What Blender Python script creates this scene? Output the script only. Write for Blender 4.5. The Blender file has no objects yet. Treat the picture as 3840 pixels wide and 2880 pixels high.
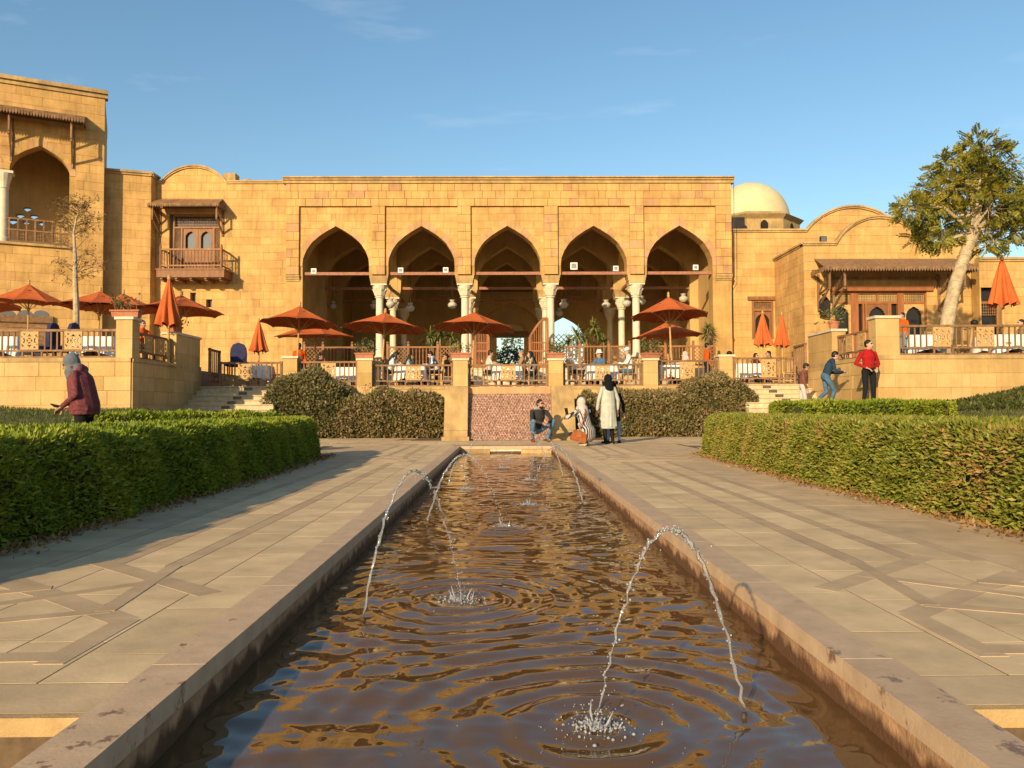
import bpy, bmesh, math, random
import numpy as np
from mathutils import Vector, Matrix

random.seed(7); np.random.seed(7)
scene = bpy.context.scene
COL = scene.collection
R = math.radians

# ------------------------------------------------------------------ camera
FPX = 2900.0                       # focal length in pixels of the 3840 px wide photograph
CAMZ = 0.84
YAW, PITCH, ROLL = math.atan(35 / FPX), math.atan(97 / FPX), R(0.25)
_f = Vector((math.sin(YAW) * math.cos(PITCH), math.cos(YAW) * math.cos(PITCH), math.sin(PITCH)))
_r = Vector((math.cos(YAW), -math.sin(YAW), 0))
_u = _r.cross(_f)
CR = _r * math.cos(ROLL) - _u * math.sin(ROLL)
CU = _u * math.cos(ROLL) + _r * math.sin(ROLL)
CF = _f
CAM = Vector((0, 0, CAMZ))
cam_data = bpy.data.cameras.new('camera')
cam_data.sensor_width = 36.0
cam_data.lens = 36.0 * FPX / 3840.0
cam_data.clip_start = 0.05
cam_data.clip_end = 3000
cam = bpy.data.objects.new('camera', cam_data)
COL.objects.link(cam)
M3 = Matrix((CR, CU, -CF)).transposed()
cam.matrix_world = Matrix.Translation(CAM) @ M3.to_4x4()
scene.camera = cam

# ------------------------------------------------------------------ light
SUN_AZ = R(26.0)       # the sun stands behind the camera, 26 degrees to its left
SUN_EL = R(18.5)
world = bpy.data.worlds.new('World'); scene.world = world; world.use_nodes = True
wn = world.node_tree.nodes; wl = world.node_tree.links
wn.clear()
wo = wn.new('ShaderNodeOutputWorld'); bg = wn.new('ShaderNodeBackground')
sky = wn.new('ShaderNodeTexSky'); sky.sky_type = 'NISHITA'; sky.sun_disc = False
sky.sun_elevation = SUN_EL; sky.sun_rotation = R(180) + SUN_AZ
sky.air_density = 1.3; sky.dust_density = 0.7; sky.ozone_density = 2.6; sky.altitude = 60
bg.inputs['Strength'].default_value = 0.15
# thin wisps of cloud, part of the whole sky
tc = wn.new('ShaderNodeTexCoord'); mp = wn.new('ShaderNodeMapping')
mp.inputs['Rotation'].default_value = (0.25, 0.5, 0.3); mp.inputs['Scale'].default_value = (2.2, 7.0, 15.0)
nz = wn.new('ShaderNodeTexNoise'); nz.inputs['Scale'].default_value = 1.6; nz.inputs['Detail'].default_value = 7
nz.inputs['Roughness'].default_value = 0.55
rp = wn.new('ShaderNodeValToRGB'); rp.color_ramp.elements[0].position = 0.62; rp.color_ramp.elements[1].position = 0.95
rp.color_ramp.elements[1].color = (0.28, 0.28, 0.28, 1); mp.inputs['Location'].default_value = (0.62, 0.4, 1.9)
mx = wn.new('ShaderNodeMix'); mx.data_type = 'RGBA'
mx.inputs['B'].default_value = (5.2, 5.4, 5.6, 1)
wl.new(tc.outputs['Generated'], mp.inputs['Vector']); wl.new(mp.outputs[0], nz.inputs['Vector'])
wl.new(nz.outputs['Fac'], rp.inputs['Fac']); wl.new(rp.outputs['Color'], mx.inputs['Factor'])
hsv = wn.new('ShaderNodeHueSaturation'); hsv.inputs['Saturation'].default_value = 1.1; hsv.inputs['Hue'].default_value = 0.495; hsv.inputs['Value'].default_value = 0.82
wl.new(sky.outputs[0], hsv.inputs['Color']); wl.new(hsv.outputs[0], mx.inputs['A']); wl.new(mx.outputs['Result'], bg.inputs['Color'])
wl.new(bg.outputs[0], wo.inputs[0])

sun_d = bpy.data.lights.new('sun', 'SUN'); sun_d.energy = 5.0; sun_d.angle = R(0.6)
sun_d.color = (1.0, 0.78, 0.47)
sun = bpy.data.objects.new('sun', sun_d); COL.objects.link(sun)
SUN_DIR = Vector((math.sin(SUN_AZ) * math.cos(SUN_EL), math.cos(SUN_AZ) * math.cos(SUN_EL), -math.sin(SUN_EL)))
sun.rotation_euler = SUN_DIR.to_track_quat('-Z', 'Y').to_euler()
sun.location = (-20, -40, 30)
scene.view_settings.view_transform = 'Standard'
scene.view_settings.look = 'None'
scene.view_settings.gamma = 1.0
scene.view_settings.exposure = 0.46
scene.render.engine = 'CYCLES'
scene.cycles.max_bounces = 6
scene.cycles.transparent_max_bounces = 16

# ------------------------------------------------------------------ helpers
ZR = {1: (0, 250), 2: (1000, 600), 3: (1900, 600), 4: (2740, 450), 5: (0, 1000), 6: (1000, 1100), 7: (1900, 1100), 8: (2740, 1000)}
ZK = 1100 / 2212.0

def F(z, x, y):
    return ZR[z][0] + x * ZK, ZR[z][1] + y * ZK

def ray(px, py):
    return CF + CR * ((px - 1920) / FPX) - CU * ((py - 1440) / FPX)

def at(px, py, D):
    d = ray(px, py)
    return CAM + d * (D / d.y)

def az(z, x, y, D):
    return at(*F(z, x, y), D)

def hit(px, py, p0, n):
    d = ray(px, py)
    return CAM + d * ((Vector(p0) - CAM).dot(n) / d.dot(n))

def thing(name, label=None, cat=None, loc=(0, 0, 0), rz=0.0, group=None):
    o = bpy.data.objects.new(name, None); o.empty_display_size = 0.2
    COL.objects.link(o); o.location = loc; o.rotation_euler = (0, 0, rz)
    tag(o, label, cat, group)
    return o

def tag(o, label=None, cat=None, group=None, kind=None):
    if label: o['label'] = label
    if cat: o['category'] = cat
    if group: o['group'] = group
    if kind: o['kind'] = kind
    return o

def copy_tree(o, parent=None):
    c = o.copy(); COL.objects.link(c); c.parent = parent
    for ch in o.children: copy_tree(ch, c)
    return c

def place(proto, used, loc, rz, label, group=None, scale=None):
    o = proto if not used else copy_tree(proto)
    o.location = loc; o.rotation_euler = (0, 0, rz); o['label'] = label
    if group: o['group'] = group
    if scale: o.scale = (scale,) * 3
    return o

class MB:
    """collects shapes and links them as one mesh object"""
    def __init__(s): s.v = []; s.f = []
    def add(s, vs, fs):
        b = len(s.v); s.v += [tuple(v) for v in vs]; s.f += [tuple(b + i for i in f) for f in fs]; return s
    def box(s, c, sz, ax=None):
        c = Vector(c); X, Y, Z = ax if ax else (Vector((1, 0, 0)), Vector((0, 1, 0)), Vector((0, 0, 1)))
        hx, hy, hz = sz[0] / 2, sz[1] / 2, sz[2] / 2
        vs = [c + X * (hx * i) + Y * (hy * j) + Z * (hz * k) for k in (-1, 1) for j in (-1, 1) for i in (-1, 1)]
        return s.add(vs, [(0, 2, 3, 1), (4, 5, 7, 6), (0, 1, 5, 4), (2, 6, 7, 3), (0, 4, 6, 2), (1, 3, 7, 5)])
    def b2(s, lo, hi):
        return s.box([(a + b) / 2 for a, b in zip(lo, hi)], [b - a for a, b in zip(lo, hi)])
    def bar(s, p, q, w, h, up=(0, 0, 1)):
        p, q = Vector(p), Vector(q); Z = q - p; L = Z.length; Z = Z / L
        u = Vector(up)
        if abs(u.dot(Z)) > 0.98: u = Vector((0, 1, 0))
        X = u.cross(Z).normalized(); Y = Z.cross(X)
        return s.box((p + q) / 2, (w, h, L), (X, Y, Z))
    def tube(s, pts, rad, n=8, caps=True):
        pts = [Vector(p) for p in pts]
        if not hasattr(rad, '__len__'): rad = [rad] * len(pts)
        b = len(s.v); prev = None
        for i, p in enumerate(pts):
            t = (pts[min(i + 1, len(pts) - 1)] - pts[max(i - 1, 0)]).normalized()
            a = Vector((0, 0, 1)) if abs(t.z) < 0.95 else Vector((1, 0, 0))
            if prev is not None: a = prev
            x = (a - t * a.dot(t)).normalized(); prev = x; y = t.cross(x)
            for k in range(n):
                an = 2 * math.pi * k / n
                s.v.append(tuple(p + (x * math.cos(an) + y * math.sin(an)) * rad[i]))
        for i in range(len(pts) - 1):
            for k in range(n):
                k2 = (k + 1) % n
                s.f.append((b + i * n + k, b + i * n + k2, b + (i + 1) * n + k2, b + (i + 1) * n + k))
        if caps:
            s.f.append(tuple(b + k for k in reversed(range(n))))
            e = b + (len(pts) - 1) * n; s.f.append(tuple(e + k for k in range(n)))
        return s
    def lathe(s, prof, c=(0, 0, 0), n=12, ph=0.0):
        """prof: (radius, z) from bottom to top"""
        b = len(s.v); cx, cy, cz = c
        for r, z in prof:
            for k in range(n):
                a = 2 * math.pi * k / n + ph
                s.v.append((cx + r * math.cos(a), cy + r * math.sin(a), cz + z))
        for i in range(len(prof) - 1):
            for k in range(n):
                k2 = (k + 1) % n
                s.f.append((b + i * n + k, b + i * n + k2, b + (i + 1) * n + k2, b + (i + 1) * n + k))
        s.f.append(tuple(b + k for k in reversed(range(n))))
        e = b + (len(prof) - 1) * n; s.f.append(tuple(e + k for k in range(n)))
        return s
    def slab(s, outline, O, U, N, d, d0=0.0):
        """outline of (u, z) points, a plate whose front lies d0 out along N and which is d deep"""
        O, U, N = Vector(O), Vector(U), Vector(N); Z = Vector((0, 0, 1)); n = len(outline)
        fr = [O + U * u + Z * z + N * d0 for u, z in outline]
        bk = [p - N * d for p in fr]
        fs = [tuple(range(n)), tuple(reversed(range(n, 2 * n)))]
        fs += [(i, i + n, (i + 1) % n + n, (i + 1) % n) for i in range(n)]
        return s.add(fr + bk, fs)
    def build(s, name, mat, parent=None, smooth=False, local=False):
        me = bpy.data.meshes.new(name)
        off = Vector((0, 0, 0))
        if parent is not None and not local: off = world_loc(parent)
        v = [(a - off.x, b - off.y, c - off.z) for a, b, c in s.v] if off.length > 0 else s.v
        me.from_pydata(v, [], s.f); me.update()
        bm = bmesh.new(); bm.from_mesh(me); bmesh.ops.recalc_face_normals(bm, faces=bm.faces); bm.to_mesh(me); bm.free()
        if mat is not None: me.materials.append(mat)
        if smooth: me.polygons.foreach_set('use_smooth', [True] * len(me.polygons))
        o = bpy.data.objects.new(name, me); COL.objects.link(o)
        if parent is not None: o.parent = parent
        return o

def world_loc(o):
    v = Vector(o.location)
    while o.parent is not None:
        o = o.parent; v = v + Vector(o.location)
    return v

def struct(name, mb, mat, parent=None, smooth=False):
    o = mb.build(name, mat, parent, smooth)
    if parent is None: o['kind'] = 'structure'
    return o

def smooth_by_angle(o, deg=35):
    me = o.data
    bm = bmesh.new(); bm.from_mesh(me)
    for f in bm.faces: f.smooth = True
    for e in bm.edges:
        if len(e.link_faces) == 2 and e.calc_face_angle(0) > R(deg): e.smooth = False
    bm.to_mesh(me); bm.free()
    return o

def raw_mesh(name, verts, faces, mat, parent=None, smooth=False, loc=None):
    """numpy vertices and equal-size faces"""
    me = bpy.data.meshes.new(name)
    verts = np.asarray(verts, dtype=np.float32); faces = np.asarray(faces, dtype=np.int32)
    if parent is not None: verts = verts - np.array(world_loc(parent), dtype=np.float32)
    k = faces.shape[1]
    me.vertices.add(len(verts)); me.vertices.foreach_set('co', verts.ravel())
    me.loops.add(faces.size); me.loops.foreach_set('vertex_index', faces.ravel())
    me.polygons.add(len(faces)); me.polygons.foreach_set('loop_start', np.arange(0, faces.size, k, dtype=np.int32))
    me.polygons.foreach_set('loop_total', np.full(len(faces), k, dtype=np.int32))
    if smooth: me.polygons.foreach_set('use_smooth', np.ones(len(faces), dtype=bool))
    me.update(calc_edges=True); me.validate()
    if mat: me.materials.append(mat)
    o = bpy.data.objects.new(name, me); COL.objects.link(o)
    if parent is not None: o.parent = parent
    return o

# ------------------------------------------------------------------ materials
MATS = {}
def mat_new(name):
    m = bpy.data.materials.new(name); m.use_nodes = True
    m.node_tree.nodes.clear(); MATS[name] = m
    return m, m.node_tree.nodes, m.node_tree.links

def col4(c): return (c[0], c[1], c[2], 1.0)

def random_value(n, l):
    """one random number for each piece: each island of a joined mesh, each object of a set"""
    g = n.new('ShaderNodeNewGeometry'); oi = n.new('ShaderNodeObjectInfo')
    a = n.new('ShaderNodeMath'); a.operation = 'ADD'; b = n.new('ShaderNodeMath'); b.operation = 'FRACT'
    l.new(g.outputs['Random Per Island'], a.inputs[0]); l.new(oi.outputs['Random'], a.inputs[1]); l.new(a.outputs[0], b.inputs[0])
    return b.outputs[0]

def mat_basic(name, col, rough=0.7, var=0.12, scale=6.0, spec=0.3, bump=0.0, bscale=60.0, metallic=0.0, piece=0.0, stretch=(1, 1, 1), col2=None, world=False):
    m, n, l = mat_new(name)
    out = n.new('ShaderNodeOutputMaterial'); p = n.new('ShaderNodeBsdfPrincipled')
    p.inputs['Roughness'].default_value = rough; p.inputs['Specular IOR Level'].default_value = spec
    p.inputs['Metallic'].default_value = metallic
    l.new(p.outputs[0], out.inputs[0])
    tcn = n.new('ShaderNodeTexCoord'); mpn = n.new('ShaderNodeMapping'); mpn.inputs['Scale'].default_value = stretch
    gw = n.new('ShaderNodeNewGeometry')
    l.new(gw.outputs['Position'] if world else tcn.outputs['Object'], mpn.inputs['Vector'])
    nzn = n.new('ShaderNodeTexNoise'); nzn.inputs['Scale'].default_value = scale; nzn.inputs['Detail'].default_value = 6
    nzn.inputs['Roughness'].default_value = 0.62
    l.new(mpn.outputs[0], nzn.inputs['Vector'])
    r = n.new('ShaderNodeValToRGB')
    c2 = col2 if col2 else [c * (1 + var * 1.6) for c in col]
    r.color_ramp.elements[0].position = 0.28; r.color_ramp.elements[0].color = col4([c * (1 - var * 1.6) for c in col])
    r.color_ramp.elements[1].position = 0.72; r.color_ramp.elements[1].color = col4(c2)
    l.new(nzn.outputs['Fac'], r.inputs['Fac'])
    src = r.outputs['Color']
    if piece > 0:
        hs = n.new('ShaderNodeHueSaturation'); mr = n.new('ShaderNodeMapRange')
        mr.inputs['To Min'].default_value = 1 - piece; mr.inputs['To Max'].default_value = 1 + piece
        l.new(random_value(n, l), mr.inputs['Value']); l.new(mr.outputs[0], hs.inputs['Value'])
        l.new(src, hs.inputs['Color']); src = hs.outputs[0]
    l.new(src, p.inputs['Base Color'])
    if bump > 0:
        nb = n.new('ShaderNodeTexNoise'); nb.inputs['Scale'].default_value = bscale; nb.inputs['Detail'].default_value = 4
        l.new(mpn.outputs[0], nb.inputs['Vector'])
        bp = n.new('ShaderNodeBump'); bp.inputs['Strength'].default_value = bump; bp.inputs['Distance'].default_value = 0.02
        l.new(nb.outputs['Fac'], bp.inputs['Height']); l.new(bp.outputs[0], p.inputs['Normal'])
    return m

def mat_stone(name, tones, rough=0.85, grime=0.30, bump=0.35):
    """dressed limestone: a tone for each block, blotches, faint streaks and pitting"""
    m, n, l = mat_new(name)
    out = n.new('ShaderNodeOutputMaterial'); p = n.new('ShaderNodeBsdfPrincipled')
    p.inputs['Roughness'].default_value = rough; p.inputs['Specular IOR Level'].default_value = 0.2
    l.new(p.outputs[0], out.inputs[0])
    r = n.new('ShaderNodeValToRGB'); r.color_ramp.interpolation = 'LINEAR'
    els = r.color_ramp.elements
    while len(els) < len(tones): els.new(0.5)
    for i, (pos, c) in enumerate(tones):
        els[i].position = pos; els[i].color = col4(c)
    l.new(random_value(n, l), r.inputs['Fac'])
    tcn = n.new('ShaderNodeNewGeometry')
    n1 = n.new('ShaderNodeTexNoise'); n1.inputs['Scale'].default_value = 1.1; n1.inputs['Detail'].default_value = 8; n1.inputs['Roughness'].default_value = 0.65
    l.new(tcn.outputs['Position'], n1.inputs['Vector'])
    mr = n.new('ShaderNodeMapRange'); mr.inputs['From Min'].default_value = 0.3; mr.inputs['From Max'].default_value = 0.7
    mr.inputs['To Min'].default_value = 1 - grime; mr.inputs['To Max'].default_value = 1 + grime * 0.6
    l.new(n1.outputs['Fac'], mr.inputs['Value'])
    mp = n.new('ShaderNodeMapping'); mp.inputs['Scale'].default_value = (5, 5, 0.5)
    l.new(tcn.outputs['Position'], mp.inputs['Vector'])
    n2 = n.new('ShaderNodeTexNoise'); n2.inputs['Scale'].default_value = 1.5; n2.inputs['Detail'].default_value = 5
    l.new(mp.outputs[0], n2.inputs['Vector'])
    mr2 = n.new('ShaderNodeMapRange'); mr2.inputs['From Min'].default_value = 0.35; mr2.inputs['From Max'].default_value = 0.62
    mr2.inputs['To Min'].default_value = 1 - grime * 0.5; mr2.inputs['To Max'].default_value = 1.0
    l.new(n2.outputs['Fac'], mr2.inputs['Value'])
    mu = n.new('ShaderNodeMath'); mu.operation = 'MULTIPLY'
    l.new(mr.outputs[0], mu.inputs[0]); l.new(mr2.outputs[0], mu.inputs[1])
    hs = n.new('ShaderNodeHueSaturation'); l.new(r.outputs[0], hs.inputs['Color']); l.new(mu.outputs[0], hs.inputs['Value'])
    l.new(hs.outputs[0], p.inputs['Base Color'])
    nb = n.new('ShaderNodeTexNoise'); nb.inputs['Scale'].default_value = 22; nb.inputs['Detail'].default_value = 8; nb.inputs['Roughness'].default_value = 0.7
    l.new(tcn.outputs['Position'], nb.inputs['Vector'])
    bp = n.new('ShaderNodeBump'); bp.inputs['Strength'].default_value = bump; bp.inputs['Distance'].default_value = 0.03
    l.new(nb.outputs['Fac'], bp.inputs['Height']); l.new(bp.outputs[0], p.inputs['Normal'])
    return m

def mat_leaf(name, tones, trans=0.25, rough=0.5):
    m, n, l = mat_new(name)
    out = n.new('ShaderNodeOutputMaterial'); p = n.new('ShaderNodeBsdfPrincipled'); t = n.new('ShaderNodeBsdfTranslucent'); mxs = n.new('ShaderNodeMixShader')
    p.inputs['Roughness'].default_value = rough; p.inputs['Specular IOR Level'].default_value = 0.25; mxs.inputs[0].default_value = trans
    r = n.new('ShaderNodeValToRGB'); els = r.color_ramp.elements
    while len(els) < len(tones): els.new(0.5)
    for i, (pos, c) in enumerate(tones):
        els[i].position = pos; els[i].color = col4(c)
    g = n.new('ShaderNodeNewGeometry')
    n1 = n.new('ShaderNodeTexNoise'); n1.inputs['Scale'].default_value = 1.4; n1.inputs['Detail'].default_value = 3
    l.new(g.outputs['Position'], n1.inputs['Vector'])
    # tone: two parts patch, one part leaf
    a = n.new('ShaderNodeMath'); a.operation = 'MULTIPLY_ADD'; a.inputs[1].default_value = 0.55
    s = n.new('ShaderNodeMapRange'); s.inputs['From Min'].default_value = 0.25; s.inputs['From Max'].default_value = 0.75; s.inputs['To Min'].default_value = 0.0; s.inputs['To Max'].default_value = 0.45
    l.new(n1.outputs['Fac'], s.inputs['Value']); l.new(g.outputs['Random Per Island'], a.inputs[0]); l.new(s.outputs[0], a.inputs[2])
    l.new(a.outputs[0], r.inputs['Fac'])
    l.new(r.outputs[0], p.inputs['Base Color']); l.new(r.outputs[0], t.inputs['Color'])
    l.new(p.outputs[0], mxs.inputs[1]); l.new(t.outputs[0], mxs.inputs[2]); l.new(mxs.outputs[0], out.inputs[0])
    return m

STONE = mat_stone('limestone', [(0.0, (0.47, 0.27, 0.09)), (0.15, (0.53, 0.315, 0.11)), (0.7, (0.56, 0.335, 0.12)), (0.92, (0.54, 0.315, 0.118)), (1.0, (0.49, 0.275, 0.105))])
STONE_PINK = mat_stone('rose_limestone', [(0.0, (0.47, 0.255, 0.125)), (0.5, (0.52, 0.29, 0.145)), (0.8, (0.54, 0.33, 0.14)), (1.0, (0.42, 0.215, 0.105))])
STONE_CORE = mat_stone('mortar_limestone', [(0.0, (0.47, 0.28, 0.095)), (1.0, (0.47, 0.28, 0.095))], bump=0.2)
STONE_WALL = mat_stone('terrace_limestone', [(0.0, (0.43, 0.27, 0.095)), (0.3, (0.52, 0.34, 0.14)), (0.75, (0.55, 0.365, 0.155)), (1.0, (0.46, 0.29, 0.105))], grime=0.22)
STONE_TRIM = mat_stone('trim_limestone', [(0.0, (0.44, 0.29, 0.12)), (1.0, (0.50, 0.33, 0.15))], grime=0.4)
STONE_IN = mat_stone('inner_limestone', [(0.0, (0.48, 0.315, 0.125)), (1.0, (0.54, 0.355, 0.145))], grime=0.2)
MARBLE = mat_basic('column_marble', (0.60, 0.52, 0.38), rough=0.55, var=0.07, scale=4, bump=0.1)
CAP_STONE = mat_basic('cap_stone', (0.58, 0.47, 0.33), rough=0.8, var=0.10, scale=8, bump=0.2, piece=0.08)
PLASTER = mat_basic('dome_plaster', (0.56, 0.46, 0.27), rough=0.9, var=0.06, scale=1.2, bump=0.15, bscale=30)
WOOD = mat_basic('brown_wood', (0.24, 0.105, 0.04), rough=0.6, var=0.2, scale=7, stretch=(1, 1, 0.25), piece=0.18, bump=0.1)
WOOD_D = mat_basic('weathered_wood', (0.21, 0.115, 0.055), rough=0.8, var=0.25, scale=9, piece=0.2, bump=0.25)
WOOD_L = mat_basic('carved_wood', (0.44, 0.27, 0.105), rough=0.65, var=0.14, scale=9, bump=0.15)
WOOD_R = mat_basic('red_wood', (0.27, 0.10, 0.035), rough=0.5, var=0.18, scale=6, stretch=(1, 1, 0.2))
BEAM = mat_basic('tie_beam_wood', (0.30, 0.13, 0.075), rough=0.7, var=0.2, scale=8)
DARK = mat_basic('dark_recess', (0.018, 0.014, 0.011), rough=0.9, var=0.1)
IRON = mat_basic('dark_iron', (0.03, 0.025, 0.022), rough=0.55, var=0.2, metallic=0.4)
TERRA = mat_basic('terracotta', (0.36, 0.14, 0.075), rough=0.85, var=0.14, scale=9, bump=0.2)
FABRIC = mat_basic('orange_canvas', (0.44, 0.102, 0.028), rough=0.9, var=0.16, scale=2.2, spec=0.1, piece=0.09, bump=0.05, bscale=40)
CLOTH = mat_basic('white_tablecloth', (0.70, 0.66, 0.60), rough=0.9, var=0.06, scale=5, spec=0.1)
WHITE = mat_basic('white_enamel', (0.75, 0.74, 0.70), rough=0.4, var=0.05)
SOIL = mat_basic('soil', (0.12, 0.075, 0.04), rough=0.95, var=0.3, scale=20, bump=0.4)

def mat_glass(name, col, rough=0.05):
    m, n, l = mat_new(name)
    out = n.new('ShaderNodeOutputMaterial'); p = n.new('ShaderNodeBsdfPrincipled')
    p.inputs['Base Color'].default_value = col4(col); p.inputs['Roughness'].default_value = rough
    p.inputs['Specular IOR Level'].default_value = 0.8 if col[0] > .05 else 0.25
    l.new(p.outputs[0], out.inputs[0]); return m
PANE = mat_glass('window_pane', (0.10, 0.10, 0.10))
PANE_DARK = mat_glass('dark_pane', (0.02, 0.018, 0.016))
# ------------------------------------------------------------------ ground, paving and pool
FLOOR = 1.62          # terrace floor
UPPER = 2.15          # side terraces
ARC = 2.60            # arcade floor
PX0, PX1 = -0.996, 1.137          # pool, inside faces
PY0, PY1 = 0.6, 17.9
WATER = -0.16

def ss(a, b, x):
    t = np.clip((x - a) / (b - a), 0, 1); return t * t * (3 - 2 * t)

def ground_z(x, y):
    x = np.asarray(x, dtype=float); y = np.asarray(y, dtype=float)
    far = ss(13.5, 16.0, y); side = ss(3.6 + 3.4 * far, 6.5 + 2.6 * far, np.abs(x - 0.2))
    z = -0.06 + side * 0.90 * ss(9.5, 19.8, y)
    z = z - 0.30 * (1 - ss(2.2, 2.26, y))
    # mound at the foot of the right terrace wall
    z = z + 0.80 * np.exp(-(((x - 14.8) / 2.4) ** 2 + ((y - 18.6) / 2.4) ** 2))
    # bank at the far left below the terrace wall
    z = z + 0.14 * np.exp(-(((x + 13.5) / 2.5) ** 2 + ((y - 19) / 3) ** 2))
    z = z + side * 0.03 * np.sin(x * 1.3 + y * 0.7) * ss(3, 8, y)
    # sunk below the pool
    inpool = (x > -1.35) & (x < 1.5) & (y > 0.1) & (y < 18.2)
    z = np.where(inpool, -1.0, z)
    return z

xs = np.concatenate([[-1500, -500, -150, -60, -35], np.arange(-26, -1.6, 0.5), [-1.36, -1.34], np.arange(-1, 1.4, 0.6), [1.49, 1.51], np.arange(2.0, 26.5, 0.5), [35, 60, 150, 500, 1500]])
ys = np.concatenate([[-600, -150, -40, -15, -5, -1, 0.05, 0.15, 1, 1.8, 2.0, 2.19, 2.21, 2.25, 2.29], np.arange(2.8, 18.2, 0.5), [18.19, 18.21], np.arange(18.6, 30, 0.5), [40, 60, 100, 200, 500, 1500]])
GX, GY = np.meshgrid(xs, ys)
GZ = ground_z(GX, GY)
GV = np.stack([GX.ravel(), GY.ravel(), GZ.ravel()], 1)
nx, ny = len(xs), len(ys)
ii, jj = np.meshgrid(np.arange(nx - 1), np.arange(ny - 1))
a = (jj * nx + ii).ravel()
GF = np.stack([a, a + 1, a + nx + 1, a + nx], 1)

def mat_ground():
    m, n, l = mat_new('lawn_and_soil')
    out = n.new('ShaderNodeOutputMaterial'); p = n.new('ShaderNodeBsdfPrincipled'); p.inputs['Roughness'].default_value = 0.95
    l.new(p.outputs[0], out.inputs[0])
    g = n.new('ShaderNodeNewGeometry')
    n1 = n.new('ShaderNodeTexNoise'); n1.inputs['Scale'].default_value = 1.2; n1.inputs['Detail'].default_value = 9; n1.inputs['Roughness'].default_value = 0.7
    l.new(g.outputs['Position'], n1.inputs['Vector'])
    r = n.new('ShaderNodeValToRGB'); r.color_ramp.elements[0].position = 0.3; r.color_ramp.elements[1].position = 0.7
    r.color_ramp.elements[0].color = (0.05, 0.055, 0.015, 1); r.color_ramp.elements[1].color = (0.16, 0.12, 0.05, 1)
    l.new(n1.outputs['Fac'], r.inputs['Fac']); l.new(r.outputs[0], p.inputs['Base Color'])
    n2 = n.new('ShaderNodeTexNoise'); n2.inputs['Scale'].default_value = 60
    l.new(g.outputs['Position'], n2.inputs['Vector'])
    b = n.new('ShaderNodeBump'); b.inputs['Strength'].default_value = 0.6; b.inputs['Distance'].default_value = 0.04
    l.new(n2.outputs['Fac'], b.inputs['Height']); l.new(b.outputs[0], p.inputs['Normal'])
    return m
GROUND = mat_ground()
g = raw_mesh('ground', GV, GF, GROUND, smooth=True); g['kind'] = 'structure'

PAVE_L = mat_basic('pale_paving', (0.56, 0.40, 0.22), rough=0.75, var=0.13, scale=3.5, world=True, bump=0.06, bscale=60, piece=0.10, spec=0.25)
PAVE_D = mat_basic('brown_paving', (0.43, 0.30, 0.172), rough=0.75, var=0.13, scale=3.5, world=True, bump=0.06, bscale=60, piece=0.07, spec=0.25)
PAVE_P = mat_basic('rose_paving', (0.49, 0.345, 0.195), rough=0.75, var=0.13, scale=3.5, world=True, bump=0.06, bscale=60, piece=0.07, spec=0.25)
JOINT = mat_basic('paving_joint', (0.13, 0.085, 0.05), rough=0.95, var=0.2, scale=20)

def mat_coping():
    m = mat_basic('rose_granite', (0.47, 0.32, 0.195), rough=0.7, var=0.09, scale=9, world=True, bump=0.07, bscale=80, piece=0.06)
    n, l = m.node_tree.nodes, m.node_tree.links
    p = [x for x in n if x.type == 'BSDF_PRINCIPLED'][0]
    src = p.inputs['Base Color'].links[0].from_socket
    g = n.new('ShaderNodeNewGeometry'); sp = n.new('ShaderNodeSeparateXYZ'); l.new(g.outputs['Position'], sp.inputs[0])
    n1 = n.new('ShaderNodeTexNoise'); n1.inputs['Scale'].default_value = 9.0; n1.inputs['Detail'].default_value = 8; n1.inputs['Roughness'].default_value = .68
    mpn = n.new('ShaderNodeMapping'); mpn.inputs['Scale'].default_value = (1, 0.8, 0.5)
    l.new(g.outputs['Position'], mpn.inputs['Vector']); l.new(mpn.outputs[0], n1.inputs['Vector'])
    # splashes wet the stone beside the jets; they thin out with distance from them
    mr = n.new('ShaderNodeMapRange'); mr.inputs['From Min'].default_value = 1.6; mr.inputs['From Max'].default_value = 5.0
    mr.inputs['To Min'].default_value = 0.07; mr.inputs['To Max'].default_value = -0.09
    l.new(sp.outputs['Y'], mr.inputs['Value'])
    ad = n.new('ShaderNodeMath'); ad.operation = 'ADD'; l.new(n1.outputs['Fac'], ad.inputs[0]); l.new(mr.outputs[0], ad.inputs[1])
    r = n.new('ShaderNodeMapRange'); r.inputs['From Min'].default_value = 0.615; r.inputs['From Max'].default_value = 0.665
    l.new(ad.outputs[0], r.inputs['Value'])
    mxn = n.new('ShaderNodeMix'); mxn.data_type = 'RGBA'; mxn.inputs['B'].default_value = (0.20, 0.11, 0.065, 1)
    l.new(r.outputs[0], mxn.inputs['Factor']); l.new(src, mxn.inputs['A']); l.new(mxn.outputs['Result'], p.inputs['Base Color'])
    rr = n.new('ShaderNodeMapRange'); rr.inputs['To Min'].default_value = 0.7; rr.inputs['To Max'].default_value = 0.3
    l.new(r.outputs[0], rr.inputs['Value']); l.new(rr.outputs[0], p.inputs['Roughness'])
    return m
COPING = mat_coping()

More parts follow.
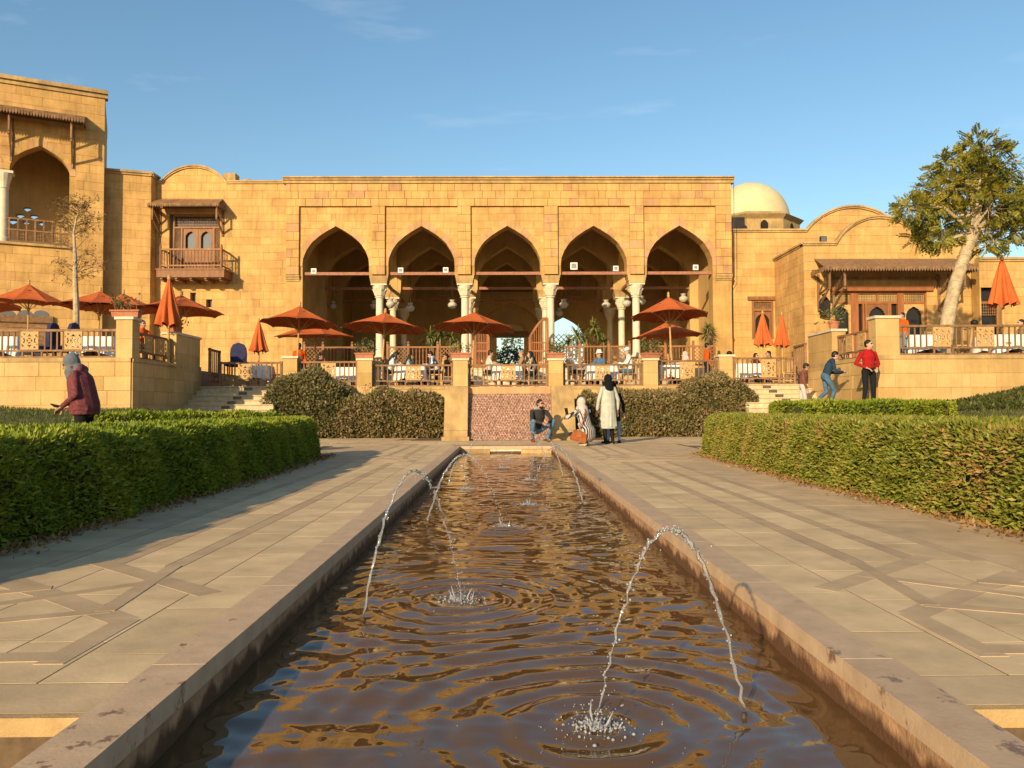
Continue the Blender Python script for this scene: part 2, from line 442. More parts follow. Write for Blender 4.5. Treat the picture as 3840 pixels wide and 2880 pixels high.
def unit_block(name, mat, inset=0.02, ease=.8):
    """unit piece: x and z from -0.5 to 0.5, y from 0 (back) to 1 (front); the face edges are eased"""
    i = 0.5 - inset
    v = [(-.5, 0, -.5), (.5, 0, -.5), (.5, 0, .5), (-.5, 0, .5), (-.5, ease, -.5), (.5, ease, -.5), (.5, ease, .5), (-.5, ease, .5), (-i, 1, -i), (i, 1, -i), (i, 1, i), (-i, 1, i)]
    f = [(0, 1, 2, 3), (0, 4, 5, 1), (1, 5, 6, 2), (2, 6, 7, 3), (3, 7, 4, 0), (4, 8, 9, 5), (5, 9, 10, 6), (6, 10, 11, 7), (7, 11, 8, 4), (8, 11, 10, 9)]
    me = bpy.data.meshes.new(name); me.from_pydata(v, [], f); me.materials.append(mat)
    bm = bmesh.new(); bm.from_mesh(me); bmesh.ops.recalc_face_normals(bm, faces=bm.faces); bm.to_mesh(me); bm.free()
    return me

def piece(name, me, M, parent):
    o = bpy.data.objects.new(name, me); COL.objects.link(o); o.parent = parent
    o.matrix_basis = Matrix.Translation(-world_loc(parent)) @ M
    return o

# paver: lies flat, its y axis points up
def flat_M(cx, cy, w, h, ztop, thick, ang=0.0):
    rot = Matrix.Rotation(ang, 4, 'Z') @ Matrix(((1, 0, 0, 0), (0, 0, -1, 0), (0, 1, 0, 0), (0, 0, 0, 1)))
    return Matrix.Translation((cx, cy, ztop - thick)) @ rot @ Matrix.Diagonal((w, thick, h, 1))

PV_L, PV_D, PV_P = unit_block('paver', PAVE_L, .002, .97), unit_block('paver', PAVE_D, .002, .97), unit_block('paver', PAVE_P, .002, .97)
rng = random.Random(3)

def walk(name, xi, xo, sgn):
    """paved walk beside the pool: xi at the coping, xo at the hedge"""
    base = MB(); lo, hi = min(xi, xo), max(xi, xo)
    base.b2((lo - (0 if sgn > 0 else 1.0), 2.18, -0.30), (hi + (1.0 if sgn > 0 else 0), 18.6, -0.0008))
    w = struct(name, base, JOINT)
    J = 0.006
    def put(me, x0, x1, y0, y1, zt=0.0):
        cx, cy = (x0 + x1) / 2, (y0 + y1) / 2
        piece('paver', me, flat_M(cx, cy, abs(x1 - x0) - J, abs(y1 - y0) - J, zt + rng.uniform(-.0002, .0002), 0.05), w)
    x = lambda d: xi + sgn * d
    # transverse row at the step
    n = 6; tw = abs(xo - xi) + 0.9
    for k in range(n): put(PV_P, x(tw * k / n), x(tw * (k + 1) / n), 2.20, 2.44)
    def run(c0, c1, me, ln, ya, yb):
        y = ya; first = True
        while y < yb - .05:
            L = ln * (rng.uniform(0.45, 1.0) if first else 1.0); first = False
            y2 = min(y + L, yb)
            if y2 - y > 0.08: put(me, x(c0), x(c1), y, y2)
            y = y2
    run(0.0, 0.29, PV_L, .62, 2.44, 18.6); run(0.29, 0.58, PV_L, .62, 2.44, 18.6)
    striped = [(0.58, 0.68, PV_D, 1.3), (0.68, 0.94, PV_L, 0.8), (0.94, 1.03, PV_D, 1.3), (1.03, 1.28, PV_L, 0.8), (1.28, 1.37, PV_D, 1.3)]
    for (ya, yb) in ((4.25, 12.4), (14.4, 18.6)):
        for (c0, c1, me, ln) in striped: run(c0, c1, me, ln, ya, yb)
    for (ya, yb) in ((2.44, 4.25), (12.4, 14.4)):
        for (c0, c1) in ((.58, .98), (.98, 1.37)): run(c0, c1, PV_L, .7, ya, yb)
    run(1.37, 1.90, PV_P, .9, 2.44, 18.6)
    # outer margin running under the hedge foot
    run(1.90, 2.85, PV_P, 1.1, 2.44, 18.6)
    # crossing chevron bands, let in a hair proud of the slabs
    for y0_ in (0.0, 10.0):
        bands = [(1.32, 3.94, .36, 3.15, .12), (1.10, 4.38, .19, 3.60, .12), (1.9, 4.3, .95, 3.62, .11), (1.08, 3.42, .50, 3.92, .08), (1.55, 2.90, .50, 3.32, .08), (.36, 3.17, .36, 2.62, .10), (.34, 2.70, 1.8, 2.66, .10), (1.9, 3.30, 1.0, 3.75, .08), (.52, 3.30, .63, 4.25, .08)]
        for k, (d0, ya, d1, yb, wd) in enumerate(bands):
            p, q = Vector((x(d0), ya + y0_, 0)), Vector((x(d1), yb + y0_, 0)); dd = q - p
            piece('paver', PV_D, flat_M((p.x + q.x) / 2, (p.y + q.y) / 2, wd, dd.length, 0.0008 + 0.0003 * k, 0.04, math.atan2(-dd.x, dd.y)), w)
    # nosing of the step down, a rounded strip of stone
    st = MB(); lo2, hi2 = min(x(0.0), x(2.9)), max(x(0.0), x(2.9))
    st.b2((lo2 + .004, 2.165, -0.05), (hi2, 2.196, 0.001))
    nb = st.build('step_nosing', STONE_TRIM, w)
    ri = MB(); ri.b2((lo2 + .004, 2.185, -0.42), (hi2, 2.4, -0.052)); ri.build('step_riser', STONE_WALL, w)
    return w

walk('walk_left', -1.156, -3.05, -1)
walk('walk_right', 1.297, 3.45, 1)

# forecourt between the pool and the cascade
fb = MB(); fb.b2((-7.2, 18.61, -0.3), (7.9, 25.4, -0.0016)); fb.b2((-7.2, 14.0, -0.3), (-4.02, 18.61, -0.0017)); fb.b2((4.17, 14.0, -0.3), (7.9, 18.61, -0.0017))
fc = struct('forecourt', fb, JOINT)
for r_ in range(-6, 9):
    y0 = 18.615 + r_ * 0.8 - (.4 if r_ < 0 else 0) * 0; xx = -7.2 + (r_ % 2) * 0.4
    while xx < 7.8:
        x2 = min(xx + 0.85, 7.9)
        in_basin = (-2.95 < (xx + x2) / 2 < 3.1) and y0 > 20.5
        if r_ < 0 and -4.02 - .4 < (xx + x2) / 2 < 4.17 + .4: in_basin = True
        if not in_basin and x2 - xx > 0.1 and abs((xx + x2) / 2) < 7.7:
            me = PV_P if rng.random() < 0.3 else PV_L
            piece('paver', me, flat_M((xx + x2) / 2, y0 + .4, x2 - xx - .008, .792, rng.uniform(-.001, .001), .05), fc)
        xx = x2
# strip of slabs at the cascade foot
for k in range(8):
    x0 = -2.95 + k * 0.757
    piece('paver', PV_P, flat_M(x0 + .378, 20.83, .75, .66, 0.002, .05), fc)

# pool shell
POOL_W = mat_basic('pool_wall_stone', (0.36, 0.20, 0.10), rough=0.8, var=0.28, scale=9, bump=0.3, bscale=50)
def wet_band(m):
    """algae and rust-brown wet band along the waterline, ragged at its upper edge"""
    n, l = m.node_tree.nodes, m.node_tree.links; p = [x for x in n if x.type == 'BSDF_PRINCIPLED'][0]; src = p.inputs['Base Color'].links[0].from_socket
    g = n.new('ShaderNodeNewGeometry'); sp = n.new('ShaderNodeSeparateXYZ'); l.new(g.outputs['Position'], sp.inputs[0])
    mpn = n.new('ShaderNodeMapping'); mpn.inputs['Scale'].default_value = (1, 4.5, .8); l.new(g.outputs['Position'], mpn.inputs['Vector'])
    n1 = n.new('ShaderNodeTexNoise'); n1.inputs['Scale'].default_value = 2.2; n1.inputs['Detail'].default_value = 6; l.new(mpn.outputs[0], n1.inputs['Vector'])
    a = n.new('ShaderNodeMath'); a.operation = 'MULTIPLY_ADD'; a.inputs[1].default_value = -0.16; l.new(n1.outputs['Fac'], a.inputs[0]); l.new(sp.outputs['Z'], a.inputs[2])
    r = n.new('ShaderNodeMapRange'); r.inputs['From Min'].default_value = -0.175; r.inputs['From Max'].default_value = -0.205; l.new(a.outputs[0], r.inputs['Value'])
    mxn = n.new('ShaderNodeMix'); mxn.data_type = 'RGBA'; mxn.inputs['B'].default_value = (0.11, 0.05, 0.02, 1); l.new(r.outputs[0], mxn.inputs['Factor']); l.new(src, mxn.inputs['A']); l.new(mxn.outputs['Result'], p.inputs['Base Color'])
wet_band(POOL_W)
POOL_F = mat_basic('pool_floor', (0.24, 0.13, 0.06), rough=0.9, var=0.3, scale=5)
ps = MB()
ps.b2((PX0 - .14, PY0 - .3, -0.9), (PX0, PY1 + .15, -0.062))
ps.b2((PX1, PY0 - .3, -0.9), (PX1 + .14, PY1 + .15, -0.062))
ps.b2((PX0, PY1, -0.9), (PX1, PY1 + .15, -0.062))
ps.b2((PX0, PY0 - .3, -0.9), (PX1, PY0, -0.062))
pool = struct('pool_wall', ps, POOL_W)
pf = MB(); pf.b2((PX0, PY0, -0.75), (PX1, PY1, -0.55)); struct('pool_floor', pf, POOL_F)
CP = unit_block('coping_stone', COPING, .0015, .97)
y = PY0 - .3
while y < PY1 + .3:
    L = 1.15; y2 = min(y + L, PY1 + .32)
    for xa, xb in ((PX0 - .165, PX0 + .008), (PX1 - .008, PX1 + .165)):
        piece('coping_stone', CP, flat_M((xa + xb) / 2, (y + y2) / 2, xb - xa, y2 - y - .0012, .004, .066), pool)
    y = y2
for k in range(4):
    x0 = PX0 + .01 + k * (PX1 - PX0 - .02) / 4; ww = (PX1 - PX0 - .02) / 4
    piece('coping_stone', CP, flat_M(x0 + ww / 2, PY1 + .155, ww - .005, .33, .004, .066), pool)
# relief blocks on the far end wall of the pool, and the recess of the inlet
eb = MB(); eb.b2((PX0 + .02, PY1 - .05, -0.6), (-0.30, PY1 + .01, -0.075)); eb.build('end_block', STONE_TRIM, pool)
eb = MB(); eb.b2((0.42, PY1 - .05, -0.6), (PX1 - .02, PY1 + .01, -0.075)); eb.build('end_block', STONE_TRIM, pool)
eb = MB(); eb.b2((-0.30, PY1 - .03, -0.115), (0.42, PY1 + .01, -0.07)); eb.build('inlet_lip', CAP_STONE, pool)

# ---- water: rippling sheet
SPLASH = [(0.29, 2.47, 1.0), (-0.22, 4.12, 1.0), (0.0, 6.7, .8), (0.27, 8.2, .7), (-0.5, 9.9, .5), (0.36, 11.1, .6), (0.0, 13.4, .6), (0.12, 15.5, .5)]
wx = np.linspace(PX0, PX1, 108)
wy = np.concatenate([np.arange(PY0, 9.0, 0.02), np.arange(9.0, PY1 + .01, 0.035)])
WX, WY = np.meshgrid(wx, wy)
H = np.zeros_like(WX)
for (sx, sy, am) in SPLASH:
    r_ = np.hypot(WX - sx, WY - sy)
    H += am * 0.0066 * np.cos(2 * np.pi * r_ / 0.15 + sx * 9) * np.exp(-r_ / 0.8) * np.clip(r_ / .15, 0, 1)
    H += am * 0.0022 * np.cos(2 * np.pi * r_ / 0.085 + sy * 5) * np.exp(-r_ / 0.5)
rw = np.random.RandomState(5)
for k in range(14):
    th = rw.uniform(0, 2 * np.pi); lam = rw.uniform(0.05, 0.11)
    H += 0.0026 * lam * np.cos(2 * np.pi * (WX * np.cos(th) + WY * np.sin(th)) / lam + rw.uniform(0, 6) + np.sin(WX * 5 + k) + np.sin(WY * 4 + k))
for k in range(26):
    th = rw.uniform(0, 2 * np.pi); lam = rw.uniform(0.13, 0.5)
    ph = rw.uniform(0, 6.28)
    H += 0.0023 * lam * np.cos(2 * np.pi * (WX * np.cos(th) * .45 + WY * np.sin(th)) / lam + ph + .8 * np.sin(WX * 3 + k) + .5 * np.sin(WY * 1.7 + k))
WV = np.stack([WX.ravel(), WY.ravel(), (WATER + H).ravel()], 1)
nx, ny = len(wx), len(wy)
ii, jj = np.meshgrid(np.arange(nx - 1), np.arange(ny - 1)); a = (jj * nx + ii).ravel()
WF = np.stack([a, a + 1, a + nx + 1, a + nx], 1)
def mat_water():
    m, n, l = mat_new('pool_water')
    out = n.new('ShaderNodeOutputMaterial'); t = n.new('ShaderNodeBsdfTransparent'); gl = n.new('ShaderNodeBsdfGlossy'); df = n.new('ShaderNodeBsdfDiffuse')
    fr = n.new('ShaderNodeFresnel'); fr.inputs['IOR'].default_value = 1.37; mxs = n.new('ShaderNodeMixShader'); mu = n.new('ShaderNodeMixShader')
    t.inputs['Color'].default_value = (0.62, 0.47, 0.31, 1); gl.inputs['Roughness'].default_value = 0.015; gl.inputs['Color'].default_value = (1, 1, 1, 1)
    df.inputs['Color'].default_value = (0.21, 0.11, 0.042, 1); mu.inputs[0].default_value = 0.5
    l.new(t.outputs[0], mu.inputs[1]); l.new(df.outputs[0], mu.inputs[2])
    l.new(fr.outputs[0], mxs.inputs[0]); l.new(mu.outputs[0], mxs.inputs[1]); l.new(gl.outputs[0], mxs.inputs[2]); l.new(mxs.outputs[0], out.inputs[0])
    return m
WATER_M = mat_water()
w_ = raw_mesh('pool_water', WV, WF, WATER_M, smooth=True); w_['kind'] = 'structure'

# terrace floors
TFLOOR = mat_basic('terrace_floor', (0.36, 0.29, 0.2), rough=0.8, var=0.15, scale=5, bump=0.15)
fl = MB()
fl.b2((-9.3, 26.09, 0.2), (10.0, 33.2, FLOOR)); fl.b2((-9.3, 24.7, 0.2), (-7.42, 26.09, FLOOR + .003)); fl.b2((7.72, 24.7, 0.2), (10.0, 26.09, FLOOR + .003))
struct('terrace_floor', fl, TFLOOR)
fl = MB(); fl.b2((-40, 20.35, 0.3), (-9.75, 40, UPPER)); struct('upper_terrace_floor', fl, TFLOOR)
fl = MB(); fl.b2((10.3, 20.35, 0.3), (40, 40, UPPER)); struct('upper_terrace_floor', fl, TFLOOR)
fl = MB(); fl.b2((-9.4, 32.9, 1.0), (10.0, 47.2, ARC)); struct('arcade_floor', fl, TFLOOR)
# ------------------------------------------------------------------ masonry
KEEL = [(0.0, 1.0), (0.1, 0.995), (0.2, 0.98), (0.37, 0.90), (0.58, 0.74), (0.75, 0.50), (0.88, 0.26), (1.0, 0.0)]

class Arch:
    """keel arch: centre c, spring zs, half width w, rise h; open below the spring down to zb"""
    def __init__(s, c, zs, w, h, zb=-9): s.c, s.zs, s.w, s.h, s.zb = c, zs, w, h, zb
    def g(s, z):
        t = (z - s.zs) / s.h
        if t <= 0: return s.w
        if t >= 1: return 0.0
        for (t0, x0), (t1, x1) in zip(KEEL, KEEL[1:]):
            if t <= t1: return s.w * (x0 + (x1 - x0) * (t - t0) / (t1 - t0))
        return 0.0
    def left(s):
        return [(s.c - s.w * x, s.zs + s.h * t) for t, x in KEEL]
    def curve(s):
        L = s.left(); return L + [(2 * s.c - u, z) for u, z in reversed(L[:-1])]
    def grown(s, d):
        return Arch(s.c, s.zs, s.w + d, s.h + d * 1.25, s.zb)

def clip_half(poly, a, b):
    """keep what lies left of the line a -> b"""
    out = []; n = len(poly)
    side = lambda p: (b[0] - a[0]) * (p[1] - a[1]) - (b[1] - a[1]) * (p[0] - a[0])
    for i in range(n):
        p, q = poly[i], poly[(i + 1) % n]; sp, sq = side(p), side(q)
        if sp >= 0: out.append(p)
        if (sp >= 0) != (sq >= 0):
            t = sp / (sp - sq); out.append((p[0] + (q[0] - p[0]) * t, p[1] + (q[1] - p[1]) * t))
    return out

def area(p):
    return 0.5 * abs(sum(p[i][0] * p[(i + 1) % len(p)][1] - p[(i + 1) % len(p)][0] * p[i][1] for i in range(len(p))))

BLOCKS = {}
def block_mesh(mat):
    if mat.name not in BLOCKS: BLOCKS[mat.name] = unit_block('stone_block', mat, .012)
    return BLOCKS[mat.name]

def poly_block(mb, poly, O, U, N, d, d0):
    """convex plate whose rim is eased"""
    Z = Vector((0, 0, 1)); n = len(poly)
    cx = sum(p[0] for p in poly) / n; cz = sum(p[1] for p in poly) / n
    P = lambda u, z, k: O + U * u + Z * z + N * k
    e = 0.012
    ins = []
    for u, z in poly:
        L = math.hypot(u - cx, z - cz) or 1; k = max(0.0, 1 - e / L); ins.append((cx + (u - cx) * k, cz + (z - cz) * k))
    vs = [P(u, z, d0 - d) for u, z in poly] + [P(u, z, d0 - 0.006) for u, z in poly] + [P(u, z, d0) for u, z in ins]
    fs = [tuple(reversed(range(n)))] + [(i, (i + 1) % n, n + (i + 1) % n, n + i) for i in range(n)] + [(n + i, n + (i + 1) % n, 2 * n + (i + 1) % n, 2 * n + i) for i in range(n)] + [tuple(range(2 * n, 3 * n))]
    mb.add(vs, fs)

def ashlar(th, O, U, N, u0, u1, z0, z1, row=0.31, blen=(0.32, 0.75), mat=None, d=0.02, arches=(), rects=(), top=None, seed=1, cap=300, joint=0.006, mats=None):
    """coursed blocks over the rectangle, cut round arches, rectangular openings and below a parapet line"""
    mat = mat or STONE; rg = random.Random(seed); O, U, N = Vector(O), Vector(U), Vector(N)
    items = []
    nrow = max(1, round((z1 - z0) / row)); rh = (z1 - z0) / nrow
    for r_ in range(nrow):
        za, zb = z0 + r_ * rh, z0 + (r_ + 1) * rh
        spans = [(u0, u1)]
        for (ra, rb, rz0, rz1) in rects:
            if min(zb, rz1) - max(za, rz0) > 0.5 * rh:
                ns = []
                for (a, b) in spans:
                    if rb <= a or ra >= b: ns.append((a, b)); continue
                    if ra - a > .04: ns.append((a, ra))
                    if b - rb > .04: ns.append((rb, b))
                spans = ns
        for (a, b) in spans:
            u = a; first = True
            while u < b - 1e-4:
                L = rg.uniform(*blen) * (rg.uniform(.4, 1) if first else 1); first = False
                v = u + L
                if b - v < blen[0] * 0.6: v = b
                parts = [[(u, za), (v, za), (v, zb), (u, zb)]]; rect = True
                for A in arches:
                    if v <= A.c - A.w or u >= A.c + A.w or za >= A.zs + A.h or zb <= A.zb: continue
                    new = []
                    for pl in parts:
                        cut = any(abs(p[0] - A.c) < A.g(p[1]) - 1e-6 for p in pl) or (min(p[0] for p in pl) < A.c < max(p[0] for p in pl))
                        if not cut: new.append(pl); continue
                        rect = False
                        for sg in (-1, 1):
                            q = clip_half(pl, (A.c, -99), (A.c, 99)) if sg < 0 else clip_half(pl, (A.c, 99), (A.c, -99))
                            if len(q) < 3: continue
                            zt = min(zb, A.zs + A.h); p0 = (A.c + sg * A.g(za), za); p1 = (A.c + sg * A.g(zt), zt)
                            if p1[1] - p0[1] < 1e-5: new.append(q); continue
                            q = clip_half(q, p0, p1) if sg < 0 else clip_half(q, p1, p0)
                            if len(q) >= 3: new.append(q)
                    parts = new
                if top:
                    new = []
                    for pl in parts:
                        ua, ub = min(p[0] for p in pl), max(p[0] for p in pl)
                        if ub - ua < .01: continue
                        ta, tb = top(ua), top(ub)
                        if min(p[1] for p in pl) >= max(ta, tb): continue
                        if max(p[1] for p in pl) > min(ta, tb):
                            rect = False; pl = clip_half(pl, (ub, tb), (ua, ta))
                        if len(pl) >= 3: new.append(pl)
                    parts = new
                for pl in parts:
                    if area(pl) > 0.004: items.append((area(pl), pl, rect))
                u = v
    items.sort(key=lambda t: -t[0])
    rest = MB(); k = 0
    for ar, pl, rect in items:
        m_ = rg.choice(mats) if mats else mat
        dd = d + rg.uniform(-.003, .004)
        if k < cap:
            if rect:
                ua, ub = pl[0][0], pl[1][0]; za, zb = pl[0][1], pl[2][1]
                c = O + U * ((ua + ub) / 2) + Vector((0, 0, (za + zb) / 2))
                M = Matrix((-U, N, Vector((0, 0, 1)))).transposed().to_4x4()
                M = Matrix.Translation(c) @ M @ Matrix.Diagonal((ub - ua - joint, dd, zb - za - joint, 1))
                piece('stone_block', block_mesh(m_), M, th)
            else:
                mb = MB(); poly_block(mb, shrink(pl, joint / 2), O, U, N, dd, dd); mb.build('stone_block', m_, th)
            k += 1
        else:
            poly_block(rest, shrink(pl, joint / 2), O, U, N, dd, dd)
    if rest.v:
        o = rest.build('stone_facing', mat, th); o['kind'] = 'stuff'
    return k

def shrink(pl, e):
    n = len(pl); cx = sum(p[0] for p in pl) / n; cz = sum(p[1] for p in pl) / n
    out = []
    for u, z in pl:
        out.append((u - math.copysign(min(e, abs(u - cx)), u - cx), z - math.copysign(min(e, abs(z - cz)), z - cz)))
    return out

def voussoirs(th, A, O, U, N, ring, n=7, d=0.03, mats=None, seed=0):
    """wedge stones round the arch"""
    rg = random.Random(seed); O, U, N = Vector(O), Vector(U), Vector(N)
    B = A.grown(ring)
    def samp(X, t):
        pts = X.left(); ls = [0]
        for p, q in zip(pts, pts[1:]): ls.append(ls[-1] + math.dist(p, q))
        s = t * ls[-1]
        for i in range(len(pts) - 1):
            if s <= ls[i + 1] + 1e-9:
                k = (s - ls[i]) / max(1e-9, ls[i + 1] - ls[i]); p, q = pts[i], pts[i + 1]
                return (p[0] + (q[0] - p[0]) * k, p[1] + (q[1] - p[1]) * k)
        return pts[-1]
    for sg in (-1, 1):
        for i in range(n):
            t0, t1 = i / n, (i + 1) / n; tm = (t0 + t1) / 2
            pl = [samp(A, t0), samp(A, tm), samp(A, t1), samp(B, t1), samp(B, tm), samp(B, t0)]
            if sg > 0: pl = [(2 * A.c - u, z) for u, z in reversed(pl)]
            mb = MB(); mb.slab(shrink(pl, .004), O, U, N, d, d + rg.uniform(0, .006))
            mb.build('voussoir', rg.choice(mats), th)

def wall_boxes(mb, O, U, N, u0, u1, z0, z1, d, rects=()):
    """solid wall with rectangular openings, from butted boxes"""
    us = sorted({u0, u1, *[r[0] for r in rects], *[r[1] for r in rects]}); us = [u for u in us if u0 <= u <= u1]
    for a, b in zip(us, us[1:]):
        zs = sorted([(r[2], r[3]) for r in rects if r[0] < (a + b) / 2 < r[1]])
        z = z0
        for (p, q) in zs:
            if p > z: mb.slab([(a, z), (b, z), (b, p), (a, p)], O, U, N, d)
            z = q
        if z < z1: mb.slab([(a, z), (b, z), (b, z1), (a, z1)], O, U, N, d)

def cornice(th, O, U, N, pts, prof=((0, .10, .10), (.10, .06, .055), (.16, .05, .14)), name='cornice', mat=None):
    """moulding that follows pts of (u, z); prof rows: (height above line, height, projection)"""
    O, U, N = Vector(O), Vector(U), Vector(N); Z = Vector((0, 0, 1)); mat = mat or STONE_TRIM
    mb = MB()
    for (h0, hh, pr) in prof:
        fr = []
        for (u, z) in pts:
            fr.append([O + U * u + Z * (z + h0) + N * pr, O + U * u + Z * (z + h0 + hh - .003) + N * pr, O + U * u + Z * (z + h0 + hh - .003) - N * .3, O + U * u + Z * (z + h0) - N * .3])
        n = len(fr); vs = [p for q in fr for p in q]; fs = [(0, 1, 2, 3), tuple(4 * (n - 1) + k for k in (3, 2, 1, 0))]
        for i in range(n - 1):
            for k in range(4):
                fs.append((4 * i + k, 4 * i + 4 + k, 4 * i + 4 + (k + 1) % 4, 4 * i + (k + 1) % 4))
        mb.add(vs, fs)
    return mb.build(name, mat, th)

def plate(outline, holes, thick):
    """flat plate in the XZ plane with openings cut through; front at y = -thick"""
    bm = bmesh.new(); edges = []
    for loop in [outline] + list(holes):
        vs = [bm.verts.new((x, 0, z)) for x, z in loop]
        for i in range(len(vs)): edges.append(bm.edges.new((vs[i], vs[(i + 1) % len(vs)])))
    bmesh.ops.triangle_fill(bm, use_beauty=True, use_dissolve=False, edges=edges)
    bmesh.ops.recalc_face_normals(bm, faces=bm.faces)
    r_ = bmesh.ops.extrude_face_region(bm, geom=list(bm.faces))
    vv = [g for g in r_['geom'] if isinstance(g, bmesh.types.BMVert)]
    bmesh.ops.translate(bm, vec=(0, -thick, 0), verts=vv)
    bmesh.ops.recalc_face_normals(bm, faces=bm.faces)
    return bm

def bm_obj(bm, name, mat, parent=None, M=None):
    me = bpy.data.meshes.new(name); bm.to_mesh(me); bm.free()
    if mat: me.materials.append(mat)
    o = bpy.data.objects.new(name, me); COL.objects.link(o); o.parent = parent
    if M is not None: o.matrix_basis = (Matrix.Translation(-world_loc(parent)) if parent else Matrix()) @ M
    return o

def face_M(O, U, N):
    """local x along U, -y out of the wall along N"""
    U, N = Vector(U), Vector(N)
    return Matrix.Translation(Vector(O)) @ Matrix((U, -N, Vector((0, 0, 1)))).transposed().to_4x4()

EX, EY, EZ = Vector((1, 0, 0)), Vector((0, 1, 0)), Vector((0, 0, 1))
FN = Vector((0, -1, 0))

def lattice(th, O, U, N, u0, u1, z0, z1, nx, nz, mat, diag=False, w=0.018, name='lattice', thick=0.02):
    O, U, N = Vector(O), Vector(U), Vector(N)
    mb = MB(); P = lambda u, z, k=0: O + U * u + EZ * z + N * k
    if diag:
        W, H = u1 - u0, z1 - z0; st = W / nx
        k = -int(H / st) - 1
        while k * st < W + H:
            a = k * st
            # rising and falling bars, each clipped to the panel
            for sg in (1, -1):
                p = []
                for t in np.linspace(0, H, 2):
                    p.append((a + t if sg > 0 else a + H - t - 0, t))
                (ua, ta), (ub, tb) = p
                def cl(ua, ta, ub, tb):
                    if ua > ub: ua, ta, ub, tb = ub, tb, ua, ta
                    if ub <= 0 or ua >= W: return None
                    if ua < 0: ta += (tb - ta) * (-ua) / (ub - ua); ua = 0
                    if ub > W: tb -= (tb - ta) * (ub - W) / (ub - ua); ub = W
                    return ua, ta, ub, tb
                q = cl(ua, ta, ub, tb)
                if q and math.hypot(q[2] - q[0], q[3] - q[1]) > .02:
                    mb.bar(P(u0 + q[0], z0 + q[1], .006 * sg), P(u0 + q[2], z0 + q[3], .006 * sg), thick, w, up=N.cross(EZ))
            k += 1
    else:
        for i in range(nx + 1): mb.bar(P(u0 + (u1 - u0) * i / nx, z0), P(u0 + (u1 - u0) * i / nx, z1), w, thick, up=N)
        for j in range(nz + 1): mb.bar(P(u0, z0 + (z1 - z0) * j / nz, .003), P(u1, z0 + (z1 - z0) * j / nz, .003), w, thick, up=N)
    return mb.build(name, mat, th)

# ================================================================== central arcade building
DM = 34.0
Zc = lambda y: az(2, 1815, y, DM).z
XL, XR = az(2, 150, 500, DM).x, az(3, 1690, 500, DM).x
zTop, zCor, zPan, zApx, zSpr, zTie, zImp, zCap, zNeck = Zc(135), Zc(182), Zc(352), Zc(498), Zc(800), Zc(850), Zc(868), Zc(928), Zc(1022)
PAN = [(az(z, a, 500, DM).x, az(z, b, 500, DM).x) for z, a, b in ((2, 250, 795), (2, 895, 1440), (2, 1540, 2090), (3, 385, 925), (3, 1030, 1572))]
CEN = [(a + b) / 2 for a, b in PAN]
AW = 1.46
ARCHES = [Arch(c, zSpr, AW, zApx - zSpr) for c in CEN]
COLX = [(CEN[i] + CEN[i + 1]) / 2 for i in range(4)]
main = thing('arcade_building', 'long limestone building with five pointed arches on slender marble columns', 'building', ((XL + XR) / 2, DM, FLOOR))
O0 = Vector((0, DM, 0))

def arcade_outline(ars, u0, u1, zb, zi, zt):
    pts = [(u0, zb)]
    for i, A in enumerate(ars):
        c = A.curve(); lo = zb if i == 0 else zi; hi = zb if i == len(ars) - 1 else zi
        pts += [(A.c - A.w, lo)] + c + [(A.c + A.w, hi)]
    return pts + [(u1, zb), (u1, zt), (u0, zt)]

mb = MB(); mb.slab(arcade_outline(ARCHES, XL, XR, FLOOR - .3, zImp, zTop - .02), O0, EX, FN, 0.7)
mb.build('front_wall', STONE_CORE, main)
# facing of the recessed panels, voussoirs, then the proud frame round them
cnt = 0
for i, ((a, b), A) in enumerate(zip(PAN, ARCHES)):
    cnt += ashlar(main, O0, EX, FN, a, b, zSpr - .25, zPan, row=.325, arches=[A.grown(.26)], seed=10 + i, cap=44, d=.018)
    voussoirs(main, A, O0, EX, FN, 0.28, n=7, d=.026, mats=[STONE_PINK, STONE_PINK, STONE], seed=i)
PO = 0.13
edges = [XL] + [e for p in PAN for e in p] + [XR]
for k in range(0, 12, 2):
    a, b = edges[k], edges[k + 1]
    nr = 10; zz0, zz1 = zImp + .02, zPan
    ashlar(main, O0, EX, FN, a + .002, b - .002, zz0, zz1, row=.36, blen=(.35, .7), d=PO, seed=40 + k, cap=40, mats=[STONE, STONE, STONE, STONE, STONE_PINK])
ashlar(main, O0, EX, FN, XL, XR, zPan, zCor, row=.325, blen=(.28, .85), d=PO, seed=77, cap=150, mats=[STONE] * 8 + [STONE_PINK])
cornice(main, Vector((0, DM - PO, 0)), EX, FN, [(XL - .12, zCor), (XR + .12, zCor)], prof=((0, .07, .06), (.07, .07, .035), (.14, zTop - zCor - .20, .10), (zTop - zCor - .06, .06, .17)))
# end corbels of the frame
for a, b, sg in ((XL, PAN[0][0], -1), (PAN[4][1], XR, 1)):
    mb = MB(); P = [(0, .0), (.13, .0), (.13, .12), (.07, .2), (.0, .2)]
    for k, (h, pr) in enumerate(((0.0, .15), (.09, .10), (.17, .05))):
        mb.b2((a - .01, DM - pr, zImp - h - .075), (b + .01, DM + .02, zImp - h))
    mb.build('corbel', STONE_TRIM, main)

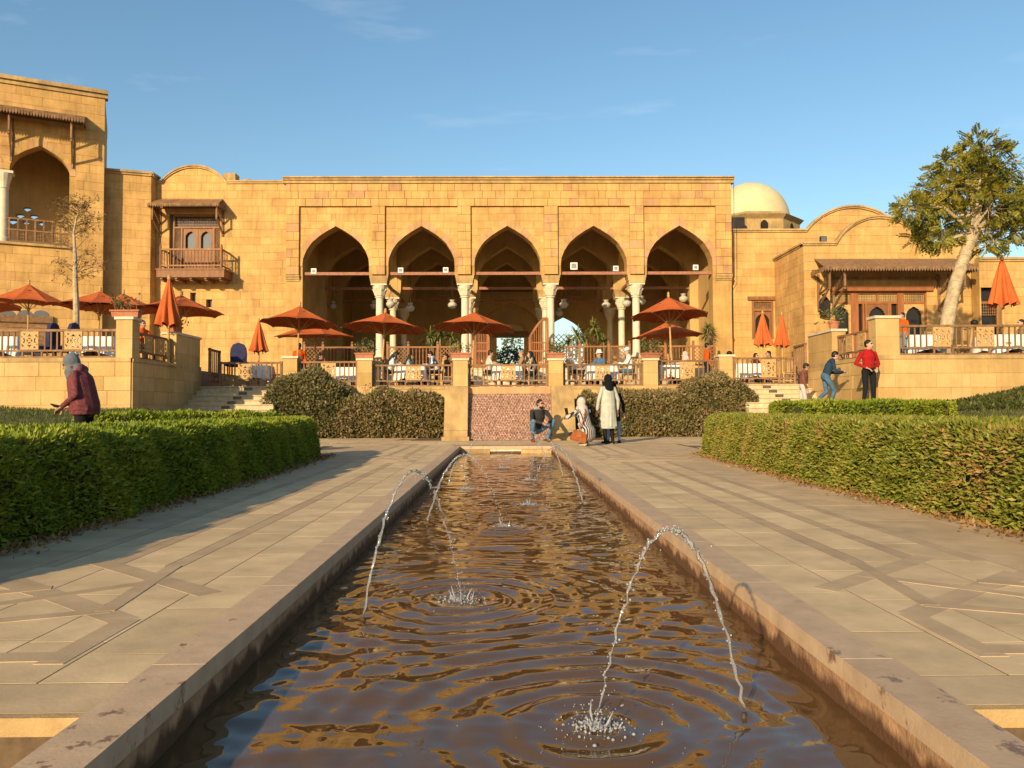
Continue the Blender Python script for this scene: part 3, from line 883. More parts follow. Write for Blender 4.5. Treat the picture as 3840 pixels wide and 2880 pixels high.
def column(x, y, zb, th, r=.17, scale=1.0):
    c = MB()
    c.b2((x - .27, y - .27, zb), (x + .27, y + .27, zb + .50)); c.b2((x - .30, y - .30, zb + .5), (x + .30, y + .30, zb + .56))
    s = MB(); s.lathe([(r + .07, zb + .56), (r + .075, zb + .62), (r + .03, zb + .66), (r + .01, zb + .72), (r, zb + 1.2), (r * .96, zNeck - .06), (r + .045, zNeck - .055), (r + .045, zNeck - .01), (r * .98, zNeck)], (x, y, 0), 20)
    col_ = smooth_by_angle(s.build('column', MARBLE, th)); c.build('base', STONE_TRIM, col_)
    cp = MB(); cp.lathe([(r * 1.0, zNeck + .001), (r * 1.15, zNeck + .06), (r * 1.35, zNeck + .2), (r * 1.75, zNeck + .36), (r * 2.0, zCap - .06)], (x, y, 0), 16)
    for k in range(8):      # pointed leaves on the bell
        a = k * math.pi / 4 + math.pi / 8; dx, dy = math.cos(a), math.sin(a); t = Vector((-dy, dx, 0)); q = Vector((dx, dy, 0)); o = Vector((x, y, 0))
        pr = [(r * 1.03, zNeck + .03, .085), (r * 1.3, zNeck + .17, .10), (r * 1.72, zNeck + .33, .015)]
        vs = []
        for (rr, zz, hw) in pr:
            vs += [o + q * (rr + .012) - t * hw + EZ * zz, o + q * (rr + .05) + EZ * zz, o + q * (rr + .012) + t * hw + EZ * zz]
        cp.add(vs, [(0, 1, 4, 3), (1, 2, 5, 4), (3, 4, 7, 6), (4, 5, 8, 7)])
    cp.b2((x - .345, y - .3, zCap - .07), (x + .345, y + .3, zCap)); cp.build('capital', MARBLE, col_)
    im = MB()
    for k in range(3): im.b2((x - .36 - .025 * k, y - .32, zCap + .001 + k * (zImp - zCap) / 3), (x + .36 + .025 * k, y + .40, zCap + (k + 1) * (zImp - zCap) / 3))
    im.build('impost', STONE_TRIM, col_)

for x in COLX: column(x, DM + .30, ARC, main)
def tie(th, x0, x1, y, z, w=.13):
    mb = MB(); mb.b2((x0, y - w / 2, z - w / 2), (x1, y + w / 2, z + w / 2)); return mb.build('tie_beam', BEAM, th)
for A in ARCHES: tie(main, A.c - AW - .05, A.c + AW + .05, DM + .2, zTie)
# inner arcades, cross arches, side walls, roof and rear wall
for yy in (38.2, 42.4):
    mb = MB(); mb.slab(arcade_outline(ARCHES, XL + .4, XR - .4, ARC, zImp, zTop - .35), Vector((0, yy, 0)), EX, FN, 0.6)
    mb.build('inner_arcade', STONE_IN, main)
    for x in COLX: column(x, yy + .30, ARC, main, r=.165)
    for A in ARCHES: tie(main, A.c - AW - .05, A.c + AW + .05, yy + .2, zTie)
for x in COLX:
    for y0, y1 in ((DM + .7, 38.2), (38.8, 42.4), (43.0, 46.6)):
        A = Arch((y0 + y1) / 2, zSpr, (y1 - y0) / 2 - .02, zApx - zSpr)
        mb = MB(); mb.slab([(y0 + .002, zImp), *[(u, z) for u, z in A.curve()], (y1 - .002, zImp), (y1 - .002, zTop - .36), (y0 + .002, zTop - .36)], Vector((x + .25, 0, 0)), EY, EX, .5)
        mb.build('cross_arch', STONE_IN, main)
        mb = MB(); mb.b2((x - .06, y0 - .05, zTie - .16), (x + .06, y1 + .05, zTie - .04)); mb.build('tie_beam', BEAM, main)
mb = MB(); mb.b2((XL + .02, DM + .7, FLOOR), (XL + .42, 46.6, zTop - .355)); mb.build('side_wall', STONE_IN, main)
mb = MB(); mb.b2((XR - .42, DM + .7, FLOOR), (XR - .02, 46.6, zTop - .355)); mb.build('side_wall', STONE_IN, main)
mb = MB(); mb.b2((XL + .02, DM + .7, zTop - .35), (XR - .02, 47.2, zTop - .06)); mb.build('roof', STONE_IN, main)
# rear wall with the door, a garden arch and small windows
d0, d1 = az(2, 1735, 1400, 46.6).x, az(2, 1942, 1400, 46.6).x
dz = az(2, 1840, 1335, 46.6).z
ra = az(3, 432, 1180, 46.6); rA = Arch(ra.x, ra.z - 1.35, 1.25, 1.35)
dA = Arch((d0 + d1) / 2, dz + .02, (d1 - d0) / 2 + .02, .2)
out = [(XL + .02, ARC), (d0, ARC), (d0, dz), (d1, dz), (d1, ARC), (rA.c - rA.w, ARC)] + rA.curve() + [(rA.c + rA.w, ARC), (XR - .02, ARC), (XR - .02, zTop - .36), (XL + .02, zTop - .36)]
mb = MB(); mb.slab(out, Vector((0, 46.6, 0)), EX, FN, .6); mb.build('rear_wall', STONE_IN, main)
# deep door arch set on the rear wall
nA = Arch((d0 + d1) / 2, dz + .35, 1.75, 1.7)
o2 = [(nA.c - nA.w - .7, ARC), (nA.c - nA.w, ARC)] + nA.curve() + [(nA.c + nA.w, ARC), (nA.c + nA.w + .7, ARC), (nA.c + nA.w + .7, nA.zs + nA.h + .6), (nA.c - nA.w - .7, nA.zs + nA.h + .6)]
mb = MB(); mb.slab(o2, Vector((0, 46.0, 0)), EX, FN, .59); mb.build('door_arch', STONE_IN, main)
mb = MB(); mb.b2((d0 - .25, 46.25, dz + .02), (d1 + .25, 46.55, dz + .32)); dl = mb.build('door_lintel', WOOD_D, main)
fan = MB(); fan.slab([(nA.c - .78 * math.cos(t), dz + .36 + .42 * math.sin(t)) for t in np.linspace(0, math.pi, 13)], Vector((0, 46.5, 0)), EX, FN, .04, .02); fan.build('fanlight', PLASTER, main)
q = az(2, 1830, 1195, 46.4)
lattice(main, (0, 46.5, 0), EX, FN, q.x - .45, q.x + .45, q.z - .55, q.z + .55, 7, 8, PLASTER, name='window_lattice')
for (z, a, b, c, dd) in ((2, 1300, 1378, 905, 1020), (3, 468, 545, 893, 1012)):
    p, q2 = az(z, a, dd, 42.3), az(z, b, c, 42.3)
    mbk = MB(); mbk.b2((p.x - .1, 42.22, p.z - .1), (q2.x + .1, 42.26, q2.z + .1)); mbk.build('window_frame', WOOD_D, main)
    lattice(main, (0, 42.2, 0), EX, FN, p.x, q2.x, p.z, q2.z, 6, 9, STONE_TRIM, name='window_lattice')
lattice(main, (0, 46.9, 0), EX, FN, rA.c - rA.w, rA.c + rA.w, ARC, az(3, 432, 1310, 46.6).z, 8, 12, WOOD_D, diag=True, w=.035, name='garden_screen')

# steps from the terrace up to the arcade
stp = thing('arcade_steps', 'pale steps rising to the arcade behind the middle tables', 'steps', (0.2, 32, FLOOR))
for k in range(6):
    z0 = FLOOR + k * (ARC - FLOOR) / 6
    mb = MB(); mb.b2((-2.4, 31.2 + .28 * k, z0), (2.9, 32.9, z0 + (ARC - FLOOR) / 6 - .012)); mb.b2((-2.42, 31.17 + .28 * k, z0 + (ARC - FLOOR) / 6 - .04), (2.92, 31.2 + .28 * k + .25, z0 + (ARC - FLOOR) / 6)); mb.build('step', CAP_STONE, stp)

# hanging lamps and floodlights
GLASSW = mat_basic('lamp_glass', (0.45, 0.42, 0.36), rough=0.25, var=.1)
lamps = [(2, 935, 1085, 36.3, 'in front of the second inner column'), (2, 1083, 1115, 37.2, 'in the second arch, nearest the column on its left'), (2, 1400, 1092, 37.4, 'in the second arch beside the lattice window'), (2, 497, 1100, 40.0, 'deep in the first arch'), (2, 812, 1097, 39.5, 'left of the first marble column'),
         (3, 432, 1088, 37.2, 'in the fourth arch above the garden opening'), (3, 750, 1092, 38.0, 'in the fourth arch, on its right side'), (3, 905, 1078, 36.5, 'left of the fourth marble column'), (3, 1017, 1062, 37.5, 'right of the fourth marble column'), (3, 398, 1152, 40.5, 'low in the fourth arch above the sky opening'), (3, 1332, 1045, 38.0, 'in the fifth arch above the umbrella')]
for (z, x, y, D, wh) in lamps:
    p = az(z, x, y, D); t = thing('hanging_lamp', 'white glass mosque lamp hanging ' + wh, 'lamp', p, group='lamps hanging in the arcade')
    g_ = MB(); g_.lathe([(.05, -.19), (.13, -.16), (.21, -.06), (.22, .03), (.15, .10), (.09, .14), (.14, .24)], p, 14); smooth_by_angle(g_.build('lamp_globe', GLASSW, t), 60)
    c = MB()
    for a in (0, 2.1, 4.2): c.tube([p + Vector((.14 * math.cos(a), .14 * math.sin(a), .24)), p + Vector((0, 0, .62))], .008, 5)
    c.tube([p + Vector((0, 0, .62)), Vector((p.x, p.y, zTie - .1 if D < 37 else zTie + 1.2))], .008, 5); c.build('lamp_chain', IRON, t)
LED = mat_basic('lamp_reflector', (0.22, 0.23, 0.24), rough=0.2, var=.1)
for (z, x, y, wh) in ((2, 355, 838, 'first arch'), (2, 1010, 832, 'second arch, by the left column'), (2, 1350, 830, 'second arch, by the right column'), (3, 507, 800, 'fourth arch, larger of the two'), (3, 823, 818, 'fourth arch, by the right column'), (3, 1425, 810, 'fifth arch')):
    p = az(z, x, y, DM + .12); big = 1.35 if 'larger' in wh else 1.0
    t = thing('floodlight', 'small square floodlight on the tie beam of the ' + wh, 'floodlight', p, group='floodlights on the tie beams')
    h = .115 * big
    m_ = MB(); m_.b2((p.x - h, p.y - .02, p.z - h), (p.x + h, p.y + .05, p.z + h)); m_.build('housing', WHITE, t)
    m_ = MB(); m_.b2((p.x - h + .04, p.y - .03, p.z - h + .05), (p.x + h - .04, p.y - .018, p.z + h - .04)); m_.build('reflector', LED, t)
    m_ = MB(); m_.b2((p.x - .02, p.y, zTie + .066), (p.x + .02, p.y + .03, p.z - h)); m_.build('bracket', IRON, t)

# ================================================================== wing with the balcony
DW = 34.25
WX0, WX1 = az(1, 1100, 1100, DW).x, XL + .04
WT = az(1, 1900, 884, DW).z
cx, ca = az(1, 1465, 884, DW).x, az(1, 1465, 765, DW).z
cr = (az(1, 1710, 884, DW).x - az(1, 1222, 884, DW).x) / 2
def bump_top(cx, half, base, apex):
    rise = apex - base; Rr = (half * half + rise * rise) / (2 * rise)
    def f(u):
        d = abs(u - cx)
        if d >= half: return base
        return base + math.sqrt(max(0, Rr * Rr - d * d)) - (Rr - rise)
    return f
wtop = bump_top(cx, cr, WT, ca)
wing = thing('balcony_wing', 'limestone wing with a curved parapet and a timber balcony beside the arcade', 'building', ((WX0 + WX1) / 2, DW, FLOOR))
OW = Vector((0, DW, 0))
bd = (az(1, 1278, 1300, DW).x, az(1, 1662, 1300, DW).x, az(1, 1465, 1528, DW).z, az(1, 1465, 1112, DW).z)
w1 = (az(5, 1436, 240, DW).x, az(5, 1478, 240, DW).x, az(5, 1450, 278, DW).z, az(5, 1450, 196, DW).z)
w2 = (az(5, 1556, 280, DW).x, az(5, 1600, 280, DW).x, az(5, 1580, 324, DW).z, az(5, 1580, 243, DW).z)
RW = [bd, w1, w2]
mb = MB(); wall_boxes(mb, OW, EX, FN, WX0, WX1, FLOOR - .3, WT, .6, RW)
us = np.linspace(cx - cr, cx + cr, 25); mb.slab([(cx - cr, WT - .001)] + [(u, wtop(u)) for u in us][1:-1] + [(cx + cr, WT - .001)], OW, EX, FN, .6)
mb.build('wing_wall', STONE_CORE, wing)
ashlar(wing, OW, EX, FN, WX0, WX1, FLOOR, ca + .02, row=.35, blen=(.4, .95), rects=RW, top=wtop, seed=5, cap=299, d=.016)
cornice(wing, OW - EY * .02, EX, FN, [(WX0, WT)] + [(u, wtop(u)) for u in us] + [(WX1 - .02, WT)], prof=((0, .07, .05), (.07, .07, .09)))
for wr in (w1, w2):
    m_ = MB(); m_.b2((wr[0], DW + .25, wr[2]), (wr[1], DW + .29, wr[3])); pn_ = m_
    m_ = MB()
    for (a, b, c, d_) in ((wr[0], wr[0] + .03, wr[2], wr[3]), (wr[1] - .03, wr[1], wr[2], wr[3]), (wr[0] + .03, wr[1] - .03, wr[3] - .04, wr[3]), (wr[0] + .03, wr[1] - .03, wr[2], wr[2] + .04)): m_.b2((a, DW + .2, c), (b, DW + .249, d_))
    pn_.build('pane', PANE, m_.build('window', WOOD, wing))
m_ = MB(); m_.b2((w2[0] - .2, DW - .14, w2[2] - .2), (w2[1] + .18, DW - .018, w2[2] - .04)); m_.build('window_sill', STONE_TRIM, wing)
for (xx, yy, hh) in ((1745, 815, .66), (1865, 855, .36)):
    p = az(1, xx, 880, DW + 2.2); m_ = MB()
    if hh > .5: m_.b2((p.x - .28, p.y - .28, WT - .3), (p.x + .28, p.y + .28, az(1, xx, yy, p.y).z))
    else: m_.lathe([(.5, WT - .3), (.5, WT + .15), (.42, az(1, xx, yy, p.y).z - .12), (.2, az(1, xx, yy, p.y).z)], (p.x, p.y, 0), 16)
    m_.build('roof_vent', STONE_TRIM, wing)
# balcony door: frame, lattices, two cusped leaves
def cusp(cx, z0, w, z1):
    """cusped arch opening, centred on cx, sill z0, crown z1"""
    h = w * 1.05; zs = z1 - h
    L = [(cx - w, z0), (cx - w, zs)]
    pr = [(-1.0, 0.0), (-.97, .16), (-.86, .26), (-.84, .42), (-.70, .52), (-.62, .68), (-.42, .76), (-.22, .90), (0, 1.0)]
    L += [(cx + w * a, zs + h * b) for a, b in pr[1:]]
    return L + [(cx - w * a, zs + h * b) for a, b in reversed(pr[:-1])] + [(cx + w, z0)]

bw = MB(); f0, f1, fz0, fz1 = bd
for (a, b, c, d_) in ((f0 + .1, f0 + .17, fz0, fz1), (f1 - .07, f1, fz0, fz1), (f0 + .17, f1 - .07, fz1 - .06, fz1)): bw.b2((a, DW + .12, c), (b, DW + .2, d_))
zt = az(1, 1465, 1208, DW).z
bw.b2((f0 + .17, DW + .12, zt - .035), (f1 - .07, DW + .2, zt + .035))
dl_, dr_ = az(1, 1362, 1300, DW).x, az(1, 1605, 1300, DW).x
for x in (dl_, dr_): bw.b2((x - .03, DW + .12, fz0), (x + .03, DW + .2, zt - .035))
frame = bw.build('balcony_door', WOOD, wing)
lattice(frame, (0, DW + .17, 0), EX, FN, f0 + .18, f1 - .08, zt + .04, fz1 - .07, 16, 4, WOOD_D, name='door_lattice', w=.022)
for (a, b) in ((f0 + .18, dl_ - .03), (dr_ + .03, f1 - .08)):
    lattice(frame, (0, DW + .17, 0), EX, FN, a, b, fz0, zt - .04, 3, 8, WOOD_D, diag=True, name='door_lattice', w=.022)
mid = (dl_ + dr_) / 2
m_ = MB(); m_.b2((f0 + .1, DW + .3, fz0), (f1, DW + .32, fz1)); m_.build('pane', PANE, frame)
for (a, b) in ((dl_ + .035, mid - .006), (mid + .006, dr_ - .035)):
    bm = plate([(a, fz0), (b, fz0), (b, zt - .04), (a, zt - .04)], [cusp((a + b) / 2, fz0 + .9, (b - a) * .33, zt - .16)], .05)
    lf = bm_obj(bm, 'leaf', WOOD, frame, face_M((0, DW + .22, 0), EX, FN))

def scallop(mb, O, U, L, z, h, n, Nn, th=.02):
    """hanging fringe of cut boards"""
    O, U, Nn = Vector(O), Vector(U), Vector(Nn)
    for i in range(n):
        a, b = L * i / n, L * (i + 1) / n; m = (a + b) / 2; w = (b - a)
        pts = [(a + .1 * w, 0), (b - .1 * w, 0), (b - .1 * w, -h * .55), (b - .28 * w, -h * .75), (m, -h), (a + .28 * w, -h * .75), (a + .1 * w, -h * .55)]
        mb.slab([(u, z + q) for u, q in pts], O, U, Nn, th)

def awning(th, O, U, N, L, out, ztop, drop, fr=.16, planks=8, brackets=(.06, .94), blen=1.5, teeth=26, mat=None, hip=True):
    """timber canopy: sloping plank roof, cut fringe, triangular brackets"""
    mat = mat or WOOD_D; O, U, N = Vector(O), Vector(U), Vector(N)
    i = .16 if hip else 0; root = th
    P = lambda u, k, z: O + U * u + N * k + EZ * z
    pl_ = []
    for k in range(planks):
        t0, t1 = k / planks, (k + 1) / planks; g_ = .008
        a0, b0 = i + (L - 2 * i) * t0 + g_, i + (L - 2 * i) * t1 - g_
        a1, b1 = L * t0 + g_, L * t1 - g_
        m_ = MB(); T = .035
        top = [P(a0, .02, ztop), P(b0, .02, ztop), P(b1, out, ztop - drop), P(a1, out, ztop - drop)]
        m_.add(top + [p - EZ * T for p in top], [(0, 1, 2, 3), (7, 6, 5, 4), (0, 4, 5, 1), (1, 5, 6, 2), (2, 6, 7, 3), (3, 7, 4, 0)])
        pl_.append(m_)
    m_ = MB(); m_.bar(P(0, out - .03, ztop - drop - .06), P(L, out - .03, ztop - drop - .06), .06, .06)
    m_.bar(P(.06, .05, ztop - drop * .9), P(L - .06, .05, ztop - drop * .9), .06, .08)
    for u in (.05, L - .05): m_.bar(P(u, .0, ztop - drop - .06), P(u, out - .03, ztop - drop - .06), .05, .06)
    th = m_.build('awning', mat, root)
    for q in pl_: q.build('roof_plank', mat, th)
    f = MB(); scallop(f, P(0, out + .012, 0), U, L, ztop - drop - .01, fr, teeth, N)
    ns = max(3, int(teeth * out / L))
    for u, s in ((-.012, -1), (L + .012, 1)): scallop(f, P(u, 0.05, 0), N, out - .05, ztop - drop - .01, fr, ns, U * s)
    f.build('awning_fringe', mat, th)
    for b in brackets:
        u = L * b; zb = ztop - drop - .1
        m_ = MB(); m_.bar(P(u, .04, zb), P(u, .04, zb - blen), .09, .07); m_.bar(P(u, out * .82, zb), P(u, out * .82, zb - blen * .5), .07, .07)
        m_.bar(P(u, .05, zb - blen * .9), P(u, out * .86, zb - blen * .42), .06, .07); m_.bar(P(u, .05, zb - blen * .55), P(u, out * .8, zb - .02), .05, .06)
        m_.build('bracket', mat, th)

a0, a1 = az(1, 1185, 1000, DW).x, az(1, 1710, 1000, DW).x
awning(wing, (a0, DW, 0), EX, FN, a1 - a0, .95, az(1, 1450, 995, DW - .1).z, .42, fr=.17, planks=9, brackets=(.05, .95), blen=1.15, teeth=30)
# balcony
b0, b1 = az(1, 1212, 1500, DW - .9).x, az(1, 1672, 1500, DW - .9).x
bz0, bz1 = az(1, 1450, 1588, DW - .95).z, az(1, 1450, 1524, DW - .95).z
bal = MB(); bal.b2((b0 - .14, DW - 1.0, bz0), (b1 + .14, DW - .017, bz1)); bal.b2((b0 - .17, DW - 1.03, bz1 - .06), (b1 + .17, DW - .018, bz1 + .003)); bal_o = bal.build('balcony', WOOD, wing)
for k in range(5):
    x = b0 + .05 + (b1 - b0 - .1) * k / 4; m_ = MB(); m_.b2((x - .06, DW - .85, bz0 - .14), (x + .06, DW - .017, bz0)); m_.b2((x - .05, DW - .95, bz0 - .08), (x + .05, DW - .85, bz0 - .003)); m_.build('joist', WOOD_D, bal_o)
rt = az(1, 1450, 1378, DW - .9).z; rb = az(1, 1450, 1500, DW - .9).z
m_ = MB(); m_.bar((b0, DW - .92, rt), (b1, DW - .92, rt), .06, .07); m_.bar((b0, DW - .92, rb), (b1, DW - .92, rb), .05, .06)
for x in (b0, b1): m_.bar((x, DW - .92, rt), (x, DW - .03, rt), .06, .06); m_.bar((x, DW - .92, rb), (x, DW - .03, rb), .05, .05)
m_.build('rail', WOOD, bal_o)
for x in (b0, b1):
    m_ = MB(); m_.lathe([(.05, bz1), (.05, rt + .1), (.03, rt + .13), (.045, rt + .18), (.0, rt + .24)], (x, DW - .92, 0), 8); m_.build('post', WOOD, bal_o)
BALU = {}
def baluster_mesh(h, mat, r=.018):
    k = (round(h, 3), mat.name, r)
    if k not in BALU:
        m_ = MB(); m_.lathe([(r, 0), (r, h * .12), (r * 1.45, h * .2), (r * .8, h * .3), (r * 1.3, h * .5), (r * .8, h * .7), (r * 1.45, h * .8), (r, h * .88), (r, h)], (0, 0, 0), 6)
        o = m_.build('baluster', mat); BALU[k] = o.data; bpy.data.objects.remove(o)
    return BALU[k]
for k in range(1, 18):
    piece('baluster', baluster_mesh(rt - rb, WOOD), Matrix.Translation((b0 + (b1 - b0) * k / 18, DW - .92, rb)), bal_o)
for x in (b0, b1):
    for k in range(1, 5): piece('baluster', baluster_mesh(rt - rb, WOOD), Matrix.Translation((x, DW - .92 + .18 * k, rb)), bal_o)
for k in range(1, 18):
    piece('baluster', baluster_mesh(rb - bz1, WOOD, .014), Matrix.Translation((b0 + (b1 - b0) * k / 18, DW - .92, bz1)), bal_o)

# ================================================================== short wall between wing and tower
J0, J1 = az(1, 785, 1000, 33.2), az(1, 1140, 1000, 33.75)
jz = az(1, 960, 800, 33.2).z
link = thing('link_wall', 'angled limestone wall in half shade between the tower and the balcony wing', 'wall', ((J0.x + J1.x) / 2, 33.3, FLOOR))
LU = Vector((J1.x - J0.x, J1.y - J0.y, 0)); LL = LU.length; LU /= LL; LN = Vector((LU.y, -LU.x, 0))
OL = Vector((J0.x, J0.y, 0))
m_ = MB(); m_.slab([(-1.0, 1.2), (LL, 1.2), (LL, jz), (-1.0, jz)], OL, LU, LN, .6); m_.b2((J1.x - .6, J1.y + .05, 1.2), (J1.x, DW + .2, jz - .002)); m_.build('wall_core', STONE_CORE, link)
ashlar(link, OL, LU, LN, -1.0, LL, UPPER, jz, row=.35, blen=(.4, .95), seed=15, cap=299, d=.016)
ashlar(link, Vector((J1.x, 0, 0)), EY, EX, J1.y, DW + .2, UPPER, jz, row=.35, blen=(.4, .6), seed=16, cap=60, d=.012)
cornice(link, OL + LN * .02, LU, LN, [(-1.0, jz), (LL + .1, jz)], prof=((0, .09, .05), (.09, .1, .10)))
cornice(link, Vector((J1.x, 0, 0)), EY, EX, [(J1.y - .1, jz + .002), (DW + .2, jz + .002)], prof=((0, .09, .05), (.09, .1, .10)))

# ================================================================== tower block at the far left
TB, TA = az(1, 785, 900, 32.6), az(1, 0, 900, 31.0)
TU = Vector((TB.x - TA.x, TB.y - TA.y, 0)); TL = TU.length; TU /= TL; TN = Vector((TU.y, -TU.x, 0))
OT = Vector((TA.x, TA.y, 0))
def T(zx, zy, z=1):
    p = hit(*F(z, zx, zy), OT, TN); return (p - OT).dot(TU), p.z
tower = thing('tower_block', 'tall limestone block with a dark pointed loggia arch and timber canopy', 'building', (TB.x - 2, TB.y, UPPER))
U0, U1 = -4.0, TL
tzt = (T(400, 190)[1] + T(780, 235)[1]) / 2
zs_, zb_ = T(300, 800)[1], T(300, 1335)[1]
al, ar = T(72, 800)[0], T(525, 800)[0]; ap = T(320, 600)[1]
tA = Arch((al + ar) / 2, zs_, (ar - al) / 2, ap - zs_, zb_)
cw = T(66, 1000)[0] - T(0, 1000)[0] + .15
tA2 = Arch(tA.c - 2 * tA.w - cw, zs_, tA.w, ap - zs_, zb_)
m_ = MB()
m_.slab([(U0, zb_), (tA2.c - tA2.w, zb_)] + tA2.curve() + [(tA2.c + tA2.w, zs_ - .05), (tA.c - tA.w, zs_ - .05)] + tA.curve() + [(tA.c + tA.w, zb_), (U1, zb_), (U1, tzt), (U0, tzt)], OT, TU, TN, .55)
m_.slab([(U0, 1.2), (U1, 1.2), (U1, zb_ - .001), (U0, zb_ - .001)], OT, TU, TN, .55)
m_.build('tower_wall', STONE_CORE, tower)
ashlar(tower, OT, TU, TN, U0, U1, UPPER, tzt, row=.36, blen=(.4, .95), arches=[tA.grown(.22), tA2.grown(.22)], seed=25, cap=299, d=.016)
for A in (tA, tA2): voussoirs(tower, A, OT, TU, TN, .24, n=7, d=.024, mats=[STONE, STONE, STONE_PINK], seed=9)
cornice(tower, OT + TN * .02, TU, TN, [(U0, tzt), (U1 + .1, tzt)], prof=((0, .1, .06), (.1, .08, .03), (.18, .16, .12)))
m_ = MB(); m_.slab([(U0, zb_ - .12), (ar + .1, zb_ - .12), (ar + .1, zb_ - .02), (U0, zb_ - .02)], OT, TU, TN, .1, .12); m_.build('loggia_sill', STONE_TRIM, tower)
# column at the frame's edge
cc = OT + TU * (tA.c - tA.w - cw / 2) - TN * .25
m_ = MB(); m_.lathe([(.25, zb_), (.25, zb_ + .15), (.2, zb_ + .2), (.185, zs_ - .75), (.22, zs_ - .74), (.22, zs_ - .70), (.19, zs_ - .69)], (cc.x, cc.y, 0), 16); smooth_by_angle(m_.build('column_shaft', MARBLE, tower))
m_ = MB(); m_.lathe([(.19, zs_ - .688), (.22, zs_ - .5), (.30, zs_ - .22), (.32, zs_ - .15)], (cc.x, cc.y, 0), 12); m_.box((cc.x, cc.y, zs_ - .1), (.7, .6, .1), (TU, TN, EZ)); m_.build('capital', MARBLE, tower)
# room behind, its rear wall pierced by scalloped lights
DB = 3.4
holes = []
q0 = tA.c
def Tb(zx, zy):
    p = hit(*F(1, zx, zy), OT - TN * DB, TN); return (p - OT).dot(TU), p.z
for (hx, hy, hw) in ((212, 1088, 36), (160, 1138, 36), (262, 1144, 36), (105, 1182, 40), (205, 1190, 30), (320, 1196, 30), (62, 1182, 26), (15, 1140, 34)):
    u, z = Tb(hx, hy); w = abs(Tb(hx + hw, hy)[0] - u); hh = w * .55
    holes.append([(u - w, z + .1 * w), (u, z - hh), (u + w, z + .1 * w), (u + .6 * w, z + hh * .8), (u, z + hh), (u - .6 * w, z + hh * .8)])
# keep only lights clear of one another
kept = []
for h in holes:
    bx = (min(p[0] for p in h), max(p[0] for p in h), min(p[1] for p in h), max(p[1] for p in h))
    if all(bx[1] < k[0] - .01 or bx[0] > k[1] + .01 or bx[3] < k[2] - .01 or bx[2] > k[3] + .01 for k, _ in kept): kept.append((bx, h))
bm = plate([(U0, zb_ - .1), (U1, zb_ - .1), (U1, tzt - .1), (U0, tzt - .1)], [h for _, h in kept], .3)
bm_obj(bm, 'loggia_rear_wall', STONE_IN, tower, face_M(OT - TN * DB, TU, TN))
m_ = MB()
for (a, b) in ((U0, U0 + .4), (U1 - .45, U1 - .002)): m_.slab([(a, 1.2), (b, 1.2), (b, tzt - .02), (a, tzt - .02)], OT - TN * .551, TU, TN, DB - .6)
m_.slab([(U0, tzt - .5), (U1, tzt - .5), (U1, tzt - .03), (U0, tzt - .03)], OT - TN * .552, TU, TN, DB - .1)
m_.slab([(U0, zb_ - .3), (U1, zb_ - .3), (U1, zb_ - .003), (U0, zb_ - .003)], OT - TN * .552, TU, TN, DB - .1)
m_.build('loggia_room', STONE_IN, tower)
# loggia balustrade of turned wood and lattice panels
zr1, zr0 = T(300, 1150)[1], zb_
rl = MB()
for z in (zr1 - .03, zr0 + .52, zr0 + .06): rl.slab([(al - .3, z - .03), (ar, z - .03), (ar, z + .03), (al - .3, z + .03)], OT, TU, TN, .07, -.1)
rl.build('loggia_rail', WOOD_D, tower)
n = 7
for k in range(n + 1):
    u = al + (ar - al) * k / n; m_ = MB(); m_.slab([(u - .03, zr0), (u + .03, zr0), (u + .03, zr1), (u - .03, zr1)], OT, TU, TN, .06, -.105); m_.build('loggia_post', WOOD_D, tower)
    if k < n: lattice(tower, OT - TN * .135, TU, TN, u + .03, u + (ar - al) / n - .03, zr0 + .09, zr0 + .49, 3, 3, WOOD_D, diag=(k % 2 == 0), name='loggia_lattice', w=.02)
u0a, u1a = U0 + .5, T(650, 430)[0]
awning(tower, OT + TU * u0a, TU, TN, u1a - u0a, 1.0, T(300, 350)[1] + .12, .40, fr=.22, planks=18, brackets=((T(90, 500)[0] - u0a) / (u1a - u0a), (T(550, 500)[0] - u0a) / (u1a - u0a), .1), blen=1.75, teeth=64, hip=False)
# ground-floor opening of the tower, seen above the terrace rail
p0, p1 = T(0, 395, 5), T(402, 395, 5)
m_ = MB(); m_.slab([(p0[0] - 1, p0[1] - .1), (p1[0], p0[1] - .1), (p1[0], p0[1] + .18), (p0[0] - 1, p0[1] + .18)], OT, TU, TN, .16, .14); m_.build('shutter_lintel', WOOD_D, tower)
pq = T(355, 480, 5)
for k in range(7):
    z = p0[1] - .16 - .17 * k
    m_ = MB(); m_.slab([(p0[0] - 1, z - .15), (pq[0], z - .15), (pq[0], z), (p0[0] - 1, z)], OT, TU, TN, .04, .045); m_.build('shutter_slat', WOOD_D, tower)
for hx in (60, 190, 310):
    u, z = T(hx, 362, 5); m_ = MB(); m_.slab([(u + .28 * math.cos(t), z - .06 + .24 * math.sin(t)) for t in np.linspace(0, math.pi, 11)], OT, TU, TN, .03, .035); m_.build('lunette_pane', PANE, tower)

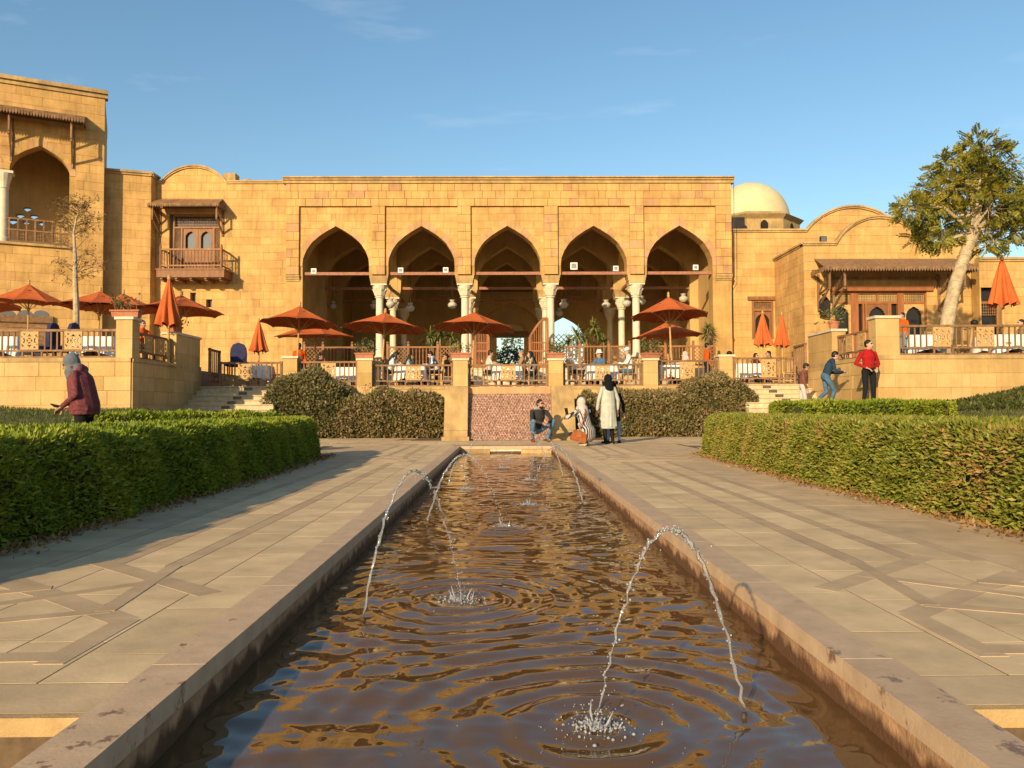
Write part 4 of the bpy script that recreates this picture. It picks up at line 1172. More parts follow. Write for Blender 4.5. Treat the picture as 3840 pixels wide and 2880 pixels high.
# ================================================================== right wing, pavilion, far wall, dome
DR = 34.4
RX0, RX1 = XR + .02, az(4, 1500, 900, DR).x
RT = az(4, 300, 848, DR).z
rcx, rca = az(4, 925, 848, DR).x, az(4, 925, 668, DR).z; rch = rcx - az(4, 572, 848, DR).x
rtop = bump_top(rcx, rch, RT, rca)
rwing = thing('right_wing', 'plain limestone wing with a rounded parapet and one narrow window behind the folded umbrellas', 'building', ((RX0 + RX1) / 2, DR, FLOOR))
OR = Vector((0, DR, 0))
wr = (az(3, 1850, 1200, DR).x, az(3, 2010, 1200, DR).x, az(3, 1930, 1352, DR).z, az(3, 1930, 1058, DR).z)
m_ = MB(); wall_boxes(m_, OR, EX, FN, RX0, RX1, FLOOR - .3, RT, .6, [wr])
us = np.linspace(rcx - rch, rcx + rch, 31); m_.slab([(rcx - rch, RT - .001)] + [(u, rtop(u)) for u in us][1:-1] + [(rcx + rch, RT - .001)], OR, EX, FN, .6); m_.build('wing_wall', STONE_CORE, rwing)
ashlar(rwing, OR, EX, FN, RX0, RX1, FLOOR, rca + .02, row=.35, blen=(.4, 1.0), rects=[wr], top=rtop, seed=35, cap=299, d=.016)
cornice(rwing, OR - EY * .02, EX, FN, [(RX0, RT)] + [(u, rtop(u)) for u in us] + [(RX1, RT)], prof=((0, .07, .05), (.07, .08, .10)))
m_ = MB(); q0, q1 = az(3, 1815, 1040, DR).x, az(3, 2045, 1040, DR).x; m_.b2((q0, DR - .12, wr[3] + .002), (q1, DR + .1, wr[3] + .16)); m_.build('window_lintel', WOOD, rwing)
zt = az(3, 1930, 1130, DR).z; m_ = MB()
for (a, b, c, d_) in ((wr[0], wr[0] + .09, wr[2], wr[3]), (wr[1] - .09, wr[1], wr[2], wr[3]), (wr[0] + .09, wr[1] - .09, wr[3] - .09, wr[3]), (wr[0] + .09, wr[1] - .09, zt - .05, zt + .05)): m_.b2((a, DR - .03, c), (b, DR + .08, d_))
rwin = m_.build('window', WOOD, rwing)
lattice(rwin, (0, DR + .04, 0), EX, FN, wr[0] + .09, wr[1] - .09, zt + .05, wr[3] - .09, 10, 5, WOOD_D, name='window_lattice', w=.03)
bm = plate([(wr[0] + .09, wr[2]), (wr[1] - .09, wr[2]), (wr[1] - .09, zt - .05), (wr[0] + .09, zt - .05)], [cusp((wr[0] + wr[1]) / 2, wr[2] + .25, (wr[1] - wr[0]) * .33, zt - .15)], .05); bm_obj(bm, 'leaf', WOOD, rwin, face_M((0, DR + .09, 0), EX, FN))
m_ = MB(); m_.b2((wr[0], DR + .15, wr[2]), (wr[1], DR + .18, wr[3])); m_.build('pane', PANE_DARK, rwin)
m_ = MB(); c0 = az(3, 1690, 890, DR - .05); c1 = az(3, 1705, 1340, DR - .05)
m_.tube([Vector((c0.x, DM - .28, zTop - .3)), Vector((c0.x, DM - .2, c0.z)), Vector((c1.x, DR - .05, c0.z - .6)), c1, c1 + Vector((.1, 0, -.1)), c1 + Vector((0, 0, -.2)), c1 + Vector((-.1, 0, -.1)), c1], .014, 5); cb = m_.build('cable', IRON); tag(cb, 'thin dark cable hanging down the wall right of the arches', 'cable')

DP = 31.0
VX0, VX1 = az(4, 552, 1000, DP).x, az(4, 1872, 1000, DP).x
VT = az(4, 700, 948, DP).z; vcx, vca = az(4, 1120, 900, DP).x, az(4, 1120, 745, DP).z; vch = vcx - az(4, 795, 948, DP).x
vtop = bump_top(vcx, vch, VT, vca)
pav = thing('door_pavilion', 'limestone pavilion with a round gable, timber canopy and glazed wooden doors', 'building', ((VX0 + VX1) / 2, DP, UPPER))
OP = Vector((0, DP, 0))
dr = (az(4, 772, 1400, DP).x, az(4, 1478, 1400, DP).x, UPPER, az(4, 1100, 1292, DP).z)
m_ = MB(); wall_boxes(m_, OP, EX, FN, VX0, VX1, FLOOR - .3, VT, .5, [dr])
us = np.linspace(vcx - vch, vcx + vch, 31); m_.slab([(vcx - vch, VT - .001)] + [(u, vtop(u)) for u in us][1:-1] + [(vcx + vch, VT - .001)], OP, EX, FN, .5); m_.build('pavilion_wall', STONE_CORE, pav)
ashlar(pav, OP, EX, FN, VX0, VX1, UPPER, vca + .02, row=.35, blen=(.45, 1.0), rects=[dr], top=vtop, seed=45, cap=260, d=.016)
cornice(pav, OP - EY * .02, EX, FN, [(VX0 - .05, VT)] + [(u, vtop(u)) for u in us] + [(VX1, VT)], prof=((0, .07, .05), (.07, .08, .10)))
m_ = MB(); m_.b2((VX0 + .002, DP + .5, FLOOR - .3), (VX0 + .5, DR - .02, VT - .001)); m_.build('side_wall', STONE_CORE, pav)
ashlar(pav, Vector((VX0, 0, 0)), -EY, -EX, -(DR - .03), -DP, UPPER, VT, row=.35, blen=(.4, .9), seed=46, cap=90, d=.014)
cornice(pav, Vector((VX0, 0, 0)), -EY, -EX, [(-(DR - .02), VT + .001), (-DP - .0, VT + .001)], prof=((0, .07, .05), (.07, .08, .10)))
m_ = MB(); m_.b2((az(4, 745, 1260, DP).x, DP - .14, dr[3] + .002), (az(4, 1517, 1260, DP).x, DP + .1, dr[3] + .19)); m_.build('door_lintel', WOOD_R, pav)
# door screen
ft = az(4, 1100, 1375, DP).z; fb = UPPER + .02
posts = [(772, 778), (915, 968), (1265, 1312), (1470, 1478)]
m_ = MB(); P4 = lambda x: az(4, x, 1400, DP).x
for a, b in posts: m_.b2((P4(a), DP + .05, fb), (P4(b), DP + .2, dr[3]))
for a, b in ((778, 915), (968, 1265), (1312, 1470)):
    for z in (dr[3] - .05, ft): m_.b2((P4(a), DP + .08, z - .05), (P4(b), DP + .18, z + .05))
m_.b2((P4(1105), DP + .08, ft + .05), (P4(1120), DP + .18, dr[3] - .1))
for x in (1008, 1028, 1200, 1212): m_.b2((P4(x) - .035, DP + .08, fb), (P4(x) + .035, DP + .18, ft - .05))
pdoor = m_.build('glazed_door', WOOD_R, pav)
for a, b in ((778, 915), (968, 1105), (1120, 1265), (1312, 1470)): lattice(pdoor, (0, DP + .14, 0), EX, FN, P4(a), P4(b), ft + .05, dr[3] - .1, 11, 5, STONE_TRIM, name='door_lattice', w=.03)
for a, b in ((778, 915), (1034, 1194), (1312, 1470)):
    A_, B_ = P4(a), P4(b); bm = plate([(A_, fb), (B_, fb), (B_, ft - .05), (A_, ft - .05)], [cusp((A_ + B_) / 2, fb + .35, (B_ - A_) * .38, ft - .16)], .06); bm_obj(bm, 'leaf', WOOD_L if a != 1034 else WOOD, pdoor, face_M((0, DP + .17, 0), EX, FN))
m_ = MB(); m_.b2((dr[0], DP + .24, fb), (dr[1], DP + .26, dr[3])); m_.build('pane', PANE_DARK, pdoor)
q0, q1 = az(4, 562, 1100, DP).x + .2, az(4, 1735, 1100, DP).x - .1
awning(pav, (q0, DP, 0), EX, FN, q1 - q0, 1.35, az(4, 1100, 1050, DP).z + .02, .55, fr=.2, planks=8, brackets=(.05, .15, .86, .93), blen=1.5, teeth=56)
m_ = MB(); scallop(m_, (q0 + .8, DP - .2, 0), EX, q1 - q0 - 1.6, az(4, 1100, 1185, DP - .2).z + .02, .14, 44, FN); m_.build('inner_fringe', WOOD_D, pav)
for (zx, zy, lb) in ((705, 925, 'small square floodlight on the pavilion parapet left of the gable'), (1650, 918, 'small square floodlight on the pavilion parapet behind the tree')):
    p = az(4, zx, zy, DP); t = thing('floodlight', lb, 'floodlight', (p.x, DP + .1, VT + .15)); m_ = MB(); m_.b2((p.x - .13, DP + .05, VT + .16), (p.x + .13, DP + .15, VT + .40)); m_.build('housing', IRON, t); m_ = MB(); m_.b2((p.x - .1, DP + .04, VT + .19), (p.x + .1, DP + .05, VT + .37)); m_.build('reflector', PANE, t)
p = az(4, 697, 1410, DP - .1); t = thing('wall_lantern', 'dark metal lantern on the pavilion wall left of the doors', 'lantern', p)
m_ = MB(); m_.lathe([(.10, -.4), (.22, -.36), (.22, .2), (.15, .32), (.05, .42), (.02, .55)], (p.x, p.y - .15, p.z), 6); m_.build('lantern_body', IRON, t); m_ = MB(); m_.bar((p.x, p.y - .15, p.z + .5), (p.x, DP - .015, p.z + .5), .04, .04); m_.build('bracket', IRON, t)

DF = 30.4
fw = thing('end_wall', 'lower limestone wall with a dark window behind the large folded umbrella', 'building', (az(4, 2050, 1300, DF).x, DF, UPPER))
FX0, FX1 = az(4, 1876, 1300, DF).x, az(4, 2212, 1300, DF).x + 6; FT = az(4, 2050, 1068, DF).z
OFW = Vector((0, DF, 0)); wf = (az(4, 1888, 1400, DF).x, az(4, 2040, 1400, DF).x, UPPER + .3, az(4, 2000, 1255, DF).z)
m_ = MB(); wall_boxes(m_, OFW, EX, FN, FX0, FX1, FLOOR - .3, FT, .5, [wf]); m_.build('wall_core', STONE_CORE, fw)
ashlar(fw, OFW, EX, FN, FX0, FX1, UPPER, FT, row=.35, blen=(.45, 1.0), rects=[wf], seed=55, cap=290, d=.016)
cornice(fw, OFW - EY * .02, EX, FN, [(FX0, FT), (FX1, FT)], prof=((0, .08, .05), (.08, .09, .10)))
m_ = MB(); m_.b2((wf[0], DF + .3, wf[2]), (wf[1], DF + .33, wf[3])); m_.build('window_pane', PANE_DARK, fw)
zt = az(4, 2000, 1400, DF).z; lattice(fw, (0, DF + .2, 0), EX, FN, wf[0] + .05, wf[1] - .05, zt - .35, zt + .1, 8, 4, WOOD_D, name='window_lattice'); m_ = MB()
for (a, b, c, d_) in ((wf[0], wf[0] + .06, wf[2], wf[3]), (wf[1] - .06, wf[1], wf[2], wf[3]), (wf[0] + .06, wf[1] - .06, zt + .1, zt + .2)): m_.b2((a, DF + .18, c), (b, DF + .26, d_))
m_.build('window_frame', WOOD, fw)

dc = az(3, 1830, 470, 42.0); dr_ = 146 * 42 / FPX
dome = thing('dome', 'smooth pale plaster dome on an octagonal drum beyond the arcade roof', 'dome', (dc.x, 42, RT))
prof = [(dr_ * math.cos(t), dr_ * 1.0 * math.sin(t)) for t in np.linspace(0, math.pi / 2 - .02, 22)]
m_ = MB(); m_.lathe(prof, (dc.x, 42, dc.z), 48); smooth_by_angle(m_.build('dome_shell', PLASTER, dome), 60)
m_ = MB(); z1 = dc.z + .03; z0 = az(3, 1830, 545, 40).z; r8 = dr_ * 1.17
m_.lathe([(r8 * 1.05, z0 - 3.5), (r8 * 1.05, z1 - .42), (r8 * 1.14, z1 - .2), (r8 * 1.0, z1)], (dc.x, 42, 0), 8, math.pi / 8); m_.build('dome_drum', STONE_TRIM, dome)
for k in range(8):
    a = -math.pi / 2 + k * math.pi / 4; nn = Vector((math.cos(a), math.sin(a), 0)); uu = Vector((-nn.y, nn.x, 0))
    Ad = Arch(0, z1 - .72, .2, .25); m_ = MB(); m_.slab([(-.2, z1 - 1.0)] + Ad.curve() + [(.2, z1 - 1.0)], Vector((dc.x, 42, 0)) + nn * (r8 * 1.05 * math.cos(math.pi / 8) + .012), uu, nn, .02); m_.build('drum_window', DARK, dome)
m_ = MB(); m_.lathe([(.22, 0), (.2, .06), (.0, .1)], (dc.x - .1, 42, dc.z + dr_ - .02), 10); m_.build('finial_base', STONE_TRIM, dome)
p = az(3, 1735, 500, 39.0); m_ = MB(); m_.b2((p.x - .35, 38.8, RT - .3), (p.x + .35, 39.4, p.z + .42)); o = m_.build('roof_tank', IRON); tag(o, 'dark square box on the roof in front of the dome', 'roof box')

# ================================================================== terraces
def cap_pier(x0, x1, y0, y1, z0, z1, label, ov=.05, capm=None, mat=None, blocks=True):
    t = thing('stone_pier', label, 'pier', ((x0 + x1) / 2, (y0 + y1) / 2, z0), group='stone piers of the terraces')
    m_ = MB(); m_.b2((x0, y0, z0), (x1, y1, z1 - .07)); m_.build('pier_core', STONE_CORE, t)
    nr = max(2, int((z1 - z0) / .42)); rr = random.Random(int(x0 * 100))
    for k in range(nr):
        za, zb = z0 + (z1 - .07 - z0) * k / nr, z0 + (z1 - .07 - z0) * (k + 1) / nr
        m_ = MB(); m_.b2((x0 - .012, y0 - .012, za + .003), (x1 + .012, y1 + .012, zb - .003)); m_.build('stone_block', STONE_WALL, t)
    m_ = MB(); m_.b2((x0 - ov, y0 - ov, z1 - .07), (x1 + ov, y1 + ov, z1)); m_.build('cap_stone', capm or CAP_STONE, t)
    return t

def retaining(name, label, O, U, N, u0, u1, z0, z1, seed, cap=299, mat=None, row=.36, zcap=True):
    m0 = O + U * ((u0 + u1) / 2)
    t = thing(name, label, 'wall', (m0.x, m0.y, z0))
    m_ = MB(); m_.slab([(u0, z0), (u1, z0), (u1, z1 - .002), (u0, z1 - .002)], O, U, N, .35); m_.build('wall_core', STONE_CORE, t)
    ashlar(t, O, U, N, u0, u1, z0, z1 - .1, row=row, blen=(.5, 1.25), mat=STONE_WALL, seed=seed, cap=cap, d=.014, joint=.008)
    if zcap:
        m_ = MB(); m_.slab([(u0, z1 - .095), (u1, z1 - .095), (u1, z1 + .01), (u0, z1 + .01)], O, U, N, .36, .03); m_.build('coping', STONE_TRIM, t)
    return t
DT = 20.0
lw = az(5, 940, 690, DT)
LXa, LXb = az(5, 880, 700, DT).x, az(5, 995, 700, DT).x
ZUL = az(5, 600, 690, DT).z
retaining('retaining_wall', 'limestone terrace wall behind the woman in the maroon jacket', Vector((0, DT, 0)), EX, FN, -22, LXb - .02, -.1, ZUL, 61)
retaining('retaining_wall', 'shaded limestone wall beside the narrower steps near the woman in maroon', Vector((LXb, 0, 0)), EY, EX, DT + .02, 24.5, -.1, ZUL, 62)
cap_pier(LXa, LXb, DT - .01, DT + .37, ZUL, az(5, 940, 378, DT).z, 'tall square limestone pier with a long planter, left terrace corner')
cap_pier(LXb - .37, LXb + .012, 22.65, 24.4, ZUL - .2, az(5, 1380, 492, 22.65).z, 'long limestone pier with a planter at the head of the left steps')
RXa, RXb = az(8, 1095, 500, DT).x, az(8, 1265, 500, DT).x
ZUR = az(8, 1600, 668, DT).z
retaining('retaining_wall', 'sunlit limestone terrace wall right of the young man in red', Vector((0, DT, 0)), EX, FN, RXa + .02, 24, -.1, ZUR, 63)
retaining('retaining_wall', 'sunlit limestone wall beside the steps behind the three young men', Vector((RXa, 0, 0)), -EY, -EX, -24.5, -(DT + .02), -.1, ZUR, 64)
cap_pier(RXa, RXb, DT - .01, DT + .37, ZUR, az(8, 1180, 370, DT).z, 'square limestone pier with a pale cap, right terrace corner')
cap_pier(RXa - .012, RXa + .37, 22.65, 24.4, ZUR - .2, az(8, 700, 470, 22.65).z, 'long limestone pier with a flower pot above the right steps')
# front wall of the middle terrace
DC = 25.75
retaining('terrace_front_wall', 'low limestone wall under the middle railings behind the bushes, left of the cascade', Vector((0, DC, 0)), EX, FN, -7.4, -1.72, -.1, FLOOR, 65, cap=120)
retaining('terrace_front_wall', 'low limestone wall under the middle railings behind the bushes, right of the cascade', Vector((0, DC, 0)), EX, FN, 2.1, 7.7, -.1, FLOOR, 66, cap=120)

# stairs with dark tiles let into the risers
STEP = mat_basic('step_stone', (0.50, 0.385, 0.235), rough=.85, var=.14, scale=6, bump=.2, piece=.08)
TILE = mat_basic('dark_tile', (0.09, 0.075, 0.055), rough=.4, var=.2)
def stairs(label, x0, x1, n, tile_x):
    t = thing('stairs', label, 'stairs', ((x0 + x1) / 2, 23.5, .6)); rise = .146; tr = .33
    for k in range(n):
        zt_ = FLOOR - k * rise; yf = 24.5 - k * tr
        m_ = MB(); m_.b2((x0, yf, zt_ - rise - (.4 if k == n - 1 else .05)), (x1, 24.52 - max(0, k - 1) * tr - (.0 if k == 0 else .0), zt_ - .032)); m_.build('riser', STEP, t)
        m_ = MB(); m_.b2((x0 + .002, yf - .03, zt_ - .03), (x1 - .002, yf + tr - .002, zt_)); m_.build('tread', STEP, t)
        tx = tile_x + (.045 if tile_x > 0 else -.045) * 0 + (k * -.06 if tile_x < 0 else k * .08)
        m_ = MB(); m_.b2((tx - .13, yf - .006, zt_ - rise + .015), (tx + .13, yf + .01, zt_ - .045)); m_.build('riser_tile', TILE, t)
    return t
stairs('pale stone steps with dark riser tiles beside the round bush, left', LXb + .02, -6.85, 7, az(5, 1872, 915, 24.5).x)
stairs('pale stone steps with dark riser tiles behind the boy in the brown jersey', 7.3, RXa - .02, 7, az(8, 272, 865, 24.5).x)

# cascade between two sloping flanks
cas = thing('cascade', 'sloping carved stone water chute between two stone flanks below the railing', 'cascade', (.2, 21.2, 0))
fx = [(-1.62, -.97), (1.36, 2.0)]
for (a, b) in fx:
    m_ = MB(); m_.slab([(21.2, 0.0), (21.2, .27), (21.27, .29), (21.72, 1.52), (25.74, 1.52), (25.74, 0.0)], Vector((b, 0, 0)), EY, EX, b - a); m_.build('flank', STONE_TRIM, cas)
    m_ = MB(); m_.b2((a - .05, 21.1, 0), (b + .05, 21.195, .11)); m_.build('flank_foot', STONE_TRIM, cas)
nxg, nyg = 150, 300
gx = np.linspace(-.968, 1.358, nxg); gt = np.linspace(0, 1, nyg)
X_, T_ = np.meshgrid(gx, gt)
Lc = math.hypot(4.25, FLOOR - .22)
rs = np.random.RandomState(11)
# carved scales: staggered rows of small lobes
row_ = T_ * 21; colc = X_ * 13
stag = np.where((np.floor(row_) % 2) == 0, 0.0, 0.5)
lob = np.abs(np.sin(np.pi * (colc + stag))) * (1 - (row_ % 1)) ** 0.7
hgt = .05 * lob + .014 * rs.rand(*X_.shape)
hgt[T_ > .93] = .004
slope = Vector((0, .62, 1.40)).normalized(); nrm = Vector((0, -slope.z, slope.y))
V_ = np.stack([X_.ravel(), (21.36 + T_ * .62 + hgt * nrm.y).ravel(), (-.03 + T_ * 1.40 + hgt * nrm.z).ravel()], 1)
ii, jj = np.meshgrid(np.arange(nxg - 1), np.arange(nyg - 1)); a = (jj * nxg + ii).ravel()
def mat_cascade():
    m = mat_basic('wet_carved_stone', (0.20, 0.085, 0.05), rough=.28, var=.5, scale=15, spec=.6, col2=(0.50, 0.29, 0.21)); return m
raw_mesh('chute', V_, np.stack([a, a + 1, a + nxg + 1, a + nxg], 1), mat_cascade(), cas)
m_ = MB(); m_.b2((-.968, 21.93, 1.30), (1.358, 25.74, 1.50)); m_.build('lip', STONE_PINK, cas)
# sunk side basins at the foot
for (a, b, lb) in ((-2.9, -1.68, 'shallow sunken stone basin left of the cascade'), (2.06, 3.1, 'shallow sunken stone basin right of the cascade')):
    t = thing('side_basin', lb, 'basin', ((a + b) / 2, 22.5, 0)); m_ = MB()
    m_.b2((a, 21.2, -.25), (b, 25.2, -.2)); m_.build('basin_floor', POOL_F, t)
    m_ = MB()
    for q in ((a - .1, 21.1, a, 25.3), (b, 21.1, b + .06, 25.3), (a, 21.1, b, 21.2), (a, 25.2, b, 25.3)): m_.b2((q[0], q[1], -.25), (q[2], q[3], .006))
    m_.build('basin_kerb', STONE_PINK, t)
# ------------------------------------------------------------------ railings
def rot4(poly):
    out = []
    p = poly
    for _ in range(4):
        out.append(p); p = [(-z, x) for x, z in p]
    return out
_holes = []
_holes += [[(-.16, .235), (-.05, .30), (0, .40), (.05, .30), (.16, .235)], [(.16, -.235), (.05, -.30), (0, -.40), (-.05, -.30), (-.16, -.235)]]
_holes += [[(-.36, .13), (-.29, .15), (-.245, 0), (-.29, -.15), (-.36, -.13), (-.315, 0)], [(.36, -.13), (.29, -.15), (.245, 0), (.29, .15), (.36, .13), (.315, 0)]]
_holes += rot4([(-.37, .40), (-.20, .40), (-.285, .30)])
_holes += [[(-.45, .30), (-.39, .22), (-.45, .16)], [(.45, .16), (.39, .22), (.45, .30)], [(-.45, -.16), (-.39, -.22), (-.45, -.30)], [(.45, -.30), (.39, -.22), (.45, -.16)]]
_holes += rot4([(-.09, .155), (.09, .155), (0, .06)])
_holes += [[(s * .05, t * .10), (s * .085, t * .125 - t * .02), (s * .10, t * .055)] for s in (1, -1) for t in (1, -1)]
bm = plate([(-.5, -.5), (.5, -.5), (.5, .5), (-.5, .5)], _holes, 1.0)
PANEL = bpy.data.meshes.new('carved_panel'); bm.to_mesh(PANEL); bm.free(); PANEL.materials.append(WOOD_L)
SQ = {}
def stick(mat):
    if mat.name not in SQ:
        m_ = MB(); m_.b2((-.5, -.5, 0), (.5, .5, 1)); o = m_.build('baluster', mat); SQ[mat.name] = o.data; bpy.data.objects.remove(o)
    return SQ[mat.name]

def railing(label, p0, p1, zb, h, panels=(), pw=.45, spacing=.15, low=.17, wood=None, posts=(True, True)):
    wood = wood or WOOD_D
    p0, p1 = Vector((p0[0], p0[1], zb)), Vector((p1[0], p1[1], zb)); U = p1 - p0; L = U.length; U = U / L; N = Vector((U.y, -U.x, 0))
    t = thing('railing', label, 'railing', (p0 + p1) / 2, group='carved wooden railings')
    ax = (U, N, EZ); c = lambda u, z: p0 + U * u + EZ * z
    def bar(name, u0, u1, z0, z1, d): m_ = MB(); m_.box(c((u0 + u1) / 2, (z0 + z1) / 2), (u1 - u0, d, z1 - z0), ax); return m_.build(name, wood, t)
    bar('top_rail', 0, L, h - .06, h, .09); bar('middle_rail', .0, L, low, low + .045, .05); bar('bottom_rail', 0, L, 0, .05, .06)
    for i, on in enumerate(posts):
        if on:
            u = .035 if i == 0 else L - .035; m_ = MB(); m_.box(c(u, (h + .02) / 2), (.07, .07, h + .02), ax); m_.build('post', wood, t)
    occ = [(L * q - pw / 2, L * q + pw / 2) for q in panels]
    for a, b in occ:
        M = Matrix.Translation(c((a + b) / 2, (low + .045 + h - .06) / 2) + N * .018) @ Matrix((U, -N, EZ)).transposed().to_4x4() @ Matrix.Diagonal((pw, .036, h - .06 - low - .045 - .004, 1))
        piece('carved_panel', PANEL, M, t)
    n = max(2, int(L / spacing)); Mr = Matrix((U, N, EZ)).transposed().to_4x4()
    for k in range(1, n):
        u = L * k / n
        if any(a - .03 < u < b + .03 for a, b in occ): continue
        piece('baluster', stick(wood), Matrix.Translation(c(u, low + .045)) @ Mr @ Matrix.Diagonal((.036, .03, h - .06 - low - .045, 1)), t)
    for k in range(1, max(2, int(L / .45))):
        piece('baluster', stick(wood), Matrix.Translation(c(L * k / max(2, int(L / .45)), .05)) @ Mr @ Matrix.Diagonal((.045, .03, low - .05, 1)), t)
    return t

PX = [at(x, 1390, DC).x for x in (1088, 1368, 1727, 2084, 2439, 2723)]
PW = .23
names = ['left of the railing with the round bush in front', 'with a leafy planter, left of the middle tables', 'at the left flank of the cascade, carrying a planter', 'at the right flank of the cascade, carrying a planter', 'with a planter set askew, right of the man in the white cap', 'plain, beside the right-hand steps']
for i, x in enumerate(PX):
    ztop = at(x / DC * FPX + 1885, 1344, DC).z if i not in (0, 5) else at(1885, 1333, DC).z
    cap_pier(x - PW, x + PW, DC - .05, DC + .40, FLOOR - (1.2 if i in (0, 1, 4, 5) else .02), ztop, 'square limestone pier ' + names[i])
rail_names = ['carved railing half hidden by the round bush', 'carved railing in front of the girl in pale blue', 'carved railing right above the cascade', 'carved railing in front of the two men in white hats', 'carved railing in front of the woman in the pink scarf']
for i in range(5):
    hh = .74 if 0 < i < 4 else .86
    railing('brown ' + rail_names[i], (PX[i] + PW + .03, DC + .17), (PX[i + 1] - PW - .03, DC + .17), FLOOR + .012, hh, panels=(.5,), pw=.50)
p, q = az(5, 1652, 800, 24.62), az(5, 2130, 800, 24.62)
railing('brown carved railing across the head of the left steps', (p.x, 24.62), (q.x, 24.62), FLOOR + .004, .77, panels=(.42,), pw=.45, spacing=.16)
p, q = az(8, 18, 750, 24.62), az(8, 490, 750, 24.62)
railing('brown carved railing across the head of the right steps', (p.x, 24.62), (q.x, 24.62), FLOOR + .004, .86, panels=(.56,), pw=.47, spacing=.15)
railing('short brown railing beside the left steps behind the long pier', (az(5, 1592, 690, 24.6).x, 24.45), (az(5, 1640, 690, 25.4).x, 25.6), FLOOR + .15, 1.05, spacing=.18)
railing('short brown railing beside the right steps behind the long pier', (az(8, 500, 650, 25.4).x, 25.6), (az(8, 552, 650, 24.6).x, 24.45), FLOOR + .15, 1.15, spacing=.18)
xl = lambda zx: az(5, zx, 500, DT + .12).x
railing('brown carved railing on the left terrace wall with two fretwork squares', (xl(-260), DT + .12), (LXa - .02, DT + .12), ZUL + .012, az(5, 500, 476, DT + .12).z - ZUL, panels=((xl(235) - xl(-260)) / (LXa - xl(-260)), (xl(565) - xl(-260)) / (LXa - xl(-260))), pw=.455, spacing=.155)
railing('brown carved railing on the left return wall beside the tall pier', (LXb - .16, DT + .40), (LXb - .16, 22.6), ZUL + .012, .72, panels=(.36, .70), pw=.42, spacing=.15)
xr = lambda zx: az(8, zx, 500, DT + .12).x
railing('brown carved railing on the right terrace wall with two fretwork squares', (RXb + .02, DT + .12), (xr(2500), DT + .12), ZUR + .012, az(8, 1700, 442, DT + .12).z - ZUR, panels=((xr(1580) - RXb) / (xr(2500) - RXb), (xr(1910) - RXb) / (xr(2500) - RXb)), pw=.46, spacing=.155)
railing('brown carved railing on the right return wall above the young men', (RXa + .16, 22.6), (RXa + .16, DT + .40), ZUR + .012, .74, panels=(.36, .70), pw=.42, spacing=.15)

# ------------------------------------------------------------------ wooden fence of the arcade
DFN = 33.0
fz = az(6, 1100, 400, DFN).z - ARC
def fence(label, segs, z):
    """segs of (x0, x1, 'l' lattice or 'b' balusters), in picture columns of one zoom window"""
    x0 = az(z, segs[0][0], 420, DFN).x; x1 = az(z, segs[-1][1], 420, DFN).x
    t = thing('arcade_fence', label, 'fence', ((x0 + x1) / 2, DFN, ARC), group='turned wooden fences of the arcade')
    m_ = MB(); m_.b2((x0, DFN - .04, ARC + fz - .07), (x1, DFN + .04, ARC + fz)); m_.build('top_rail', WOOD, t)
    m_ = MB(); m_.b2((x0, DFN - .03, ARC + .1), (x1, DFN + .03, ARC + .17)); m_.build('bottom_rail', WOOD, t)
    xs_ = sorted({round(az(z, v, 420, DFN).x, 3) for s in segs for v in s[:2]})
    for x in xs_:
        m_ = MB(); m_.b2((x - .05, DFN - .05, ARC), (x + .05, DFN + .05, ARC + fz + .1)); m_.lathe([(.03, ARC + fz + .1), (.06, ARC + fz + .14), (.06, ARC + fz + .18), (.0, ARC + fz + .23)], (x, DFN, 0), 8); m_.build('post', WOOD, t)
    for a, b, k in segs:
        xa, xb = az(z, a, 420, DFN).x + .05, az(z, b, 420, DFN).x - .05
        if k == 'l': lattice(t, (0, DFN, 0), EX, FN, xa, xb, ARC + .17, ARC + fz - .07, max(3, int((xb - xa) / .15)), 3, WOOD, diag=True, w=.025, name='fence_lattice')
        else:
            n = max(3, int((xb - xa) / .13))
            for i in range(1, n): piece('baluster', baluster_mesh(fz - .24, WOOD, .024), Matrix.Translation((xa + (xb - xa) * i / n, DFN, ARC + .17)), t)
fence('turned wooden fence with a lattice panel behind the waiter in orange, left bay', [(285, 425, 'l'), (425, 645, 'b'), (645, 800, 'l')], 6)
fence('turned wooden fence with lattice ends in front of the first palm', [(912, 1068, 'l'), (1068, 1290, 'b'), (1290, 1445, 'l')], 6)
fence('turned wooden fence in front of the large palms', [(325, 550, 'b'), (550, 768, 'b'), (768, 925, 'l')], 7)
fence('turned wooden fence behind the woman in the pink scarf', [(1085, 1197, 'l'), (1197, 1407, 'b'), (1407, 1565, 'l')], 7)
